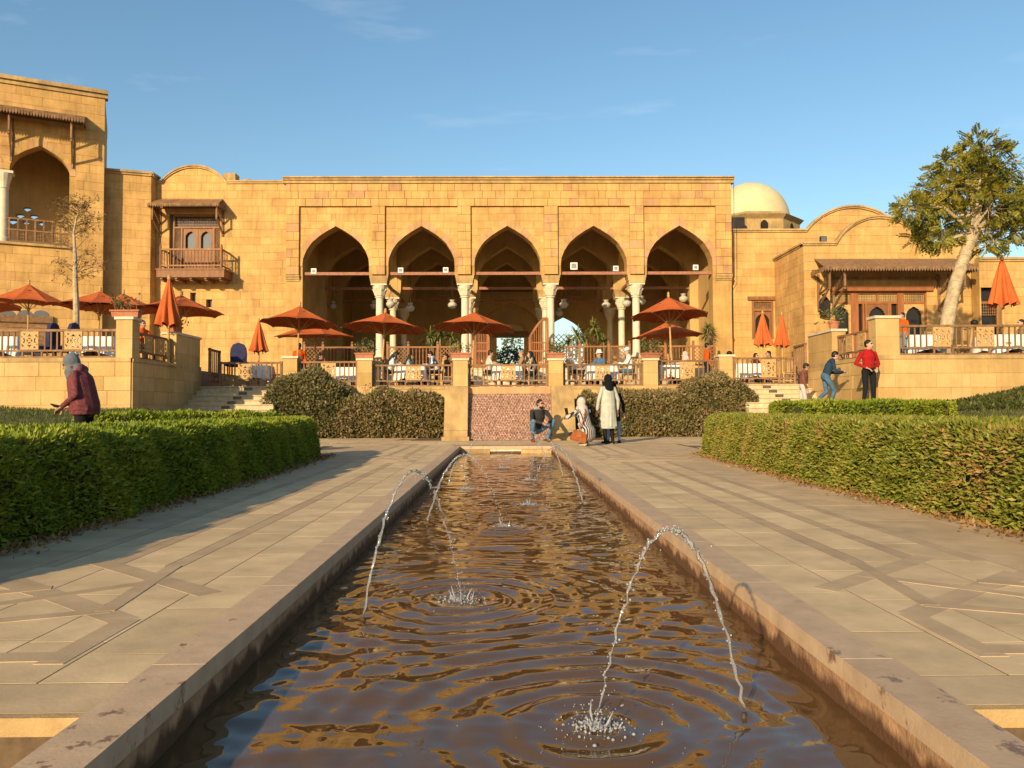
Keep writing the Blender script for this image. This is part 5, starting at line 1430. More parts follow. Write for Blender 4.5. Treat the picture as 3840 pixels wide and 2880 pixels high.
# curved gate wings beside the arcade steps
def gate(label, xa, xb, low_first):
    t = thing('gate_wing', label, 'gate', ((xa + xb) / 2, 32.3, ARC))
    h0, h1 = (1.35, 2.15) if low_first else (2.15, 1.35)
    f = lambda s: (h0 + (h1 - h0) * math.sin(s * math.pi / 2)) if low_first else (h1 + (h0 - h1) * math.sin((1 - s) * math.pi / 2))
    P = lambda s, z: Vector((xa + (xb - xa) * s, 32.9 - .7 * (1 - s if low_first else s) * 0, ARC + z))
    m_ = MB()
    for i in range(10): m_.bar(P(i / 10, f(i / 10)), P((i + 1) / 10, f((i + 1) / 10)), .09, .07, up=(0, 1, 0))
    m_.build('arched_rail', WOOD_R, t)
    m_ = MB()
    for s in (0, 1): m_.box(P(s, f(s) / 2), (.11, .1, f(s)))
    m_.box(P(.5, .08), (abs(xb - xa), .08, .1)); m_.box(P(.5, .75), (abs(xb - xa), .06, .07)); m_.box(P(.5, 1.1), (abs(xb - xa), .05, .05)); m_.build('gate_frame', WOOD_R, t)
    for i in range(1, 8):
        s = i / 8; m_ = MB(); m_.lathe([(.02, .1), (.032, .3), (.02, .6), (.032, .9), (.02, 1.2), (.02, f(s))], P(s, 0), 6); m_.build('spindle', WOOD_R, t)
gate('carved wooden gate wing left of the arcade steps with a falling curve', az(6, 1570, 400, 32.9).x, az(6, 1672, 400, 32.9).x, False)
gate('carved wooden gate wing right of the arcade steps with a rising curve', az(6, 1985, 400, 32.9).x, az(6, 2118, 400, 32.9).x, True)

# ------------------------------------------------------------------ umbrellas
def make_umbrella(r=1.28, H=3.0, drop=.66, n=8):
    t = thing('umbrella', '-', 'umbrella')
    tu = MB(); tu.lathe([(.028, 0), (.028, H - .06)], (0, 0, 0), 8); tu.build('pole', WOOD_L, t, local=True)
    fi = MB(); fi.lathe([(.03, H - .03), (.05, H + .02), (.03, H + .06), (.045, H + .10), (.0, H + .17)], (0, 0, 0), 8); fi.build('finial', WOOD_L, t, local=True)
    ri = []
    for k in range(n):
        a0, a1 = 2 * math.pi * k / n, 2 * math.pi * (k + 1) / n
        V, Fc = [], []
        M_, Q = 7, 6
        for i in range(M_ + 1):
            s = .03 + .97 * i / M_
            for j in range(Q + 1):
                f = j / Q; a = a0 + (a1 - a0) * f
                sag = math.sin(math.pi * f)
                rr = r * s * (1 - .055 * sag * s - (.0))
                rr *= math.cos(math.pi / n) / math.cos((f - .5) * 2 * math.pi / n) * (1 - sag) + sag * .985
                z = H - drop * (s ** .85) - .05 * sag * s * (1 - s) * 2 + (.05 * sag * (s > .95)) - .02 * s * s
                V.append((rr * math.cos(a), rr * math.sin(a), z))
        for i in range(M_):
            for j in range(Q):
                b = i * (Q + 1) + j; Fc.append((b, b + 1, b + Q + 2, b + Q + 1))
        m_ = MB(); m_.add(V, Fc); me = m_.build('canopy_panel', FABRIC, t, smooth=True, local=True)
        if k % 2 == 0:      # vent slit near the top of every other panel
            b0_ = 2 * (Q + 1); pv = [Vector(V[b0_ + 2]), Vector(V[b0_ + 4])]; lift = Vector((0, 0, .010)); dn = (Vector(V[b0_ + Q + 1 + 3]) - Vector(V[b0_ + 3])) * .22
            vt = MB(); vt.add([pv[0] + lift, pv[1] + lift, pv[1] + lift + dn, pv[0] + lift + dn], [(0, 1, 2, 3)]); vt.build('vent', DARK, me, local=True)
        rb = MB(); rb.bar((.05 * math.cos(a0), .05 * math.sin(a0), H - .08), (r * .97 * math.cos(a0), r * .97 * math.sin(a0), H - drop - .035), .018, .022)
        rb.bar((.04 * math.cos(a0), .04 * math.sin(a0), H - drop - .25), (r * .5 * math.cos(a0), r * .5 * math.sin(a0), H - drop * .58 - .04), .014, .016); rb.build('rib', WOOD_L, t, local=True)
    hb = MB(); hb.lathe([(.05, H - drop - .30), (.055, H - drop - .2)], (0, 0, 0), 8); hb.build('hub', WOOD_L, t, local=True)
    bs = MB(); bs.lathe([(.24, 0), (.24, .06), (.06, .1), (.05, .35)], (0, 0, 0), 12); bs.build('base', IRON, t, local=True)
    return t
umb = make_umbrella()
used = False
UM = [  # zoom, apex x, apex y, half width in zoom px, depth, floor, label, spin
    (6, 225, 70, 280, 27.3, FLOOR, 'open orange umbrella over the waiter by the left edge of the arcade', .2),
    (6, 372, 200, 292, 30.6, FLOOR, 'open orange umbrella half hidden behind the one over the waiter', .5),
    (6, 865, 120, 315, 27.4, FLOOR, 'open orange umbrella in front of the first marble column', .1),
    (6, 1545, 118, 306, 27.4, FLOOR, 'open orange umbrella in front of the second marble column', .35),
    (7, 1243, 2, 288, 27.2, FLOOR, 'open orange umbrella, highest of those before the fifth arch', .15),
    (7, 1225, 200, 270, 29.8, FLOOR, 'lower open orange umbrella beneath the highest one, fifth arch', .4),
    (5, 215, 112, 262, 23.6, UPPER, 'open orange umbrella left of the bare young tree', .2),
    (5, 735, 160, 300, 23.9, UPPER, 'open orange umbrella behind the bare young tree trunk', .3),
    (5, 940, 178, 262, 25.2, UPPER, 'open orange umbrella behind the long planter on the tall pier', .1),
    (5, 1338, 190, 300, 25.0, UPPER, 'open orange umbrella behind the large folded one on the left terrace', .25),
    (5, -120, 150, 262, 25.0, UPPER, 'open orange umbrella cut off by the left edge of the picture', .2)]
for (z, x, y, hw, D, fl, lb, sp) in UM:
    p = az(z, x, y, D); r_ = 1.07 * hw * ZK * D / FPX
    o = umb if not used else copy_tree(umb); used = True
    H = p.z - fl
    o.location = (p.x, p.y, fl); o.scale = (r_ / 1.28, r_ / 1.28, (H - .08) / 3.0); o.rotation_euler = (.05 * math.sin(x), .05 * math.cos(x * 1.7), sp); o['label'] = lb; o['group'] = 'open orange umbrellas'

def make_closed():
    """folded umbrella, 1 m of cloth hanging from z = 0 down"""
    t = thing('folded_umbrella', '-', 'umbrella')
    V, Fc = [], []; n, M_ = 64, 16
    for i in range(M_ + 1):
        s = i / M_
        rb = .018 + .215 * s ** .8
        for k in range(n):
            a = 2 * math.pi * k / n
            fold = math.cos(8 * a + .8 * math.sin(2 * s + 1)) * (.03 + .26 * s) + .07 * s * math.sin(3 * a + 4 * s)
            V.append((rb * (1 + fold) * math.cos(a), rb * (1 + fold) * math.sin(a), -s + .03 * math.cos(8 * a) * s ** 4 + .02 * math.sin(3 * a) * s ** 4))
    for i in range(M_):
        for k in range(n): Fc.append((i * n + k, i * n + (k + 1) % n, (i + 1) * n + (k + 1) % n, (i + 1) * n + k))
    m_ = MB(); m_.add(V, Fc); m_.build('canopy', FABRIC, t, smooth=True, local=True)
    m_ = MB(); m_.lathe([(.03, -.02), (.045, .01), (.028, .035), (.035, .06), (.0, .10)], (0, 0, 0), 8); m_.build('finial', WOOD_L, t, local=True)
    for k in range(4):
        a = k * math.pi / 2 + .4; m_ = MB(); m_.bar((.10 * math.cos(a), .10 * math.sin(a), -.85), (.17 * math.cos(a), .17 * math.sin(a), -1.07), .022, .022); m_.build('rib_end', WOOD_L, t, local=True)
    return t
clo = make_closed(); used = False
for (z, x, y0, y1, D, fl, wid, lb, rz) in ((5, 1275, 92, 445, 22.3, UPPER, 1.0, 'large folded orange umbrella behind the left return railing', .0),
                              (5, 1952, 408, 640, 26.2, FLOOR, 1.1, 'small folded orange umbrella leaning shade on the wall above the left steps', .7),
                              (8, 240, 352, 592, 28.5, FLOOR, 1.05, 'folded orange umbrella in front of the narrow window', .3),
                              (8, 385, 360, 600, 29.0, FLOOR, .85, 'slimmer folded orange umbrella right of the narrow window', 1.1),
                              (8, 2045, -60, 290, 21.6, UPPER, 1.05, 'largest folded orange umbrella at the right edge of the terrace', .5)):
    p, q = az(z, x, y0, D), az(z, x, y1, D); L = p.z - q.z
    o = clo if not used else copy_tree(clo); used = True
    o.location = p; o.scale = (L * wid, L * wid, L); o.rotation_euler = (0, 0, rz); o['label'] = lb; o['group'] = 'folded orange umbrellas'
    m_ = MB(); m_.lathe([(.2 / wid / L, (fl - p.z) / L), (.2 / wid / L, (fl - p.z) / L + .05), (.03, (fl - p.z) / L + .07), (.026, -.5)], (0, 0, 0), 8); m_.build('pole', WOOD_L, o, local=True)

# ------------------------------------------------------------------ tables, cloths and chairs
def make_table():
    t = thing('table', '-', 'table'); m_ = MB(); m_.b2((-.43, -.43, .70), (.43, .43, .735)); m_.build('table_top', WOOD, t, local=True)
    for a in (-1, 1):
        for b in (-1, 1): m_ = MB(); m_.b2((a * .36 - .03, b * .36 - .03, 0), (a * .36 + .03, b * .36 + .03, .70)); m_.build('leg', WOOD, t, local=True)
    return t
def cloth_mesh(seed):
    rg = random.Random(seed); n = 60; V, Fc = [(0, 0, .745)], []
    rings = [(.0, .745), (.0, .74), (.02, .60), (.05, .45), (.07, .32)]
    ph = rg.uniform(0, 6)
    for ri, (o_, z) in enumerate(rings):
        for k in range(n):
            a = 2 * math.pi * k / n; c, s = math.cos(a), math.sin(a); m = max(abs(c), abs(s)); sq = .45 / m
            corner = (1 / m - 1) / .414
            f = 1 + (o_ * (1 + .5 * math.sin(9 * a + ph)) + (.02 * corner if ri > 1 else 0)) / sq
            zz = z - (.16 * corner * (ri - 1) / 3 if ri > 1 else 0) + (.015 * math.sin(5 * a + ph) if ri > 2 else 0)
            V.append((sq * c * f * (.98 if ri == 0 else 1), sq * s * f * (.98 if ri == 0 else 1), zz))
    for k in range(n): Fc.append((0, 1 + k, 1 + (k + 1) % n))
    for ri in range(len(rings) - 1):
        for k in range(n): b = 1 + ri * n; Fc.append((b + k, b + n + k, b + n + (k + 1) % n, b + (k + 1) % n))
    m_ = MB(); m_.add(V, Fc); return m_
def make_chair():
    t = thing('chair', '-', 'chair')
    m_ = MB(); m_.b2((-.22, -.22, .42), (.22, .22, .46)); m_.build('seat', WOOD_L, t, local=True)
    for a in (-1, 1):
        m_ = MB(); m_.b2((a * .2 - .025, .17, 0), (a * .2 + .025, .22, .42)); m_.build('leg', WOOD_L, t, local=True)
        m_ = MB(); m_.bar((a * .2, -.2, 0), (a * .2, -.2, .46), .05, .05); m_.bar((a * .2, -.2, .46), (a * .2, -.28, .98), .045, .05); m_.build('leg', WOOD_L, t, local=True)
        m_ = MB(); m_.b2((a * .2 - .02, -.17, .18), (a * .2 + .02, .17, .22)); m_.build('stretcher', WOOD_L, t, local=True)
    m_ = MB(); m_.bar((-.22, -.28, .95), (.22, -.28, .95), .08, .03, up=(0, 0, 1)); m_.bar((-.2, -.225, .6), (.2, -.225, .6), .05, .025); m_.build('back_rail', WOOD_L, t, local=True)
    for k in range(5):
        x = -.13 + .065 * k; m_ = MB(); m_.bar((x, -.225, .6), (x, -.275, .94), .03, .015, up=(0, 1, 0)); m_.build('back_slat', WOOD_L, t, local=True)
    return t
tab, cha = make_table(), make_chair(); tu_, cu_ = False, False
def put_table(x, y, fl, lb, seed, rz=0.0, sc=1.0):
    global tu_
    o = place(tab, tu_, (x, y, fl), rz, 'wooden table under the white cloth ' + lb, 'restaurant tables'); tu_ = True; o.scale = (sc, sc, 1)
    c = cloth_mesh(seed).build('tablecloth', CLOTH, smooth=True); c.location = (x, y, fl); c.rotation_euler = (0, 0, rz); c.scale = (sc, sc, 1); tag(c, 'white cloth draped over the table ' + lb, 'tablecloth', 'white tablecloths')
    return (x, y)
def put_chair(x, y, fl, rz, lb):
    global cu_
    place(cha, cu_, (x, y, fl), rz, lb, 'slatted wooden chairs'); cu_ = True
TX = {}
for key, z, x, D, fl, lb, sc in (('a', 6, 1100, 26.95, FLOOR, 'of the girl in pale blue', 1.15), ('b', 6, 1815, 27.0, FLOOR, 'right above the cascade', 1.1), ('c', 7, 705, 27.1, FLOOR, 'of the two men in white hats', 1.15), ('d', 6, 610, 27.6, FLOOR, 'behind the round bush', .95),
                              ('e', 7, 1230, 27.0, FLOOR, 'of the woman in the pink scarf', 1.1), ('f', 5, 1945, 26.3, FLOOR, 'beside the small folded umbrella', 1.0), ('g', 8, 130, 26.4, FLOOR, 'behind the right steps railing', 1.1),
                              ('h', 5, 75, 21.6, UPPER, 'at the far left of the upper terrace', 1.1), ('i', 5, 770, 21.7, UPPER, 'next to the tall pier on the upper terrace', 1.2), ('j', 8, 1420, 22.0, UPPER, 'by the corner pier under the leaning tree', 1.2), ('k', 8, 2050, 22.0, UPPER, 'below the largest folded umbrella', 1.2)):
    p = az(z, x, 600, D); TX[key] = put_table(p.x, D, fl, lb, len(TX) + 2, rz=.05 * (len(TX) % 3 - 1), sc=sc)
def seat(z, x, y, D, fl, face, lb):
    """chair for a sitter whose head is at (x, y) of a zoom window; face: heading of the sitter"""
    p = az(z, x, y, D); put_chair(p.x, p.y, fl, face, lb); return Vector((p.x, p.y, fl))
E_, W_, S_, N_ = -math.pi / 2, math.pi / 2, math.pi, 0.0     # facing +x, -x, the camera, away
SEAT = {}
for key, z, x, y, D, fl, face, lb in (
    ('girl_blue', 6, 935, 480, 26.7, FLOOR, E_, 'wooden chair of the girl in the pale blue shirt'), ('girl_denim', 6, 1080, 440, 28.3, FLOOR, E_ - .3, 'wooden chair of the girl in light denim'),
    ('boy_print', 6, 1275, 460, 26.7, FLOOR, W_, 'wooden chair of the boy in the blue print jacket'), ('black_top', 6, 1360, 425, 28.5, FLOOR, W_ + .3, 'wooden chair of the person in black at the left tables'),
    ('white_shirt', 6, 1680, 450, 26.9, FLOOR, E_, 'wooden chair of the diner in the cream shirt'), ('beige', 6, 1930, 450, 26.9, FLOOR, W_, 'wooden chair of the diner in the tan jacket'),
    ('plaid', 6, 1995, 400, 28.3, FLOOR, W_ + .2, 'wooden chair of the long-haired woman in plaid'), ('lean_white', 7, 515, 470, 27.0, FLOOR, E_, 'wooden chair of the diner leaning back in white'),
    ('hat', 7, 700, 440, 28.1, FLOOR, S_ - .5, 'wooden chair of the man in the sun hat'), ('cap', 7, 920, 440, 27.0, FLOOR, W_, 'wooden chair of the man in the white cap'),
    ('pink', 7, 1350, 420, 27.9, FLOOR, W_, 'wooden chair of the woman in the pink scarf'), ('dark_man', 6, 395, 440, 28.2, FLOOR, E_, 'wooden chair of the dark-haired man behind the round bush'),
    ('girl_red', 8, 185, 620, 27.3, FLOOR, S_ + .5, 'wooden chair of the girl in red behind the right steps'), ('dark_jacket', 8, 300, 600, 27.2, FLOOR, W_ + .2, 'wooden chair of the man in the dark jacket'),
    ('low_hair', 7, 1680, 425, 27.6, FLOOR, N_, 'wooden chair behind the plain pier'), ('orange_back', 5, 1070, 455, 22.2, UPPER, E_ - .6, 'wooden chair behind the left return railing'),
    ('hair_right', 8, 1840, 425, 22.9, UPPER, N_, 'wooden chair between the two fretwork squares, right terrace'), ('edge_right', 8, 2200, 430, 22.4, UPPER, W_, 'wooden chair at the right edge of the picture')):
    SEAT[key] = (seat(z, x, y, D, fl, face, lb), face)
for (z, x, D, fl, f_, lb) in ((7, 1530, 27.0, FLOOR, W_, 'empty wooden chair in front of the waiter by the right bay'), (7, 815, 28.9, FLOOR, S_, 'empty wooden chair between the two men in white hats'), (6, 690, 28.2, FLOOR, W_, 'empty wooden chair right of the table behind the round bush'),
                           (8, 60, 27.5, FLOOR, E_, 'empty wooden chair left of the girl in red'), (8, 420, 27.0, FLOOR, W_, 'empty wooden chair under the slimmer folded umbrella'), (8, 470, 28.4, FLOOR, S_, 'empty wooden chair behind the slimmer folded umbrella'),
                           (5, 2090, 26.2, FLOOR, W_, 'empty wooden chair right of the small folded umbrella'), (8, 1720, 21.7, UPPER, W_, 'empty wooden chair right of the first fretwork square, right terrace'), (8, 1560, 22.6, UPPER, S_, 'empty wooden chair at the foot of the leaning tree'), (6, 2085, 27.9, FLOOR, W_, 'wooden chair with a black jacket over its back')):
    p = az(z, x, 560, D); put_chair(p.x, D, fl, f_, lb)
    if 'jacket over' in lb:
        m_ = MB(); V, Fc = [], []
        for i in range(7):
            for j in range(7):
                s, q = i / 6, j / 6; V.append((p.x + .30 + .06 * math.sin(q * 9 + s * 3) + (.05 if s > .5 else -.05), D - .24 + .48 * q, fl + 1.04 - .65 * abs(s - .42) * 1.6 + .02 * math.sin(q * 14)))
        for i in range(6):
            for j in range(6): Fc.append((i * 7 + j, i * 7 + j + 1, i * 7 + j + 8, i * 7 + j + 7))
        m_.add(V, Fc); BLK = mat_basic('black_cloth', (.015, .014, .015), rough=.9); o = m_.build('jacket', BLK, smooth=True); o.modifiers.new('t', 'SOLIDIFY').thickness = .02; tag(o, 'black jacket hung over a chair back beside the woman in plaid', 'jacket')
# upholstered blue chairs
BLUE = mat_basic('blue_cover', (0.022, 0.024, 0.075), rough=.85, var=.2, scale=4)
def blue_chair(x, y, fl, rz, lb):
    t = thing('covered_chair', lb, 'chair', (x, y, fl), rz, 'chairs in dark blue covers')
    bm = plate([(-.26, .0), (.26, .0), (.27, .30), (.25, .50), (.17, .64), (0, .70), (-.17, .64), (-.25, .50), (-.27, .30)], [], .09); bm_obj(bm, 'backrest', BLUE, t).location = (0, -.2, .45)
    m_ = MB(); m_.lathe([(.27, .0), (.34, .02), (.36, .08), (.33, .14), (.2, .17)], (0, 0, .33), 16); m_.build('seat', BLUE, t, local=True)
    for a in (-1, 1):
        for b in (-1, 1): m_ = MB(); m_.b2((a * .2 - .02, b * .2 - .02, 0), (a * .2 + .02, b * .2 + .02, .34)); m_.build('leg', WOOD, t, local=True)
p = az(5, 1780, 690, 25.6); blue_chair(p.x, 25.6, FLOOR + .35, S_, 'dark blue covered chair standing high behind the left steps railing')
m_ = MB(); m_.b2((p.x - .33, 25.3, FLOOR), (p.x + .33, 25.95, FLOOR + .35)); o = m_.build('wooden_crate', WOOD_L); tag(o, 'wooden box under the blue covered chair behind the left steps', 'box')
for zx, lb in ((490, 'dark blue covered chair left of the second fretwork square, left terrace'), (335, 'dark blue covered chair right of the first fretwork square, left terrace')):
    p = az(5, zx, 560, 21.4); blue_chair(p.x, 21.4, UPPER, W_, lb)
# striped stand-in for a child behind the hedge is built after the people
# ------------------------------------------------------------------ planters
LEAFP = mat_leaf('planter_leaves', [(0, (.05, .075, .02)), (.5, (.11, .13, .045)), (1, (.22, .22, .10))])
def leaf_cloud(name, pts, nrm, size, mat, parent, aspect=.38, seed=0, spread=.8):
    """many small leaves: one folded diamond at each point"""
    rs = np.random.RandomState(seed); n = len(pts); pts = np.asarray(pts, float); nrm = np.asarray(nrm, float)
    d = nrm + rs.normal(0, spread, (n, 3)); d /= np.linalg.norm(d, axis=1, keepdims=True) + 1e-9
    a = rs.normal(0, 1, (n, 3)); s = np.cross(d, a); s /= np.linalg.norm(s, axis=1, keepdims=True) + 1e-9
    sz = size * rs.uniform(.6, 1.35, (n, 1)); w = sz * aspect / 2
    u = np.cross(s, d)
    base, tip = pts, pts + d * sz
    mid = pts + d * sz * .45 + u * sz * .06
    V = np.stack([base, mid + s * w, tip, mid - s * w], 1).reshape(-1, 3)
    Fc = np.arange(n * 4).reshape(n, 4)
    return raw_mesh(name, V, Fc, mat, parent)
def planter(lb, x, y, z, L, rz=0.0, seed=0, h=.36, bare=False):
    t = thing('planter', lb, 'planter', (x, y, z), group='terracotta planters on the piers'); U = Vector((math.cos(rz), math.sin(rz), 0)); Nn = Vector((-U.y, U.x, 0))
    m_ = MB(); H_ = .19
    for k, (w0, z0) in enumerate(((.85, 0), (1.0, H_))): pass
    b = [Vector((x, y, z)) + U * (sx * L * .46) + Nn * (sy * .10) for sx, sy in ((-1, -1), (1, -1), (1, 1), (-1, 1))]; tp = [Vector((x, y, z + H_)) + U * (sx * L * .5) + Nn * (sy * .13) for sx, sy in ((-1, -1), (1, -1), (1, 1), (-1, 1))]
    m_.add(b + tp, [(0, 1, 5, 4), (1, 2, 6, 5), (2, 3, 7, 6), (3, 0, 4, 7), (3, 2, 1, 0), (4, 5, 6, 7)]); m_.box((x, y, z + H_ - .02), (L + .04, .30, .04), (U, Nn, EZ)); m_.build('trough', TERRA, t)
    rs = np.random.RandomState(seed); st = MB(); pts = []
    for k in range(12):
        u = rs.uniform(-.42, .42) * L; p0 = Vector((x, y, z + H_)) + U * u; top = p0 + Vector((rs.normal(0, .09), rs.normal(0, .08), h * rs.uniform(.5, 1.15)))
        st.tube([p0, (p0 + top) / 2 + Vector((rs.normal(0, .02), 0, 0)), top], [.009, .006, .003], 5)
        for q in range(22 if not bare else 10):
            f = rs.uniform(.25, 1.05); pts.append(np.array(p0 + (top - p0) * f) + rs.normal(0, .05, 3))
    st.build('stems', WOOD_D, t); pts = np.array(pts)
    leaf_cloud('foliage', pts, np.tile([0, -.2, .5], (len(pts), 1)), .085, LEAFP, t, aspect=.5, seed=seed)
for lb, z, x, y, D, L, rz, sd in (('long terracotta planter with sparse plants on the tall left pier', 5, 955, 375, DT + .18, .72, 0, 1), ('terracotta planter with a bushy plant on the long left pier', 5, 1462, 492, 23.0, .36, 0, 2), ('terracotta planter with a leafy shrub on the pier left of the middle tables', 6, 740, 492, DC + .18, .62, 0, 3),
                                  ('terracotta planter with thin stems on the pier at the left flank of the cascade', 6, 1462, 488, DC + .18, .66, 0, 4), ('terracotta planter on the pier at the right flank of the cascade', 7, 368, 482, DC + .18, .62, .15, 5), ('terracotta planter set askew with a round grey-green shrub', 7, 1085, 482, DC + .18, .62, .35, 6)):
    p = az(z, x, y, D)
    if sd == 2: p.x = LXb - .18
    tops = [o for o in COL.objects if o.name.startswith('stone_pier') and abs(o.location.x - p.x) < .6 and abs(o.location.y - p.y) < 1.3]
    zt = max([max((c.matrix_basis @ Vector(b)).z + o.location.z for c in o.children for b in c.bound_box) for o in tops] or [p.z])
    planter(lb, p.x, D, zt + .001, L, rz, sd, h=.42 if sd in (3, 6) else .34, bare=sd in (1, 4))
p = az(8, 720, 455, 22.9); t = thing('flower_pot', 'small terracotta pot with a straggly plant on the long right pier', 'pot', p)
zt = az(8, 700, 470, 22.65).z + .002; m_ = MB(); m_.lathe([(.11, zt), (.15, zt + .20), (.17, zt + .20), (.17, zt + .25), (.13, zt + .25), (.12, zt + .23)], (RXa + .18, 22.95, 0), 14); m_.build('pot_body', TERRA, t)
rs = np.random.RandomState(8); pts = np.array([[RXa + .18, 22.95, zt + .3]]) + rs.normal(0, 1, (160, 3)) * [.15, .1, .11] + [.02, 0, .12]; leaf_cloud('foliage', pts, np.tile([0, -.2, .6], (160, 1)), .09, LEAFP, t, aspect=.5, seed=8)
st = MB(); [st.tube([(RXa + .18, 22.95, zt + .22), tuple(pts[k])], .005, 4) for k in range(0, 160, 14)]; st.build('stems', WOOD_D, t)

# ------------------------------------------------------------------ water jets
def mat_jet(nm='jet_water', body=.22):
    m, n, l = mat_new(nm)
    out = n.new('ShaderNodeOutputMaterial'); t = n.new('ShaderNodeBsdfTransparent'); gl = n.new('ShaderNodeBsdfGlossy'); df = n.new('ShaderNodeBsdfTranslucent'); d2 = n.new('ShaderNodeBsdfDiffuse')
    fr = n.new('ShaderNodeFresnel'); fr.inputs['IOR'].default_value = 1.5
    a = n.new('ShaderNodeMixShader'); b = n.new('ShaderNodeMixShader'); c = n.new('ShaderNodeMixShader')
    gl.inputs['Roughness'].default_value = .05; df.inputs['Color'].default_value = (.85, .85, .85, 1); d2.inputs['Color'].default_value = (.8, .8, .8, 1)
    a.inputs[0].default_value = .5; l.new(df.outputs[0], a.inputs[1]); l.new(d2.outputs[0], a.inputs[2])
    b.inputs[0].default_value = body; l.new(t.outputs[0], b.inputs[1]); l.new(a.outputs[0], b.inputs[2])
    l.new(fr.outputs[0], c.inputs[0]); l.new(b.outputs[0], c.inputs[1]); l.new(gl.outputs[0], c.inputs[2]); l.new(c.outputs[0], out.inputs[0]); return m
JETM = mat_jet(); FOAMW = mat_jet('foam_water', .55)
ico = bmesh.new(); bmesh.ops.create_icosphere(ico, subdivisions=1, radius=1); IV = np.array([v.co for v in ico.verts]); IF = np.array([[v.index for v in f.verts] for f in ico.faces]); ico.free()
def drops(name, cs, rs_, mat, parent):
    cs, rs_ = np.asarray(cs, float), np.asarray(rs_, float); n = len(cs)
    V = (cs[:, None, :] + IV[None] * rs_[:, None, None] * np.array([1, 1, 1.25])).reshape(-1, 3); Fc = (IF[None] + (np.arange(n) * len(IV))[:, None, None]).reshape(-1, 3)
    return raw_mesh(name, V, Fc, mat, parent, smooth=True)
FOAM = mat_basic('white_foam', (.62, .62, .60), rough=.25, var=.05, spec=.5)
NOZ = mat_basic('brass_nozzle', (.05, .035, .02), rough=.7)
def jet(lb, a, b, zt, seed, r=.009, broken=0.0):
    rs = np.random.RandomState(seed); A, B = Vector((a[0], a[1], WATER)), Vector((b[0], b[1], WATER))
    t = thing('water_jet', lb, 'water jet', (a[0], a[1], WATER), group='arching jets in the pool')
    m_ = MB(); m_.lathe([(.012, WATER - .4), (.012, WATER - .005), (.007, WATER + .012)], (a[0], a[1], 0), 8); m_.build('nozzle', NOZ, t)
    n = 70; H_ = zt - WATER; pts = []
    for i in range(n + 1):
        s = i / n; p = A.lerp(B, s); p.z = WATER + .03 * (1 - s) + 4 * H_ * s * (1 - s)
        p += Vector(rs.normal(0, .0035, 3)); pts.append(p)
    rad = [max(.0014, (1 if i < n * .45 or rs.rand() < .72 else .35) * r * (1.15 - .55 * i / n) * (0.75 + .45 * math.sin(i * 1.9) * rs.uniform(.4, 1) + .3 * rs.rand()) * (1 + .3 * math.sin(math.pi * i / n))) for i in range(n + 1)]
    cut = n if broken == 0 else int(n * (1 - broken))
    m_ = MB(); m_.tube(pts[:cut + 1], rad[:cut + 1], 7); m_.build('stream', JETM, t, smooth=True)
    cs, rr = [], []
    for i in range(cut, n + 1, 1): cs.append(np.array(pts[i]) + rs.normal(0, .008, 3)); rr.append(r * rs.uniform(.25, .75))
    for k in range(150): i = rs.randint(4, n); cs.append(np.array(pts[i]) + rs.normal(0, .0055, 3)); rr.append(rs.uniform(.0015, .0045))
    for k in range(30): i = rs.randint(n // 3, n); cs.append(np.array(pts[i]) + rs.normal(0, .025, 3)); rr.append(rs.uniform(.001, .003))
    # splash crown where the stream lands
    for k in range(110):
        ang = rs.uniform(0, 6.28); d = abs(rs.normal(0, .055)) + .01; cs.append([b[0] + d * math.cos(ang), b[1] + d * math.sin(ang) * .8, WATER + .003 + abs(rs.normal(0, .06)) * max(0, 1 - d * 4.5) * (1 if rs.rand() < .4 else .1)]); rr.append(rs.uniform(.001, .0032))
    for k in range(90):
        ang = rs.uniform(0, 6.28); d = abs(rs.normal(0, .16)); cs.append([b[0] + d * math.cos(ang), b[1] + d * math.sin(ang), WATER + .003]); rr.append(rs.uniform(.0008, .0026))
    fo = MB()
    for k in range(18):
        ang = rs.uniform(0, 6.28); d = abs(rs.normal(0, .035)); q = Vector((b[0] + d * math.cos(ang), b[1] + d * math.sin(ang), WATER - .005)); L_ = rs.uniform(.01, .06) * (1.2 if k < 6 else .6); e = q + Vector((math.cos(ang) * L_ * .5, math.sin(ang) * L_ * .5, L_)); fo.tube([q, q.lerp(e, .5) + Vector(rs.normal(0, .004, 3)), e], [.0045, .0035, .0018], 6)
    for k in range(120):
        ang = rs.uniform(0, 6.28); d = abs(rs.normal(0, .06)); w_ = rs.uniform(.002, .008); fo.lathe([(w_ * .6, -.002), (w_, .001), (w_ * .7, .004), (.0005, .006)], (b[0] + d * math.cos(ang) * 1.3, b[1] + d * math.sin(ang), WATER + .002), 6, ang)
    fo.build('foam', FOAMW, t, smooth=True)['kind'] = 'stuff'
    drops('splash', cs, rr, FOAMW, t)['kind'] = 'stuff'
jet('tall water jet arching from the right edge, nearest the camera', (.78, 2.54), (.29, 2.47), .44, 1, r=.0062)
jet('tall water jet arching from the left edge over the second splash', (-.67, 3.74), (-.22, 4.12), .52, 2, r=.0062)
jet('water jet rising from the left edge behind the tallest left one', (-.66, 6.75), (0, 6.7), .44, 3, r=.009, broken=.3)
jet('thin water jet falling along the right edge, middle of the pool', (.84, 8.2), (.27, 8.2), .44, 4, r=.009, broken=.25)
jet('low small water jet by the left edge of the pool', (-.70, 9.9), (-.46, 9.9), .16, 5, r=.008)
jet('water jet from the right edge two thirds down the pool', (.86, 11.1), (.36, 11.1), .42, 6, r=.009, broken=.4)
jet('broken water jet from the left edge near the far end', (-.68, 13.4), (0.0, 13.4), .40, 7, r=.011, broken=.5)
jet('water jet at the far right corner of the pool', (.86, 15.5), (.12, 15.5), .42, 8, r=.011, broken=.4)
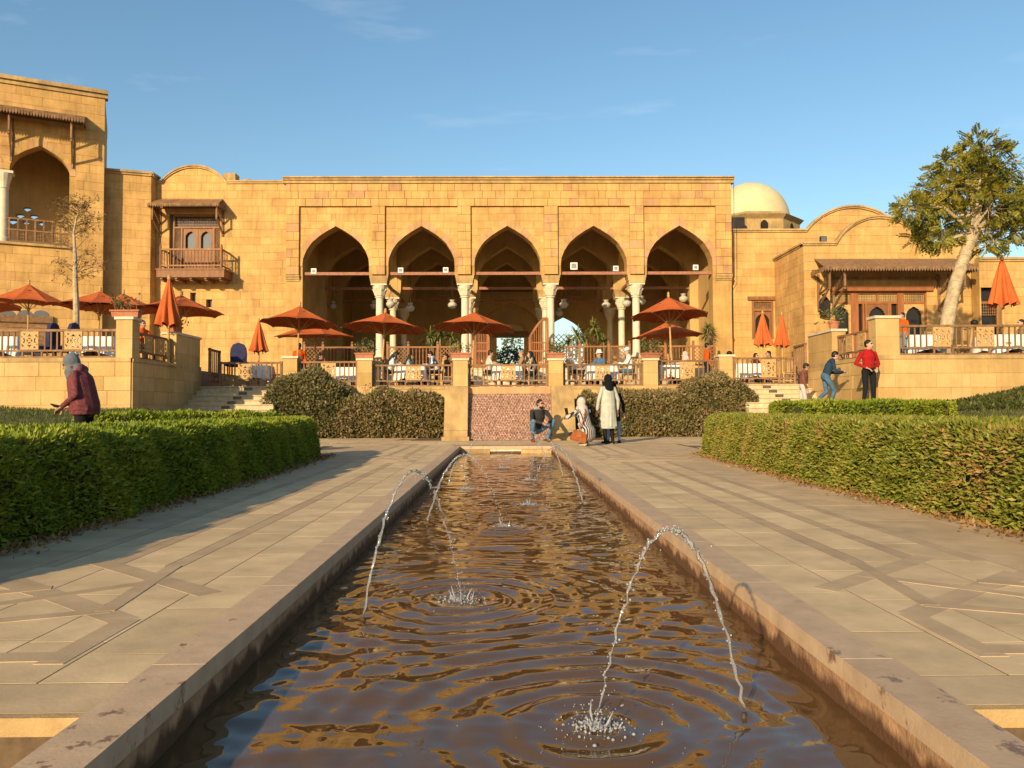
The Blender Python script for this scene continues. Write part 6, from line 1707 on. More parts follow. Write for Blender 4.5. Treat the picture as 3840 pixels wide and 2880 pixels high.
# ------------------------------------------------------------------ hedges, bushes, trees
HEDGE = mat_leaf('hedge_leaves', [(0, (.075, .12, .011)), (.4, (.17, .235, .018)), (.7, (.28, .30, .024)), (1, (.36, .29, .05))], trans=.25)
HEDGE2 = mat_leaf('dry_hedge_leaves', [(0, (.09, .12, .014)), (.4, (.19, .21, .025)), (.66, (.29, .27, .045)), (.82, (.36, .20, .08)), (1, (.40, .20, .09))], trans=.25)
BUSH = mat_leaf('bush_leaves', [(0, (.075, .075, .022)), (.35, (.15, .13, .045)), (.65, (.24, .17, .075)), (1, (.36, .23, .12))], trans=.15)
BUSH_D = mat_leaf('dark_bush_leaves', [(0, (.065, .07, .022)), (.4, (.12, .115, .04)), (.7, (.18, .145, .06)), (1, (.29, .20, .10))], trans=.15)
TWIG = mat_basic('twig', (.17, .105, .06), rough=.9, var=.25)
BARK = mat_basic('pale_bark', (.38, .29, .18), rough=.9, var=.28, scale=6, bump=.9, bscale=14)
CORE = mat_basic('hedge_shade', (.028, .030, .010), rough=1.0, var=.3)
def resample(path, n):
    P = np.array(path, float); d = np.r_[0, np.cumsum(np.hypot(*np.diff(P, axis=0).T))]; s = np.linspace(0, d[-1], n)
    # smooth path by cosine-blending through the given points
    X = np.interp(s, d, P[:, 0]); Y = np.interp(s, d, P[:, 1])
    for _ in range(6):
        X[1:-1] = (X[:-2] + X[1:-1] * 2 + X[2:]) / 4; Y[1:-1] = (Y[:-2] + Y[1:-1] * 2 + Y[2:]) / 4
    return X, Y, d[-1]
def hedge(lb, path, hw, ztop, dens, size, mat, seed, near_y=99, wob=.03):
    X, Y, L = resample(path, 60); rs = np.random.RandomState(seed)
    tx, ty = np.gradient(X), np.gradient(Y); q = np.hypot(tx, ty); tx /= q; ty /= q; nx_, ny_ = ty, -tx
    t = thing('hedge', lb, 'hedge', (X.mean(), Y.mean(), 0), group='clipped green hedges')
    sec = [(-1.0, 0.0), (-1.0, .55), (-.97, .85), (-.8, .98), (0, 1.0), (.8, .98), (.97, .85), (1.0, .55), (1.0, 0.0)]
    def surf(i, k, off):
        pass
    V, Fc = [], []
    m = len(sec)
    for i in range(60):
        e = min(1.0, .35 + i * .25, .35 + (59 - i) * .25)
        gz = float(ground_z(X[i], Y[i])) - .05
        for (u, v) in sec:
            w = (hw - .07) * e; V.append((X[i] + nx_[i] * u * w, Y[i] + ny_[i] * u * w, gz + (ztop - .06 - gz) * v))
    for i in range(59):
        for k in range(m - 1): b = i * m + k; Fc.append((b, b + 1, b + m + 1, b + m))
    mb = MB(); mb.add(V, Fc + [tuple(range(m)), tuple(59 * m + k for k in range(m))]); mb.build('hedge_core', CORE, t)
    per = 2 * .7 + 2 * hw; n = int(L * per * dens)
    s = rs.rand(n) * 59; i0 = np.minimum(s.astype(int), 58); f = s - i0
    cx = X[i0] * (1 - f) + X[i0 + 1] * f; cy = Y[i0] * (1 - f) + Y[i0 + 1] * f; ax = nx_[i0]; ay = ny_[i0]
    # place along the rounded section
    S = np.array(sec); Lh = ztop
    seg = np.hypot(np.diff(S[:, 0]) * hw, np.diff(S[:, 1]) * Lh); cs = np.r_[0, np.cumsum(seg)]
    r_ = rs.rand(n) * cs[-1]; k = np.clip(np.searchsorted(cs, r_) - 1, 0, m - 2); g_ = (r_ - cs[k]) / seg[k]
    u = S[k, 0] * (1 - g_) + S[k + 1, 0] * g_; v = S[k, 1] * (1 - g_) + S[k + 1, 1] * g_
    e = np.clip(np.minimum(.35 + s * .25, .35 + (59 - s) * .25), 0, 1)
    nu = np.where(np.abs(u) > .95, np.sign(u), u * .6); nv = np.where(v > .9, 1.0, .25)
    gz = ground_z(cx, cy); wv = wob * (np.sin(cx * 5 + cy * 3.1) + np.sin(cy * 7.3 + v * 6))
    dep = -np.abs(rs.normal(0, .03, n))
    w = hw * e + wv + dep
    px, py = cx + ax * u * w, cy + ay * u * w; pz = gz + (ztop - gz + wob * .8 * np.sin(cx * 4 + cy * 6)) * v + dep * (v > .9)
    N_ = np.stack([ax * nu, ay * nu, nv * np.ones(n)], 1); N_ /= np.linalg.norm(N_, axis=1, keepdims=True)
    P_ = np.stack([px, py, pz], 1)
    # the two end faces
    for en in (0, 59):
        ne = int(2 * hw * ztop * dens * .6); uu = rs.uniform(-.9, .9, ne); vv = rs.uniform(0, 1, ne); sg = -1 if en == 0 else 1
        P2 = np.stack([X[en] + nx_[en] * uu * hw * .5 + sg * tx[en] * (.12 * (1 - uu ** 2)), Y[en] + ny_[en] * uu * hw * .5 + sg * ty[en] * (.12 * (1 - uu ** 2)), float(ground_z(X[en], Y[en])) + (ztop - float(ground_z(X[en], Y[en]))) * vv * .96], 1)
        P_ = np.vstack([P_, P2]); N_ = np.vstack([N_, np.tile([sg * tx[en], sg * ty[en], .3], (ne, 1))])
    leaf_cloud('foliage', P_, N_ * .8, size, mat, t, aspect=.36, seed=seed, spread=.5)
    # bare shoots at the foot
    tw = MB()
    for k in range(int(L * 5)):
        i = rs.randint(60); sd = rs.choice([-1, 1]); a = Vector((X[i] + nx_[i] * sd * hw * .8, Y[i] + ny_[i] * sd * hw * .8, float(ground_z(X[i], Y[i])) + .01)); b = a + Vector((nx_[i] * sd * .22 * rs.rand(), ny_[i] * sd * .2 * rs.rand(), .12 + .2 * rs.rand())); tw.tube([a, (a + b) / 2 + Vector(rs.normal(0, .02, 3)), b], [.006, .005, .003], 4)
    tw.build('stems', TWIG, t)['kind'] = 'stuff'
    return t
hedge('long clipped hedge beside the left walk, sunlit on top and dark on its side', [(-3.5, 2.2), (-3.47, 6), (-3.46, 9), (-3.58, 12), (-3.8, 14.4)], .47, .70, 5200, .045, HEDGE, 1)
hedge('long clipped hedge beside the right walk with some dry leaves', [(3.92, 2.2), (3.92, 6), (3.93, 8.5), (4.03, 12), (4.15, 14.4)], .5, .72, 5200, .047, HEDGE2, 2)
hedge('low hedge curving behind the long one, near the woman in maroon', [(-7.3, 13.6), (-6.6, 14.2), (-5.8, 14.8), (-4.6, 15.6)], .5, .80, 1500, .075, HEDGE, 3)
hedge('low rounded hedge below the three young men', [(5.6, 15.6), (6.8, 15.9), (8.2, 16.0), (9.0, 15.6)], .55, .97, 2000, .075, HEDGE, 4)

def ellipsoid_pts(c, r, n, rs, zmin):
    d = rs.normal(0, 1, (n, 3)); d /= np.linalg.norm(d, axis=1, keepdims=True)
    k = 1 - np.abs(rs.normal(0, .07, (n, 1))); lump = 1 + .06 * np.sin(d[:, :1] * 7 + c[0]) + .05 * np.sin(d[:, 2:3] * 9 + c[1] * 3) + .05 * np.sin(d[:, 1:2] * 8)
    p = np.array(c) + d * np.array(r) * k * lump; m = p[:, 2] > zmin
    return p[m], d[m]
def bush(lb, blobs, mat, seed, dens=1250, size=.092):
    rs = np.random.RandomState(seed); c0 = np.mean([b[0] for b in blobs], 0)
    t = thing('bush', lb, 'bush', (c0[0], c0[1], 0), group='rounded bushes below the terrace')
    P_, N_ = [], []; core = MB(); tw = MB()
    for (c, r) in blobs:
        ar = 4 * math.pi * ((r[0] * r[1]) ** 1.6 / 3 + (r[0] * r[2]) ** 1.6 / 3 + (r[1] * r[2]) ** 1.6 / 3) ** (1 / 1.6)
        p, d = ellipsoid_pts(c, r, int(ar * dens), rs, .03); P_.append(p); N_.append(d)
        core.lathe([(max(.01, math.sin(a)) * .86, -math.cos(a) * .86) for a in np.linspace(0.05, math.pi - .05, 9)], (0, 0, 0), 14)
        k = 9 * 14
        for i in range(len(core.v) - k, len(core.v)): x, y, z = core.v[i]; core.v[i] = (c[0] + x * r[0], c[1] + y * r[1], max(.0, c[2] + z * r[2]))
        for q in range(int(ar * 26)):
            d_ = rs.normal(0, 1, 3); d_ /= np.linalg.norm(d_); a = Vector(np.array(c) + d_ * np.array(r) * .8); b = Vector(np.array(c) + d_ * np.array(r) * rs.uniform(.98, 1.07)) + Vector(rs.normal(0, .07, 3))
            if a.z > .05 and b.z > .05: tw.tube([a, (a + b) / 2 + Vector(rs.normal(0, .03, 3)), b], [.008, .006, .003], 4)
    P_, N_ = np.vstack(P_), np.vstack(N_)
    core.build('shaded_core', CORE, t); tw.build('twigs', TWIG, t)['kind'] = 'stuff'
    leaf_cloud('foliage', P_, N_ * .7, size, mat, t, aspect=.55, seed=seed, spread=.75)
bush('tall round dark bush beside the left steps', [((-6.05, 24.2, .95), (1.3, .95, 1.18)), ((-6.5, 24.0, .6), (1.0, .8, 1.0)), ((-5.5, 24.1, .6), (.9, .8, 1.0))], BUSH_D, 11)
bush('long low brownish bush left of the cascade', [((-4.7, 24.1, .5), (1.1, .75, .78)), ((-3.6, 24.1, .6), (1.15, .8, .93)), ((-2.6, 24.2, .5), (.95, .75, .96)), ((-2.15, 24.2, .35), (.42, .6, .8))], BUSH, 12)
bush('long low brownish bush right of the cascade', [((2.7, 24.2, .5), (.65, .7, .88)), ((3.6, 24.1, .55), (1.1, .8, .98)), ((4.8, 24.1, .55), (1.1, .8, .94)), ((5.7, 24.0, .5), (.8, .75, .98))], BUSH, 13)
bush('tall round bush beside the right steps', [((6.6, 24.1, .85), (1.15, .85, 1.12)), ((7.2, 23.9, .6), (.75, .8, 1.1))], BUSH, 14)
# a few red flowers by the pier right of the cascade
RED = mat_basic('red_petals', (.45, .03, .015), rough=.6)
for (z, x, y, lb) in ((7, 1208, 630, 'small red flowers in the bush below the askew planter'), (6, 745, 712, 'small red flowers on the bush left of the cascade')):
    p = az(z, x, y, 24.6); rs = np.random.RandomState(4); pts = np.array(p) + rs.normal(0, .07, (26, 3)); t = thing('flowering_plant', lb, 'flowers', (p.x, p.y, p.z - .3)); leaf_cloud('petals', pts, np.tile([0, -1, .3], (26, 1)), .07, RED, t, aspect=.8, seed=3)
    st = MB(); [st.tube([(p.x, p.y + .05, p.z - .3), tuple(q)], .004, 4) for q in pts[::4]]; st.build('stems', TWIG, t)

# ground cover on the bank at the right, and grass
rs = np.random.RandomState(21)
n = 42000; gx = rs.uniform(9.0, 19.0, n); gy = rs.uniform(14.2, 19.9, n)
edge = .9 * np.sin(gx * .9) * .3
m = ((gx - 14.2) / 4.4) ** 2 + ((gy - 18.6 + edge) / 2.2) ** 2 < 1; gx, gy = gx[m], gy[m]
P_ = np.stack([gx, gy, ground_z(gx, gy) + rs.uniform(0, .11, len(gx)) * (.6 + .4 * np.sin(gx * 4) * np.cos(gy * 5))], 1)
o = leaf_cloud('ground_cover', P_, np.tile([-.1, -.5, .8], (len(P_), 1)), .10, mat_leaf('ground_cover_leaves', [(0, (.03, .045, .010)), (.45, (.07, .085, .02)), (.8, (.13, .12, .035)), (1, (.30, .27, .16))]), None, aspect=.5, seed=5, spread=.6); tag(o, 'dark leafy ground cover on the bank below the right terrace', 'ground cover', kind='stuff')
def grass(lb, x0, x1, y0, y1, n, seed, tones, skip=None):
    rs = np.random.RandomState(seed); gx = rs.uniform(x0, x1, n); gy = y0 + (y1 - y0) * rs.rand(n) ** 1.3
    if skip is not None: k = skip(gx, gy); gx, gy = gx[k], gy[k]
    P_ = np.stack([gx, gy, ground_z(gx, gy) - .005], 1)
    o = leaf_cloud('grass', P_, np.tile([0, 0, 1.2], (len(P_), 1)), .075, mat_leaf('grass_blades_%d' % seed, tones), None, aspect=.16, seed=seed, spread=.35); tag(o, lb, 'grass', kind='stuff')
grass('short lawn between the left hedge and the terrace wall', -15, -4.2, 6.5, 19.8, 60000, 31, [(0, (.035, .06, .008)), (.6, (.08, .11, .015)), (1, (.16, .14, .035))])
grass('sunlit dry lawn between the right hedge and the bank', 4.7, 16, 7.0, 19.8, 60000, 32, [(0, (.06, .085, .012)), (.6, (.13, .14, .025)), (1, (.24, .19, .05))])

# dry leaves fallen along the foot of the hedges
LIT = mat_leaf('dry_leaves', [(0, (.16, .08, .03)), (.5, (.26, .14, .05)), (1, (.34, .22, .09))], trans=.1)
for sg, x0, lb in ((-1, -2.98, 'dry leaf litter along the foot of the left hedge'), (1, 3.40, 'dry leaf litter along the foot of the right hedge')):
    rs = np.random.RandomState(70 + sg); n = 3600; ly = 2.3 + 12.2 * rs.rand(n); lx = x0 - sg * np.abs(rs.normal(0, .10, n)) + sg * .07 + np.interp(ly, [2, 9, 14.5], [0, 0, .3]) * sg * .8
    o = leaf_cloud('leaf_litter', np.stack([lx, ly, .006 + .02 * rs.rand(n)], 1), np.tile([0, 0, .05], (n, 1)), .04, LIT, None, aspect=.5, seed=71, spread=.6); tag(o, lb, 'leaf litter', kind='stuff')
# leaning tree on the right terrace
DTR = 21.5
tr = thing('leaning_tree', 'leaning pale-barked tree with feathery yellow-green leaves on the right terrace', 'tree', az(8, 1620, 640, DTR))
B0 = az(8, 1620, 430, DTR); B0 = Vector((B0.x - .1, DTR, UPPER - .02))
path = [B0, az(8, 1640, 380, DTR), az(4, 1690, 1250, DTR), az(4, 1755, 1050, DTR), az(4, 1800, 930, DTR), az(4, 1830, 850, DTR)]
mb = MB(); mb.tube(path, [.20, .185, .168, .16, .158, .17], 14); smooth_by_angle(mb.build('trunk', BARK, tr), 80)
ROPE = mat_basic('pale_rope', (.55, .48, .36), rough=.9)
for k, s in enumerate((.25, .42, .55, .62, .8)):
    i = s * (len(path) - 1); a = path[int(i)].lerp(path[min(int(i) + 1, 5)], i - int(i)); ax_ = (path[min(int(i) + 1, 5)] - path[int(i)]).normalized(); x = ax_.cross(EY).normalized(); y = ax_.cross(x); mb = MB(); mb.tube([a + (x * math.cos(t) + y * math.sin(t)) * .175 + ax_ * (.05 * math.sin(t)) for t in np.linspace(0, 6.283, 22)], .009, 5); mb.build('rope', ROPE, tr)
blobs = [(1850, 200, 170, 150), (1720, 300, 180, 150), (1960, 320, 210, 180), (1800, 430, 290, 180), (1560, 520, 190, 140), (2080, 520, 240, 210), (1420, 640, 170, 95), (1230, 690, 110, 60), (1650, 680, 220, 150), (1900, 680, 250, 190), (2200, 700, 220, 190), (1600, 830, 170, 110), (1450, 870, 90, 60), (2050, 850, 170, 110), (1920, 960, 80, 60), (2300, 560, 180, 200), (1540, 930, 60, 40)]
rs = np.random.RandomState(41); top = path[-1]; limbs = MB(); anchors = []
for (bx, by, rx, ry) in blobs:
    bx, by, rx, ry = 1830 + (bx - 1830) * .93, 860 + (by - 860) * .92, rx * .84, ry * .84; c = az(4, bx, by, DTR); k = ZK * DTR / FPX; rr = np.array([rx * k, max(.45, rx * k * .9), ry * k])
    c = Vector((c.x, DTR + rs.uniform(-.55, .55), c.z))
    mid = top.lerp(c, .5) + Vector(rs.normal(0, .12, 3)) + Vector((0, 0, .15)); limbs.tube([top, top.lerp(mid, .5), mid, c], [.085, .06, .04, .015], 7)
    vol = rr.prod() ** (1 / 3)
    for q in range(int(145 * (rx * ry) / (200 * 150)) + 22):
        d = rs.normal(0, 1, 3); d /= np.linalg.norm(d); p = np.array(c) + d * rr * rs.uniform(.45, 1.18) ** .7; anchors.append((p, d))
        if q % 9 == 0: limbs.tube([c, Vector(p)], [.012, .004], 4)
limbs.build('limbs', BARK, tr)
LV, n_l = [], 9
for (p, d) in anchors:
    d = d + rs.normal(0, .6, 3) + np.array([0, 0, .0]); d /= np.linalg.norm(d); L = rs.uniform(.20, .36)
    s = np.cross(d, rs.normal(0, 1, 3)); s /= np.linalg.norm(s); u = np.cross(s, d)
    for j in range(n_l):
        f = .15 + .85 * j / (n_l - 1); b = p + d * L * f - np.array([0, 0, .06 * f * f])
        for sg in ((1, -1) if j < n_l - 1 else (0,)):
            o_ = (s * sg + d * .55) if sg else d; o_ = o_ / np.linalg.norm(o_); ln = .092 * rs.uniform(.8, 1.2); w = np.cross(o_, u) * .021
            LV += [b, b + o_ * ln * .5 + w, b + o_ * ln, b + o_ * ln * .5 - w]
LV = np.array(LV); raw_mesh('crown', LV, np.arange(len(LV)).reshape(-1, 4), mat_leaf('feather_leaves', [(0, (.065, .08, .014)), (.4, (.16, .165, .024)), (.7, (.31, .265, .035)), (1, (.52, .36, .04))], trans=.38), tr)

# bare young tree on the left terrace
by_ = thing('young_tree', 'slender young tree with few small leaves on the left terrace', 'tree', az(5, 580, 480, 21.6))
base = az(5, 582, 470, 21.6); P0 = Vector((base.x, 21.6, UPPER)); tp = [P0, az(5, 575, 300, 21.6), az(5, 568, 120, 21.6), az(1, 566, 1420, 21.6), az(1, 556, 1250, 21.6), az(1, 575, 1140, 21.6), az(1, 640, 1000, 21.6)]
mb = MB(); mb.tube(tp, [.085, .08, .07, .05, .032, .018, .006], 9); mb.build('trunk', BARK, by_)
rs = np.random.RandomState(51); br = MB(); lp = []
k = ZK * 21.6 / FPX
for q in range(58):
    s = rs.uniform(1.7, 5.7); i = int(s); a = tp[i].lerp(tp[i + 1], s - i); hgt = (s - 1.7) / 4
    ln = (1 - .55 * hgt) * rs.uniform(.5, 1.25) * 1.0; an = rs.choice([-1, 1]) * rs.uniform(.5, 1.35); dy = rs.normal(0, .4)
    b = a + Vector((math.sin(an) * ln, dy * ln, math.cos(an) * ln * .55 + .05)); m_ = a.lerp(b, .5) + Vector((0, 0, .10 * ln)) + Vector(rs.normal(0, .03, 3)); br.tube([a, m_, b], [.013, .008, .003], 5)
    for w in range(7):
        f = rs.uniform(.35, 1.0); c = (m_ if f < .5 else m_.lerp(b, f * 2 - 1)); e = c + Vector(rs.normal(0, .14, 3)) + Vector((0, 0, .04)); br.tube([c, e], [.0035, .0015], 4)
        for v in range(3): lp.append(np.array(c.lerp(e, rs.uniform(.3, 1.05))) + rs.normal(0, .015, 3))
br.build('branches', TWIG, by_)
leaf_cloud('crown', np.array(lp), np.tile([0, 0, -.1], (len(lp), 1)), .075, mat_leaf('sparse_leaves', [(0, (.10, .075, .018)), (.5, (.22, .14, .03)), (1, (.36, .22, .05))]), by_, aspect=.38, seed=51, spread=1.0)

# yucca palms inside the arcade
YUC = mat_leaf('yucca_blades', [(0, (.08, .11, .035)), (.5, (.17, .19, .05)), (1, (.36, .32, .12))], trans=.1)
def yucca(lb, heads, D, fl):
    x0 = sum(az(h[0], h[1], h[2], D).x for h in heads) / len(heads); t = thing('yucca_palm', lb, 'palm', (x0, D, fl), group='potted palms in the arcade'); rs = np.random.RandomState(int(x0 * 50) % 900)
    V, stem = [], MB(); stem.lathe([(.2, fl), (.26, fl + .32), (.28, fl + .34), (.22, fl + .34)], (x0, D, 0), 12)
    for (z, x, y, r) in heads:
        c = az(z, x, y, D + rs.normal(0, .15)); R_ = 1.3 * r * ZK * D / FPX
        stem.tube([Vector((x0 + rs.normal(0, .06), D, fl + .3)), Vector((c.x * .8 + x0 * .2, D, (fl + c.z) / 2)), c], [.05, .04, .035], 7)
        for k in range(70):
            d = rs.normal(0, 1, 3); d[2] = d[2] * .7 + .25; d /= np.linalg.norm(d); L = R_ * rs.uniform(.75, 1.15); s = np.cross(d, [0, 0, 1]); s /= np.linalg.norm(s) + 1e-6; w = .028; c_ = np.array(c); dr_ = np.array([0, 0, -1]) * L * .22
            p1 = c_ + d * L * .5 - dr_ * .1; p2 = c_ + d * L + dr_
            V += [c_ + s * w * .5, p1 + s * w, p1 - s * w, c_ - s * w * .5, p1 + s * w, p2, p2, p1 - s * w]
    V = np.array(V); raw_mesh('blades', V, np.arange(len(V)).reshape(-1, 4), YUC, t); stem.build('stem', TWIG, t)
yucca('spiky palm behind the fence in the second arch', [(6, 1230, 330, 85), (6, 1310, 300, 80), (6, 1390, 330, 80), (6, 1270, 370, 70), (6, 1420, 370, 60)], 35.2, ARC)
yucca('spiky palm with several heads left in the fourth arch', [(7, 530, 320, 110), (7, 470, 370, 80), (7, 590, 360, 80)], 35.2, ARC)
yucca('taller spiky palm right in the fourth arch', [(7, 655, 255, 90), (7, 690, 300, 60)], 36.0, ARC)
yucca('small pale spiky palm near the fourth column', [(7, 730, 365, 75)], 35.6, ARC)
yucca('narrow spiky palm against the wall right of the fifth arch', [(7, 1520, 260, 60), (7, 1510, 320, 70)], 33.5, FLOOR)
# trees of the garden behind the building
for i, (x, y, lb) in enumerate(((.8, 62, 'leafy garden tree seen through the rear door of the arcade'), (6.2, 70, 'garden tree glimpsed through the pointed opening at the back'))):
    t = thing('garden_tree', lb, 'tree', (x, y, .7)); rs = np.random.RandomState(60 + i); mb = MB(); mb.tube([(x, y, .5), (x + .2, y, 2.2), (x + .1, y, 3.6)], [.22, .18, .14], 9); mb.build('trunk', TWIG, t)
    P_ = rs.normal(0, 1, (2600, 3)); P_ /= np.linalg.norm(P_, axis=1, keepdims=True); P_ = P_ * rs.uniform(.2, 1, (2600, 1)) ** .5 * [2.2, 2.0, 2.3] + [x, y, 4.4 if i == 0 else 3.2]; P_ = P_[(np.sin(P_[:, 0] * 2.3) + np.sin(P_[:, 2] * 2.9) + np.sin(P_[:, 1] * 2)) > -.9]
    leaf_cloud('crown', P_, np.tile([0, 0, 0], (len(P_), 1)), .30, mat_leaf('garden_leaves_%d' % i, [(0, (.05, .06, .025)), (1, (.16, .16, .07))]), t, aspect=.5, seed=i, spread=1)
# ------------------------------------------------------------------ people
SKIN = {'tan': mat_basic('tan_skin', (.36, .19, .115), rough=.55, var=.06, scale=20), 'dark': mat_basic('dark_skin', (.075, .04, .025), rough=.5, var=.06, scale=20), 'fair': mat_basic('fair_skin', (.46, .27, .185), rough=.55, var=.06, scale=20)}
HAIR = mat_basic('black_hair', (.012, .009, .007), rough=.55, var=.2, scale=60)
GREYH = mat_basic('grey_hair', (.16, .15, .14), rough=.6, var=.2, scale=60)
EYE = mat_basic('eye', (.01, .008, .007), rough=.3)
LIP = mat_basic('lip', (.27, .10, .075), rough=.5)
CL = {}
def cloth(name, c, var=.12, scale=7, rough=.9):
    if name not in CL: CL[name] = mat_basic(name, c, rough=rough, var=var, scale=scale, spec=.12, bump=.55, bscale=13)
    return CL[name]
def cloth_stripes(name, c1, c2, freq, axis='X'):
    m, n, l = mat_new(name); out = n.new('ShaderNodeOutputMaterial'); p = n.new('ShaderNodeBsdfPrincipled'); p.inputs['Roughness'].default_value = .9; l.new(p.outputs[0], out.inputs[0])
    tc_ = n.new('ShaderNodeTexCoord'); w = n.new('ShaderNodeTexWave'); w.wave_type = 'BANDS'; w.bands_direction = axis; w.inputs['Scale'].default_value = freq; w.inputs['Distortion'].default_value = 1.2; w.inputs['Detail'].default_value = 1
    l.new(tc_.outputs['Object'], w.inputs['Vector']); r = n.new('ShaderNodeValToRGB'); r.color_ramp.interpolation = 'CONSTANT'; r.color_ramp.elements[1].position = .5; r.color_ramp.elements[0].color = col4(c1); r.color_ramp.elements[1].color = col4(c2); l.new(w.outputs['Fac'], r.inputs['Fac']); l.new(r.outputs[0], p.inputs['Base Color']); return m
def cloth_patch(name, cols, scale):
    m, n, l = mat_new(name); out = n.new('ShaderNodeOutputMaterial'); p = n.new('ShaderNodeBsdfPrincipled'); p.inputs['Roughness'].default_value = .9; l.new(p.outputs[0], out.inputs[0])
    tc_ = n.new('ShaderNodeTexCoord'); w = n.new('ShaderNodeTexVoronoi'); w.inputs['Scale'].default_value = scale; l.new(tc_.outputs['Object'], w.inputs['Vector']); sp = n.new('ShaderNodeSeparateColor'); l.new(w.outputs['Color'], sp.inputs[0]); r = n.new('ShaderNodeValToRGB'); r.color_ramp.interpolation = 'CONSTANT'
    e = r.color_ramp.elements
    while len(e) < len(cols): e.new(.5)
    for i, c in enumerate(cols): e[i].position = i / len(cols); e[i].color = col4(c)
    l.new(sp.outputs[0], r.inputs['Fac']); l.new(r.outputs[0], p.inputs['Base Color']); return m

def rotm(yaw=0, pitch=0, roll=0):
    return (Matrix.Rotation(yaw, 3, 'Z') @ Matrix.Rotation(pitch, 3, 'X') @ Matrix.Rotation(roll, 3, 'Y'))

class Fig:
    """a body as tapered limbs and ellipsoids that are fused into one skin"""
    def __init__(s): s.p = []
    def cap(s, a, b, ra, rb, m, k=1.0, xa=None, bias=0.0, flat=1.0):
        a, b = Vector(a), Vector(b)
        if (b - a).length < 1e-4: b = a + Vector((0, 0, .001))
        s.p.append(('c', a, b, ra, rb, k, Vector(xa) if xa else Vector((1, 0, 0)), m, bias, flat)); return s
    def ell(s, c, r, m, rot=None, bias=0.0):
        s.p.append(('e', Vector(c), Vector(r), rot or Matrix.Identity(3), m, bias)); return s
    def geom(s):
        mb = MB()
        for q in s.p:
            if q[0] == 'e':
                _, c, r, rot, m, bi = q; n, k = 12, 9
                b = len(mb.v)
                for i in range(k):
                    t = math.pi * (i + .5) / k
                    for j in range(n):
                        a = 2 * math.pi * j / n; v = rot @ Vector((r.x * math.sin(t) * math.cos(a), r.y * math.sin(t) * math.sin(a), r.z * math.cos(t))); mb.v.append(tuple(c + v))
                for i in range(k - 1):
                    for j in range(n): mb.f.append((b + i * n + j, b + i * n + (j + 1) % n, b + (i + 1) * n + (j + 1) % n, b + (i + 1) * n + j))
                mb.f.append(tuple(b + j for j in range(n))); mb.f.append(tuple(b + (k - 1) * n + j for j in reversed(range(n))))
            else:
                _, a_, b_, ra, rb, k, xa, m, bi, fl_ = q; z = (b_ - a_).normalized(); x = xa - z * xa.dot(z)
                if x.length < .1: x = Vector((0, 1, 0)) - z * z.y
                x.normalize(); y = z.cross(x); n = 12; rings = []
                for t in (80, 50, 20): rings.append((a_ - z * ra * math.sin(R(t)), ra * math.cos(R(t))))
                rings.append((a_, ra)); rings.append(((a_ + b_) / 2, (ra + rb) / 2)); rings.append((b_, rb))
                for t in (20, 50, 80): rings.append((b_ + z * rb * fl_ * math.sin(R(t)), rb * (math.cos(R(t)) if fl_ > .5 else {20: .99, 50: .93, 80: .5}[t])))
                b = len(mb.v)
                for c, r in rings:
                    for j in range(n): an = 2 * math.pi * j / n; mb.v.append(tuple(c + x * (r * k * math.cos(an)) + y * (r * math.sin(an))))
                for i in range(len(rings) - 1):
                    for j in range(n): mb.f.append((b + i * n + j, b + i * n + (j + 1) % n, b + (i + 1) * n + (j + 1) % n, b + (i + 1) * n + j))
                mb.f.append(tuple(b + j for j in reversed(range(n)))); e = b + (len(rings) - 1) * n; mb.f.append(tuple(e + j for j in range(n)))
        return mb
    def build(s, name, parent, mats, vox):
        o = s.geom().build(name, None, parent, local=True)
        md = o.modifiers.new('r', 'REMESH'); md.mode = 'VOXEL'; md.voxel_size = vox; md.use_smooth_shade = True
        sm = o.modifiers.new('s', 'SMOOTH'); sm.factor = .5; sm.iterations = 3
        PENDING.append((s, o, name, mats)); return o
    def finish(s, o, name, mats, dg):
        me = bpy.data.meshes.new_from_object(o.evaluated_get(dg))
        keys = list(dict.fromkeys(q[4] if q[0] == 'e' else q[7] for q in s.p))
        n = len(me.polygons); c = np.empty(n * 3); me.polygons.foreach_get('center', c); c = c.reshape(-1, 3); best = np.full(n, 9.0); idx = np.zeros(n, int)
        for q in s.p:
            if q[0] == 'e':
                _, ce, r, rot, m, bi = q; l_ = (c - np.array(ce)) @ np.array(rot); d = (np.linalg.norm(l_ / np.array(r), axis=1) - 1) * min(r)
            else:
                _, a_, b_, ra, rb, k, xa, m, bi, fl_ = q; A, Bv = np.array(a_), np.array(b_ - a_); L2 = Bv @ Bv; t = np.clip(((c - A) @ Bv) / L2, 0, 1); w = c - (A + t[:, None] * Bv)
                if k != 1.0:
                    z = Bv / math.sqrt(L2); x = np.array(xa) - z * (np.array(xa) @ z); x /= np.linalg.norm(x) + 1e-9; wx = w @ x; w = w - np.outer(wx, x) * (1 - 1 / k)
                d = np.linalg.norm(w, axis=1) - (ra + (rb - ra) * t)
                if fl_ < .5: d = d + .3 * (((c - A) @ Bv) / L2 > 1.0 + .012 / math.sqrt(L2))
            d = d - bi; u = d < best; best[u] = d[u]; idx[u] = keys.index(m)
        me.materials.clear()
        for k in keys: me.materials.append(mats[k])
        me.polygons.foreach_set('material_index', idx.astype(np.int32)); me.polygons.foreach_set('use_smooth', np.ones(n, bool)); me.update()
        return me

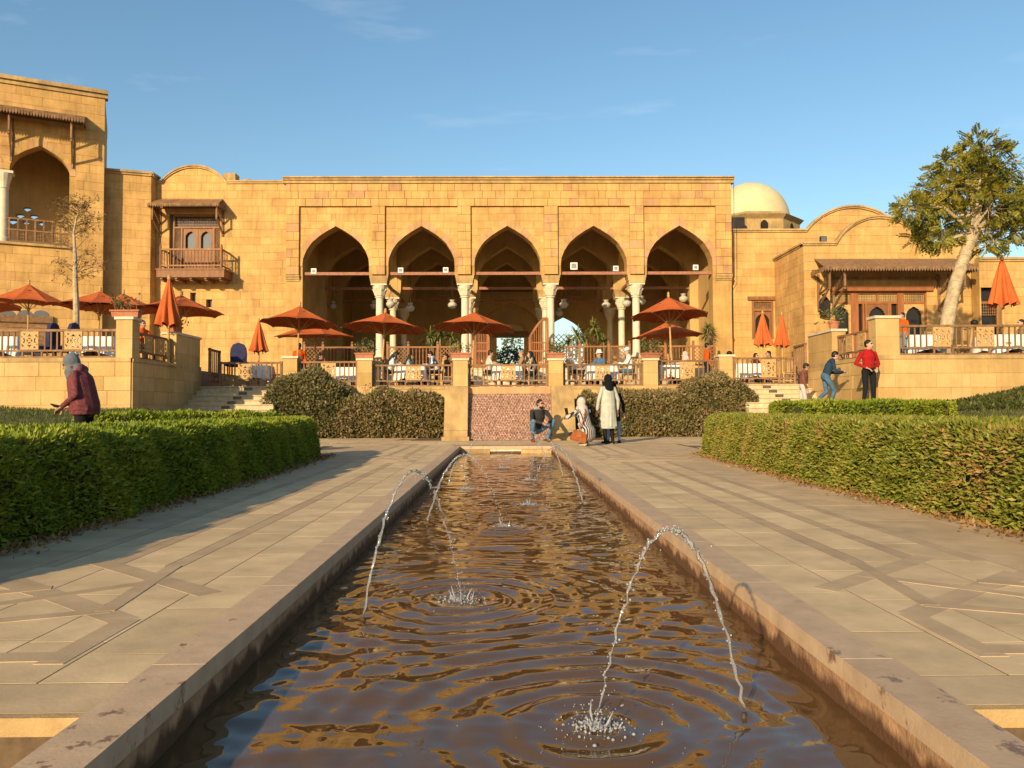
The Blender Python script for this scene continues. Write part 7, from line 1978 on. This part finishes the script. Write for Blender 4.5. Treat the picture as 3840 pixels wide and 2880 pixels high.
PENDING = []
def mirror(v): return (-v[0], v[1], v[2])
STAND = dict(pel=(0, 0, .93), chest=(0, .01, 1.25), neck=(0, 0, 1.43), head=(0, .03, 1.565), sh=(.165, -.005, 1.345), el=(.215, -.03, 1.08), wr=(.225, .07, .86), hip=(.09, 0, .90), kn=(.10, .02, .50), an=(.10, -.03, .085))
SIT = dict(pel=(0, -.05, .55), chest=(0, -.02, .88), neck=(0, .01, 1.06), head=(0, .05, 1.19), sh=(.165, 0, .985), el=(.225, .12, .75), wr=(.13, .36, .80), hip=(.09, 0, .53), kn=(.11, .42, .54), an=(.11, .42, .085))
def person(lb, loc, rz, mats, base=STAND, h=1.0, vox=.012, hy=0, hp=0, hr=0, hair='short', beard=False, glasses=False, hijab=None, coat=None, skirt=None, hood=False, hat=None, fem=False, fat=1.0, fingers=True, group=None, J=None):
    """J overrides joints: key -> both sides mirrored, or key+'l' / key+'r' for one side (l is the person's left, -x)"""
    P = dict(base); J = J or {}
    side = {}
    for k in ('sh', 'el', 'wr', 'hip', 'kn', 'an'):
        v = J.get(k, P[k]); side[k + 'r'] = J.get(k + 'r', v); side[k + 'l'] = J.get(k + 'l', mirror(v))
    for k in ('pel', 'chest', 'neck', 'head'):
        if k in J: P[k] = J[k]
    pel, ch, ne, hd = (Vector(P[k]) for k in ('pel', 'chest', 'neck', 'head'))
    t = thing('person', lb, 'person', loc, rz, group); t.scale = (h, h, h)
    f = Fig(); lat = (Vector(side['shr']) - Vector(side['shl'])).normalized(); wd = .93 if fem else 1.0
    # trunk
    f.cap(pel, pel + Vector((0, 0, .01)), .125 * fat, .125 * fat, 'legs' if not (coat or skirt) else 'top', k=1.28, xa=lat)
    f.cap(pel + (ch - pel) * .15, ch, .112 * fat, .122 * fat * wd, 'top', k=1.28, xa=lat); f.cap(ch, ne - (ne - ch) * .25, .122 * wd, .085, 'top', k=1.42, xa=lat)
    f.cap(Vector(side['shl']), Vector(side['shr']), .056 * wd, .056 * wd, 'top'); f.cap(ne - Vector((0, 0, .01)), (Vector(side['shl']) + Vector(side['shr'])) / 2 + Vector((0, 0, .005)), .06, .075, 'top', k=1.5, xa=lat); f.cap(ne - (ne - ch) * .2, hd - Vector((0, 0, .05)), .056, .052, 'skin' if not hijab else 'scarf')
    # arms
    for s in 'lr':
        sh, el, wr = (Vector(side[k + s]) for k in ('sh', 'el', 'wr'))
        f.cap(sh, el, .056 * (.9 if fem else 1), .046, 'top'); f.cap(el, el.lerp(wr, .9), .046, .036, 'sleeve' if 'sleeve' in mats else 'top'); f.cap(el.lerp(wr, .88), wr, .028, .026, 'skin', bias=.002)
        d = (wr - el).normalized(); hp_ = wr + d * .055; up = Vector((0, 0, 1)) if abs(d.z) < .8 else Vector((0, 1, 0)); x = d.cross(up).normalized(); y = x.cross(d)
        f.ell(hp_, (.036, .05, .018), 'skin', Matrix((x, d, y)).transposed())
        if fingers:
            sg = -1 if s == 'r' else 1
            for k, (o, ln) in enumerate(((-.027, .062), (-.009, .074), (.009, .070), (.027, .052))):
                a = wr + d * .095 + x * o; b = a + d * ln * .5 - y * .010; c = b + d * ln * .4 - y * .022; f.cap(a, b, .0095, .009, 'skin'); f.cap(b, c, .009, .0075, 'skin')
            a = wr + d * .03 + x * (.032 * sg); b = a + d * .035 + x * (.026 * sg) - y * .012; f.cap(a, b, .012, .010, 'skin'); f.cap(b, b + d * .03 - y * .008, .010, .008, 'skin')
    # legs
    for s in 'lr':
        hi, kn, an = (Vector(side[k + s]) for k in ('hip', 'kn', 'an'))
        f.cap(hi, kn, .085 * fat, .062, 'legs'); f.cap(kn, an.lerp(kn, .0), .060, .042, 'legs')
        sd = J.get('toe' + s, J.get('toe', (0, 1, 0))); fo = Vector(sd).normalized(); side_ = fo.cross(Vector((0, 0, 1))).normalized() if abs(fo.z) < .95 else Vector((1, 0, 0))
        heel = an + Vector((0, 0, -.045)) - fo * .035; toe = an + Vector((0, 0, -.05)) + fo * .15
        f.cap(heel, toe, .038, .034, 'shoe', k=1.15, xa=side_, bias=.004); f.cap(heel - Vector((0, 0, .022)), toe - Vector((0, 0, .018)), .022, .022, 'sole' if 'sole' in mats else 'shoe', k=1.8, xa=side_)
    # garments
    if coat:
        lo, rad = coat
        for a_ in (0.5, 1.3, 2.2, 2.9, 3.7, 4.6, 5.5):     # folds of the skirt of the coat
            q_ = lambda rr, zz, tw: Vector((pel.x + 1.2 * rr * math.cos(a_ + tw), pel.y + rr * math.sin(a_ + tw), zz))
            f.cap(q_(.135 * fat, pel.z + .05, .15), q_(rad * .97, lo + .05, 0), .012, .026, 'top', flat=.1)
        bz = Vector((pel.x, pel.y + .0, lo)); f.cap(ch, pel, .135 * fat, .15 * fat, 'top', k=1.3, xa=lat); f.cap(pel, bz, .155 * fat, rad, 'top', k=1.22, xa=lat, flat=.06)
    if skirt:
        f.cap(pel, Vector(skirt[0]), .15 * fat, skirt[1], 'top', k=1.25, xa=lat)
    # head
    Rh = rotm(hy, hp, hr); H = lambda x, y, z: hd + Rh @ Vector((x, y, z))
    f.ell(H(0, -.008, .022), (.074, .094, .088), 'skin', Rh); f.ell(H(0, .022, -.03), (.060, .070, .088), 'skin', Rh); f.ell(H(0, .055, -.088), (.032, .030, .026), 'skin', Rh)
    f.cap(H(0, .090, .004), H(0, .106, -.026), .009, .014, 'skin')
    for s in (-1, 1):
        f.ell(H(.075 * s, -.004, -.012), (.010, .020, .030), 'skin' if not hijab else 'scarf', Rh); f.ell(H(.029 * s, .083, .006), (.013, .009, .008), 'eye', Rh, bias=.004); f.cap(H(.016 * s, .088, .026), H(.046 * s, .078, .026), .005, .004, 'hair' if 'hair' in mats else 'eye', bias=.003)
    f.cap(H(-.02, .087, -.058), H(.02, .087, -.058), .007, .007, 'lip', bias=.002)
    if beard: f.ell(H(0, .035, -.078), (.055, .056, .044), 'hair', Rh, bias=.001)
    if hijab:
        f.ell(H(0, -.032, .018), (.096, .112, .120), 'scarf', Rh); f.cap(H(0, -.02, -.06), ne, .085, .105, 'scarf', k=1.1); f.cap(ne + Vector((0, .03, .0)), ch.lerp(ne, .55) + Vector((0, .07, 0)), .10, .085, 'scarf', k=1.3)
        f.cap(ne + Vector((0, -.04, .02)), ch.lerp(ne, .45) + Vector((0, -.075, 0)), .09, .07, 'scarf', k=1.4)
        if hijab == 'long': f.cap(H(0, .06, -.10), ch + Vector((0, .12, -.05)), .06, .035, 'scarf')
    else:
        f.ell(H(0, -.022, .038), (.082, .096, .084), 'hair', Rh, bias=.002); f.ell(H(0, -.05, -.012), (.076, .062, .068), 'hair', Rh)
        if hair == 'long': f.cap(H(0, -.055, .0), Vector((hd.x, hd.y, hd.z)) + Rh @ Vector((0, -.09, -.12)), .075, .085, 'hair', k=1.1); f.cap(Vector(hd) + Rh @ Vector((0, -.09, -.12)), ch.lerp(ne, .2) + Vector((0, -.13, 0)), .085, .05, 'hair', k=1.3); [f.cap(H(.068 * s, -.01, .01), ne + Vector((.085 * s, .04, -.04)), .032, .028, 'hair') for s in (-1, 1)]
        if hair == 'bushy': f.ell(H(0, -.03, .05), (.105, .115, .095), 'hair', Rh)
    if glasses:
        for s in (-1, 1): f.ell(H(.032 * s, .090, .004), (.022, .006, .012), 'eye', Rh, bias=.003)
        f.cap(H(-.07, .06, .008), H(.07, .06, .008), .004, .004, 'eye')
    if hood: f.cap(ne + Vector((-.07, -.075, .02)), ne + Vector((.07, -.075, .02)), .06, .06, 'hood' if 'hood' in mats else 'top'); f.cap(ne + Vector((-.09, .02, .03)), ne + Vector((.09, .02, .03)), .035, .035, 'hood' if 'hood' in mats else 'top')
    M_ = {'skin': SKIN['tan'], 'hair': HAIR, 'eye': EYE, 'lip': LIP, 'shoe': cloth('dark_shoe', (.02, .018, .016)), 'legs': cloth('dark_trousers', (.02, .02, .024))}; M_.update(mats)
    body = f.build('body', t, M_, vox / h)
    if hat:
        kind, mt = hat; mb = MB()
        if kind == 'sun': mb.lathe([(.155, -.012), (.158, .0), (.10, .015), (.092, .05), (.085, .10), (.05, .125), (.0, .13)], (0, 0, 0), 20)
        else: mb.lathe([(.092, -.01), (.094, .03), (.085, .075), (.05, .10), (.0, .105)], (0, 0, 0), 18); mb.box((0, .12, .004), (.13, .10, .012))
        ho = mb.build('hat', mt, t, smooth=True, local=True); ho.matrix_basis = Matrix.Translation(H(0, -.012, .055)) @ (Rh.to_4x4() @ Matrix.Rotation(-.12, 4, 'X'))
    return t
# ------------------------------------------------------------------ who stands where
GZ_ = lambda x, y: float(ground_z(x, y))
maroon = cloth_patch('maroon_melange', [(.12, .022, .026), (.16, .035, .038), (.095, .018, .022)], 60)
p = at(318, 1537, 11.0)
gz = GZ_(p.x, 11.0)
person('woman in a maroon hooded jacket and grey headscarf looking down at her phone', (p.x, 11.0, gz), W_ + .12, dict(top=maroon, scarf=cloth('grey_scarf', (.11, .125, .14)), legs=cloth('black_trousers', (.012, .012, .013)), hood=maroon, skin=SKIN['tan']), h=1.02, vox=.010, hijab='long', hood=True, fem=True, fat=1.22, hp=-.42,
       J=dict(chest=(0, .06, 1.25), neck=(0, .12, 1.40), head=(0, .20, 1.50), sh=(.18, .07, 1.35), elr=(.26, .0, 1.06), wrr=(.12, .24, .90), ell=(-.26, .02, 1.06), wrl=(-.10, .26, .90), coat=None), coat=(.80, .185))
ph = MB(); ph.box((0, 0, 0), (.085, .16, .014)); PHM = mat_basic('phone_black', (.015, .015, .017), rough=.3)
o = ph.build('phone', PHM); o.location = (p.x - .38, 11.0 - .02, gz + .93); o.rotation_euler = (.2, .5, 1.4); tag(o, 'dark phone in the hands of the woman in maroon', 'phone')
# crouching man in front of the cascade
D = 20.35; p = az(7, 245, 1100, D)
charcoal = cloth('charcoal_jacket', (.035, .031, .028)); jeans = cloth('blue_jeans', (.10, .17, .25), var=.35, scale=9)
person('man squatting in front of the cascade in a charcoal jacket and faded jeans', (p.x, D, .002), S_ + .35, dict(top=charcoal, legs=jeans, shoe=cloth('brown_boot', (.16, .055, .022)), hood=cloth('grey_hood', (.25, .27, .29)), skin=SKIN['tan']), vox=.010, h=1.06, beard=True, glasses=True, hood=True, hy=.35,
       J=dict(pel=(0, -.16, .30), chest=(0, -.02, .62), neck=(0, .05, .80), head=(0, .09, .935), sh=(.19, .0, .74), el=(.27, .20, .53), wrr=(.06, .40, .46), wrl=(-.05, .40, .47), hip=(.10, -.14, .30), kn=(.27, .26, .50), an=(.20, .06, .085), toe=(.25, 1, 0)))
b = MB(); b.box((0, 0, 0), (.34, .012, .05)); 
# crouching woman with striped tunic
D = 17.9; p = az(7, 580, 1120, D)
stripes = cloth_stripes('striped_tunic', (.40, .37, .345), (.012, .011, .013), 7.0)
person('woman crouching in a black and white striped tunic with a pale headscarf', (p.x, D, .002), W_ - .95, dict(top=stripes, legs=stripes, scarf=cloth('pale_scarf', (.44, .37, .34)), shoe=cloth('cream_shoe', (.46, .40, .25)), skin=SKIN['tan']), vox=.010, h=1.03, hijab='short', fem=True, fat=1.05, hy=.15,
       J=dict(pel=(0, -.14, .33), chest=(0, .0, .66), neck=(0, .06, .83), head=(0, .10, .965), sh=(.18, .02, .77), elr=(.20, .30, .68), wrr=(.08, .52, .70), ell=(-.24, .26, .64), wrl=(-.16, .50, .62), hip=(.10, -.12, .33), knr=(.15, .28, .48), knl=(-.15, .26, .26), anr=(.13, .05, .085), anl=(-.12, -.16, .09)), skirt=((0, -.12, .24), .17))
o = ph.build('phone', PHM); hv = Vector((-math.sin(W_ - .95), math.cos(W_ - .95), 0)); q = Vector((p.x, D, 0)) + hv * .60; o.location = (q.x, q.y, .80); o.rotation_euler = (1.3, 0, W_ - .95); tag(o, 'black phone held up by the crouching woman', 'phone')
bag = thing('handbag', 'tan leather handbag hanging at the crouching woman\'s hip', 'handbag', (p.x - .18, D - .28, .14)); LEA = mat_basic('tan_leather', (.30, .085, .02), rough=.45, var=.2, scale=10, spec=.4)
bm = plate([(-.16, .0), (.16, .0), (.18, .05), (.14, .22), (.06, .25), (-.06, .25), (-.14, .22), (-.18, .05)], [], .12); bo = bm_obj(bm, 'bag_shape', LEA, bag); bo.location = (0, .05, -.02); bo.rotation_euler = (.1, .25, .2)
mb = MB(); mb.tube([Vector((p.x - .13, D - .29, .36)), Vector((p.x - .02, D - .24, .62)), Vector((p.x + .03, D - .16, .82)), Vector((p.x + .02, D - .05, .86))], .016, 6); mb.build('bag_strap', LEA, bag)
mb = MB(); mb.box((p.x - .18, D - .36, .27), (.20, .02, .12)); mb.build('bag_flap', LEA, bag)
# standing woman in the pale coat and the person half behind her
D = 18.75; p = az(7, 768, 1140, D)
person('woman standing with her back turned in a long pale grey coat and black headscarf', (p.x, D, .002), .38, dict(top=cloth('pale_coat', (.40, .40, .34)), legs=cloth('black_trousers', (.012, .012, .013)), scarf=cloth('black_scarf', (.008, .008, .009)), shoe=cloth('black_shoe', (.015, .015, .015)), sole=cloth('white_sole', (.6, .58, .55)), skin=SKIN['tan']), vox=.010, h=1.0, hijab='short', fem=True, fat=1.0,
       J=dict(elr=(.26, -.03, 1.06), wrr=(.27, .02, .82), ell=(-.26, .0, 1.06), wrl=(-.26, .08, .82), kn=(.10, .02, .48)), coat=(.38, .172))
D = 19.25; p = az(7, 806, 1130, D)
person('person in black with light blue jeans half hidden behind the woman in the pale coat', (p.x, D, .002), .1, dict(top=cloth('black_top', (.012, .012, .012)), legs=cloth('light_jeans', (.20, .28, .36)), scarf=cloth('black_scarf', (.008, .008, .009)), skin=SKIN['tan']), vox=.012, h=.90, hijab='short', fem=True, coat=(.62, .17), J=dict(hip=(.12, 0, .9), kn=(.15, .02, .5), an=(.16, -.03, .085), elr=(.27, -.03, 1.08), wrr=(.30, .0, .84)))
# three young men on the right
x, y = 8.62, 22.1
person('boy in a brown jersey and pale trousers walking past the right steps', (x, y, GZ_(x, y)), E_ - .25, dict(top=cloth('brown_jersey', (.17, .065, .045)), legs=cloth('pale_trousers', (.42, .40, .37)), skin=SKIN['tan'], shoe=cloth('white_shoe', (.5, .5, .48))), h=.90, vox=.010, hp=-.35, J=dict(chest=(0, .03, 1.25), neck=(0, .06, 1.43), head=(0, .12, 1.55), elr=(.22, .0, 1.10), wrr=(.22, .10, .86), kn=(.10, .06, .50), knl=(-.10, -.04, .50), anl=(-.10, -.22, .10), anr=(.10, .12, .085)))
o = ph.build('phone', PHM); o.location = (x + .02, y - .28, GZ_(x, y) + .68); o.rotation_euler = (1.4, .2, 1.2); tag(o, 'dark phone hanging in the hand of the boy in brown', 'phone')
x, y = 8.95, 21.2
navy = cloth('navy_sweatshirt', (.022, .042, .075))
person('young man in a navy sweatshirt and jeans stooping forward with both hands out', (x, y, GZ_(x, y)), E_ - .12, dict(top=navy, legs=cloth('mid_jeans', (.06, .12, .19), var=.3), skin=SKIN['fair'], shoe=cloth('white_shoe', (.5, .5, .48))), h=1.0, vox=.010, hp=-.3, J=dict(pel=(0, -.05, .92), chest=(0, .07, 1.22), neck=(0, .15, 1.38), head=(0, .23, 1.50), sh=(.175, .10, 1.32), el=(.21, .16, 1.04), wrr=(.08, .40, 1.04), wrl=(-.06, .42, 1.02), hip=(.09, -.04, .9), knr=(.10, .16, .52), anr=(.10, .02, .085), knl=(-.10, .0, .50), anl=(-.10, -.36, .16)))
x, y = 9.22, 19.35
red = cloth('red_polo', (.30, .012, .012))
person('young man in a red long-sleeved polo shirt standing against the terrace wall', (x, y, GZ_(x, y) + .005), S_ + .1, dict(top=red, legs=cloth('black_jeans', (.013, .013, .016)), skin=SKIN['fair'], shoe=cloth('dark_shoe', (.02, .018, .016))), h=1.02, vox=.010, hy=.5, J=dict(elr=(.30, -.06, 1.10), wrr=(.14, .15, .98), ell=(-.30, -.07, 1.10), wrl=(-.12, .16, .96), hip=(.10, 0, .9), an=(.14, -.03, .085)))
# waiters
orange = cloth('orange_shirt', (.52, .085, .012))
D = 28.6; p = az(6, 245, 500, D); person('waiter in an orange shirt standing under the umbrella by the left bay', (p.x, D, FLOOR), S_ + .2, dict(top=orange, skin=SKIN['dark']), vox=.016, h=1.03, fingers=False)
D = 28.6; p = az(7, 1510, 500, D); person('waiter in an orange shirt in profile beside the right bay', (p.x, D, FLOOR), E_, dict(top=orange, skin=SKIN['tan']), vox=.016, h=1.0, fingers=False)
D = 21.5; p = az(8, 1300, 500, D); person('waiter in an orange shirt partly behind the right corner pier', (p.x, D, UPPER), W_ + .3, dict(top=orange, skin=SKIN['tan'], legs=cloth('blue_grey_trousers', (.16, .19, .22))), vox=.014, h=.82, fingers=False)
# diners
def diner(key, lb, mats, **k):
    loc, face = SEAT[key]; k.setdefault('vox', .015); k.setdefault('h', 1.0)
    s = person(lb, loc, face, mats, base=SIT, fingers=False, group=None, **k); return s
LB = cloth('pale_blue_shirt', (.42, .52, .60)); DN = cloth('light_denim', (.30, .42, .48)); BLKC = cloth('black_top', (.012, .012, .012)); CRM = cloth('cream_shirt', (.52, .47, .40)); TAN = cloth('tan_jacket', (.28, .17, .08)); WHT = cloth('white_shirt', (.62, .60, .58)); BLU = cloth('blue_shirt', (.06, .12, .19)); PNK = cloth('pink_top', (.50, .33, .32))
diner('girl_blue', 'girl with long dark hair in a pale blue shirt bending over her table', dict(top=LB, skin=SKIN['fair']), hair='long', fem=True, hp=-.5, J=dict(chest=(0, .06, .86), neck=(0, .14, 1.02), head=(0, .21, 1.12), sh=(.17, .10, .97)))
diner('girl_denim', 'girl with dark hair in a light denim shirt facing right, left of the cascade', dict(top=DN, skin=SKIN['tan']), hair='long', fem=True)
diner('boy_print', 'boy with glasses in a blue and white printed jacket reading at his table', dict(top=cloth_patch('printed_jacket', [(.012, .014, .03), (.5, .52, .55), (.03, .06, .15), (.02, .12, .40), (.4, .42, .45)], 11), skin=SKIN['fair']), glasses=True, hp=-.45, J=dict(chest=(0, .06, .87), neck=(0, .12, 1.04), head=(0, .19, 1.14), sh=(.18, .08, .98)))
diner('black_top', 'person in black with a hand raised to the face, left of the cascade', dict(top=BLKC, skin=SKIN['tan']), J=dict(ell=(-.22, .2, .82), wrl=(-.06, .17, 1.06)))
diner('white_shirt', 'diner with dark hair in a cream shirt at the table above the cascade', dict(top=CRM, skin=SKIN['tan']), hp=-.2)
diner('beige', 'diner in a tan jacket and sunglasses at the table above the cascade', dict(top=TAN, skin=SKIN['fair'], hair=GREYH), glasses=True, hp=-.2, J=dict(chest=(0, .04, .87)))
diner('plaid', 'woman with long black hair and a plaid shirt resting her chin on her hand', dict(top=cloth_patch('plaid_shirt', [(.05, .06, .08), (.4, .42, .45), (.12, .13, .16)], 14), skin=SKIN['fair']), hair='long', fem=True, h=1.05, J=dict(elr=(.2, .22, .82), wrr=(.05, .20, 1.05)))
diner('lean_white', 'diner in white leaning back left of the man in the sun hat', dict(top=WHT, skin=SKIN['tan'], hair=GREYH), J=dict(chest=(0, -.10, .85), neck=(0, -.14, 1.02), head=(0, -.14, 1.15), sh=(.175, -.12, .96)))
diner('hat', 'man in a blue shirt and a white sun hat turning to his friend', dict(top=BLU, skin=SKIN['fair']), hat=('sun', cloth('straw_white', (.66, .62, .54))), glasses=True, hy=-.6, h=1.03)
diner('cap', 'man in a white shirt and white cap seen in profile at his table', dict(top=WHT, skin=SKIN['fair'], hair=GREYH, legs=cloth('mid_jeans', (.06, .12, .19))), hat=('cap', cloth('white_cap', (.68, .66, .63))), h=1.04, hp=-.15)
diner('pink', 'woman in a pink headscarf reaching out across her table', dict(top=PNK, scarf=cloth('pink_scarf', (.55, .38, .36)), skin=SKIN['fair']), hijab='short', fem=True, J=dict(ell=(-.2, .3, .86), wrl=(-.12, .58, .86)))
diner('dark_man', 'dark-haired man in a dark green top behind the round bush', dict(top=cloth('dark_green_top', (.02, .035, .03)), skin=SKIN['tan']), J=dict(ell=(-.2, .2, .80), wrl=(-.05, .2, 1.04)))
diner('girl_red', 'girl in a red jacket with dark hair behind the right steps', dict(top=cloth('dark_red_jacket', (.16, .015, .015)), skin=SKIN['fair']), hair='long', fem=True, hr=.35, h=.92)
diner('dark_jacket', 'man in a dark jacket leaning towards the girl in red', dict(top=cloth('slate_jacket', (.03, .037, .04)), skin=SKIN['tan']), h=.98, J=dict(chest=(0, .05, .87), head=(0, .10, 1.18)))
diner('low_hair', 'person with bushy black hair sitting behind the plain pier', dict(top=BLKC, skin=SKIN['tan']), hair='bushy', h=.98)
diner('orange_back', 'person in an orange top sitting behind the left return railing', dict(top=orange, skin=SKIN['tan']), h=1.0)
diner('hair_right', 'person with dark hair and dark top sitting between the fretwork squares, right terrace', dict(top=cloth('dark_brown_top', (.04, .02, .018)), skin=SKIN['tan']), hair='bushy', h=1.0)
diner('edge_right', 'person at the right edge of the picture sitting behind the railing', dict(top=TAN, skin=SKIN['fair']), h=.98)
# made-up bag shape in place of a child's striped hat behind the hedge
p = at(462, 1590, 12.0); gz = GZ_(p.x, 12.0); t = thing('striped_stand_in', 'black and white striped shape standing in for a child behind the long left hedge', 'stand-in', (p.x, 12.0, gz))
mb = MB(); mb.lathe([(.13, 0), (.17, .1), (.18, .35), (.15, .52), (.06, .60)], (0, 0, 0), 14); mb.build('bag_shape', cloth_stripes('zebra', (.6, .58, .55), (.015, .015, .018), 7), t, smooth=True, local=True)
mb = MB(); mb.tube([(-.07, 0, .56), (-.05, 0, .68), (.05, 0, .68), (.07, 0, .56)], .012, 6); mb.build('handle', BLKC, t, local=True)
dg = bpy.context.evaluated_depsgraph_get(); dg.update()
DONE = [(s_, o_, n_, m_, s_.finish(o_, n_, m_, dg)) for s_, o_, n_, m_ in PENDING]
for s_, o_, n_, m_, me_ in DONE:
    old = o_.data; o_.modifiers.clear(); o_.data = me_; bpy.data.meshes.remove(old); me_.name = n_
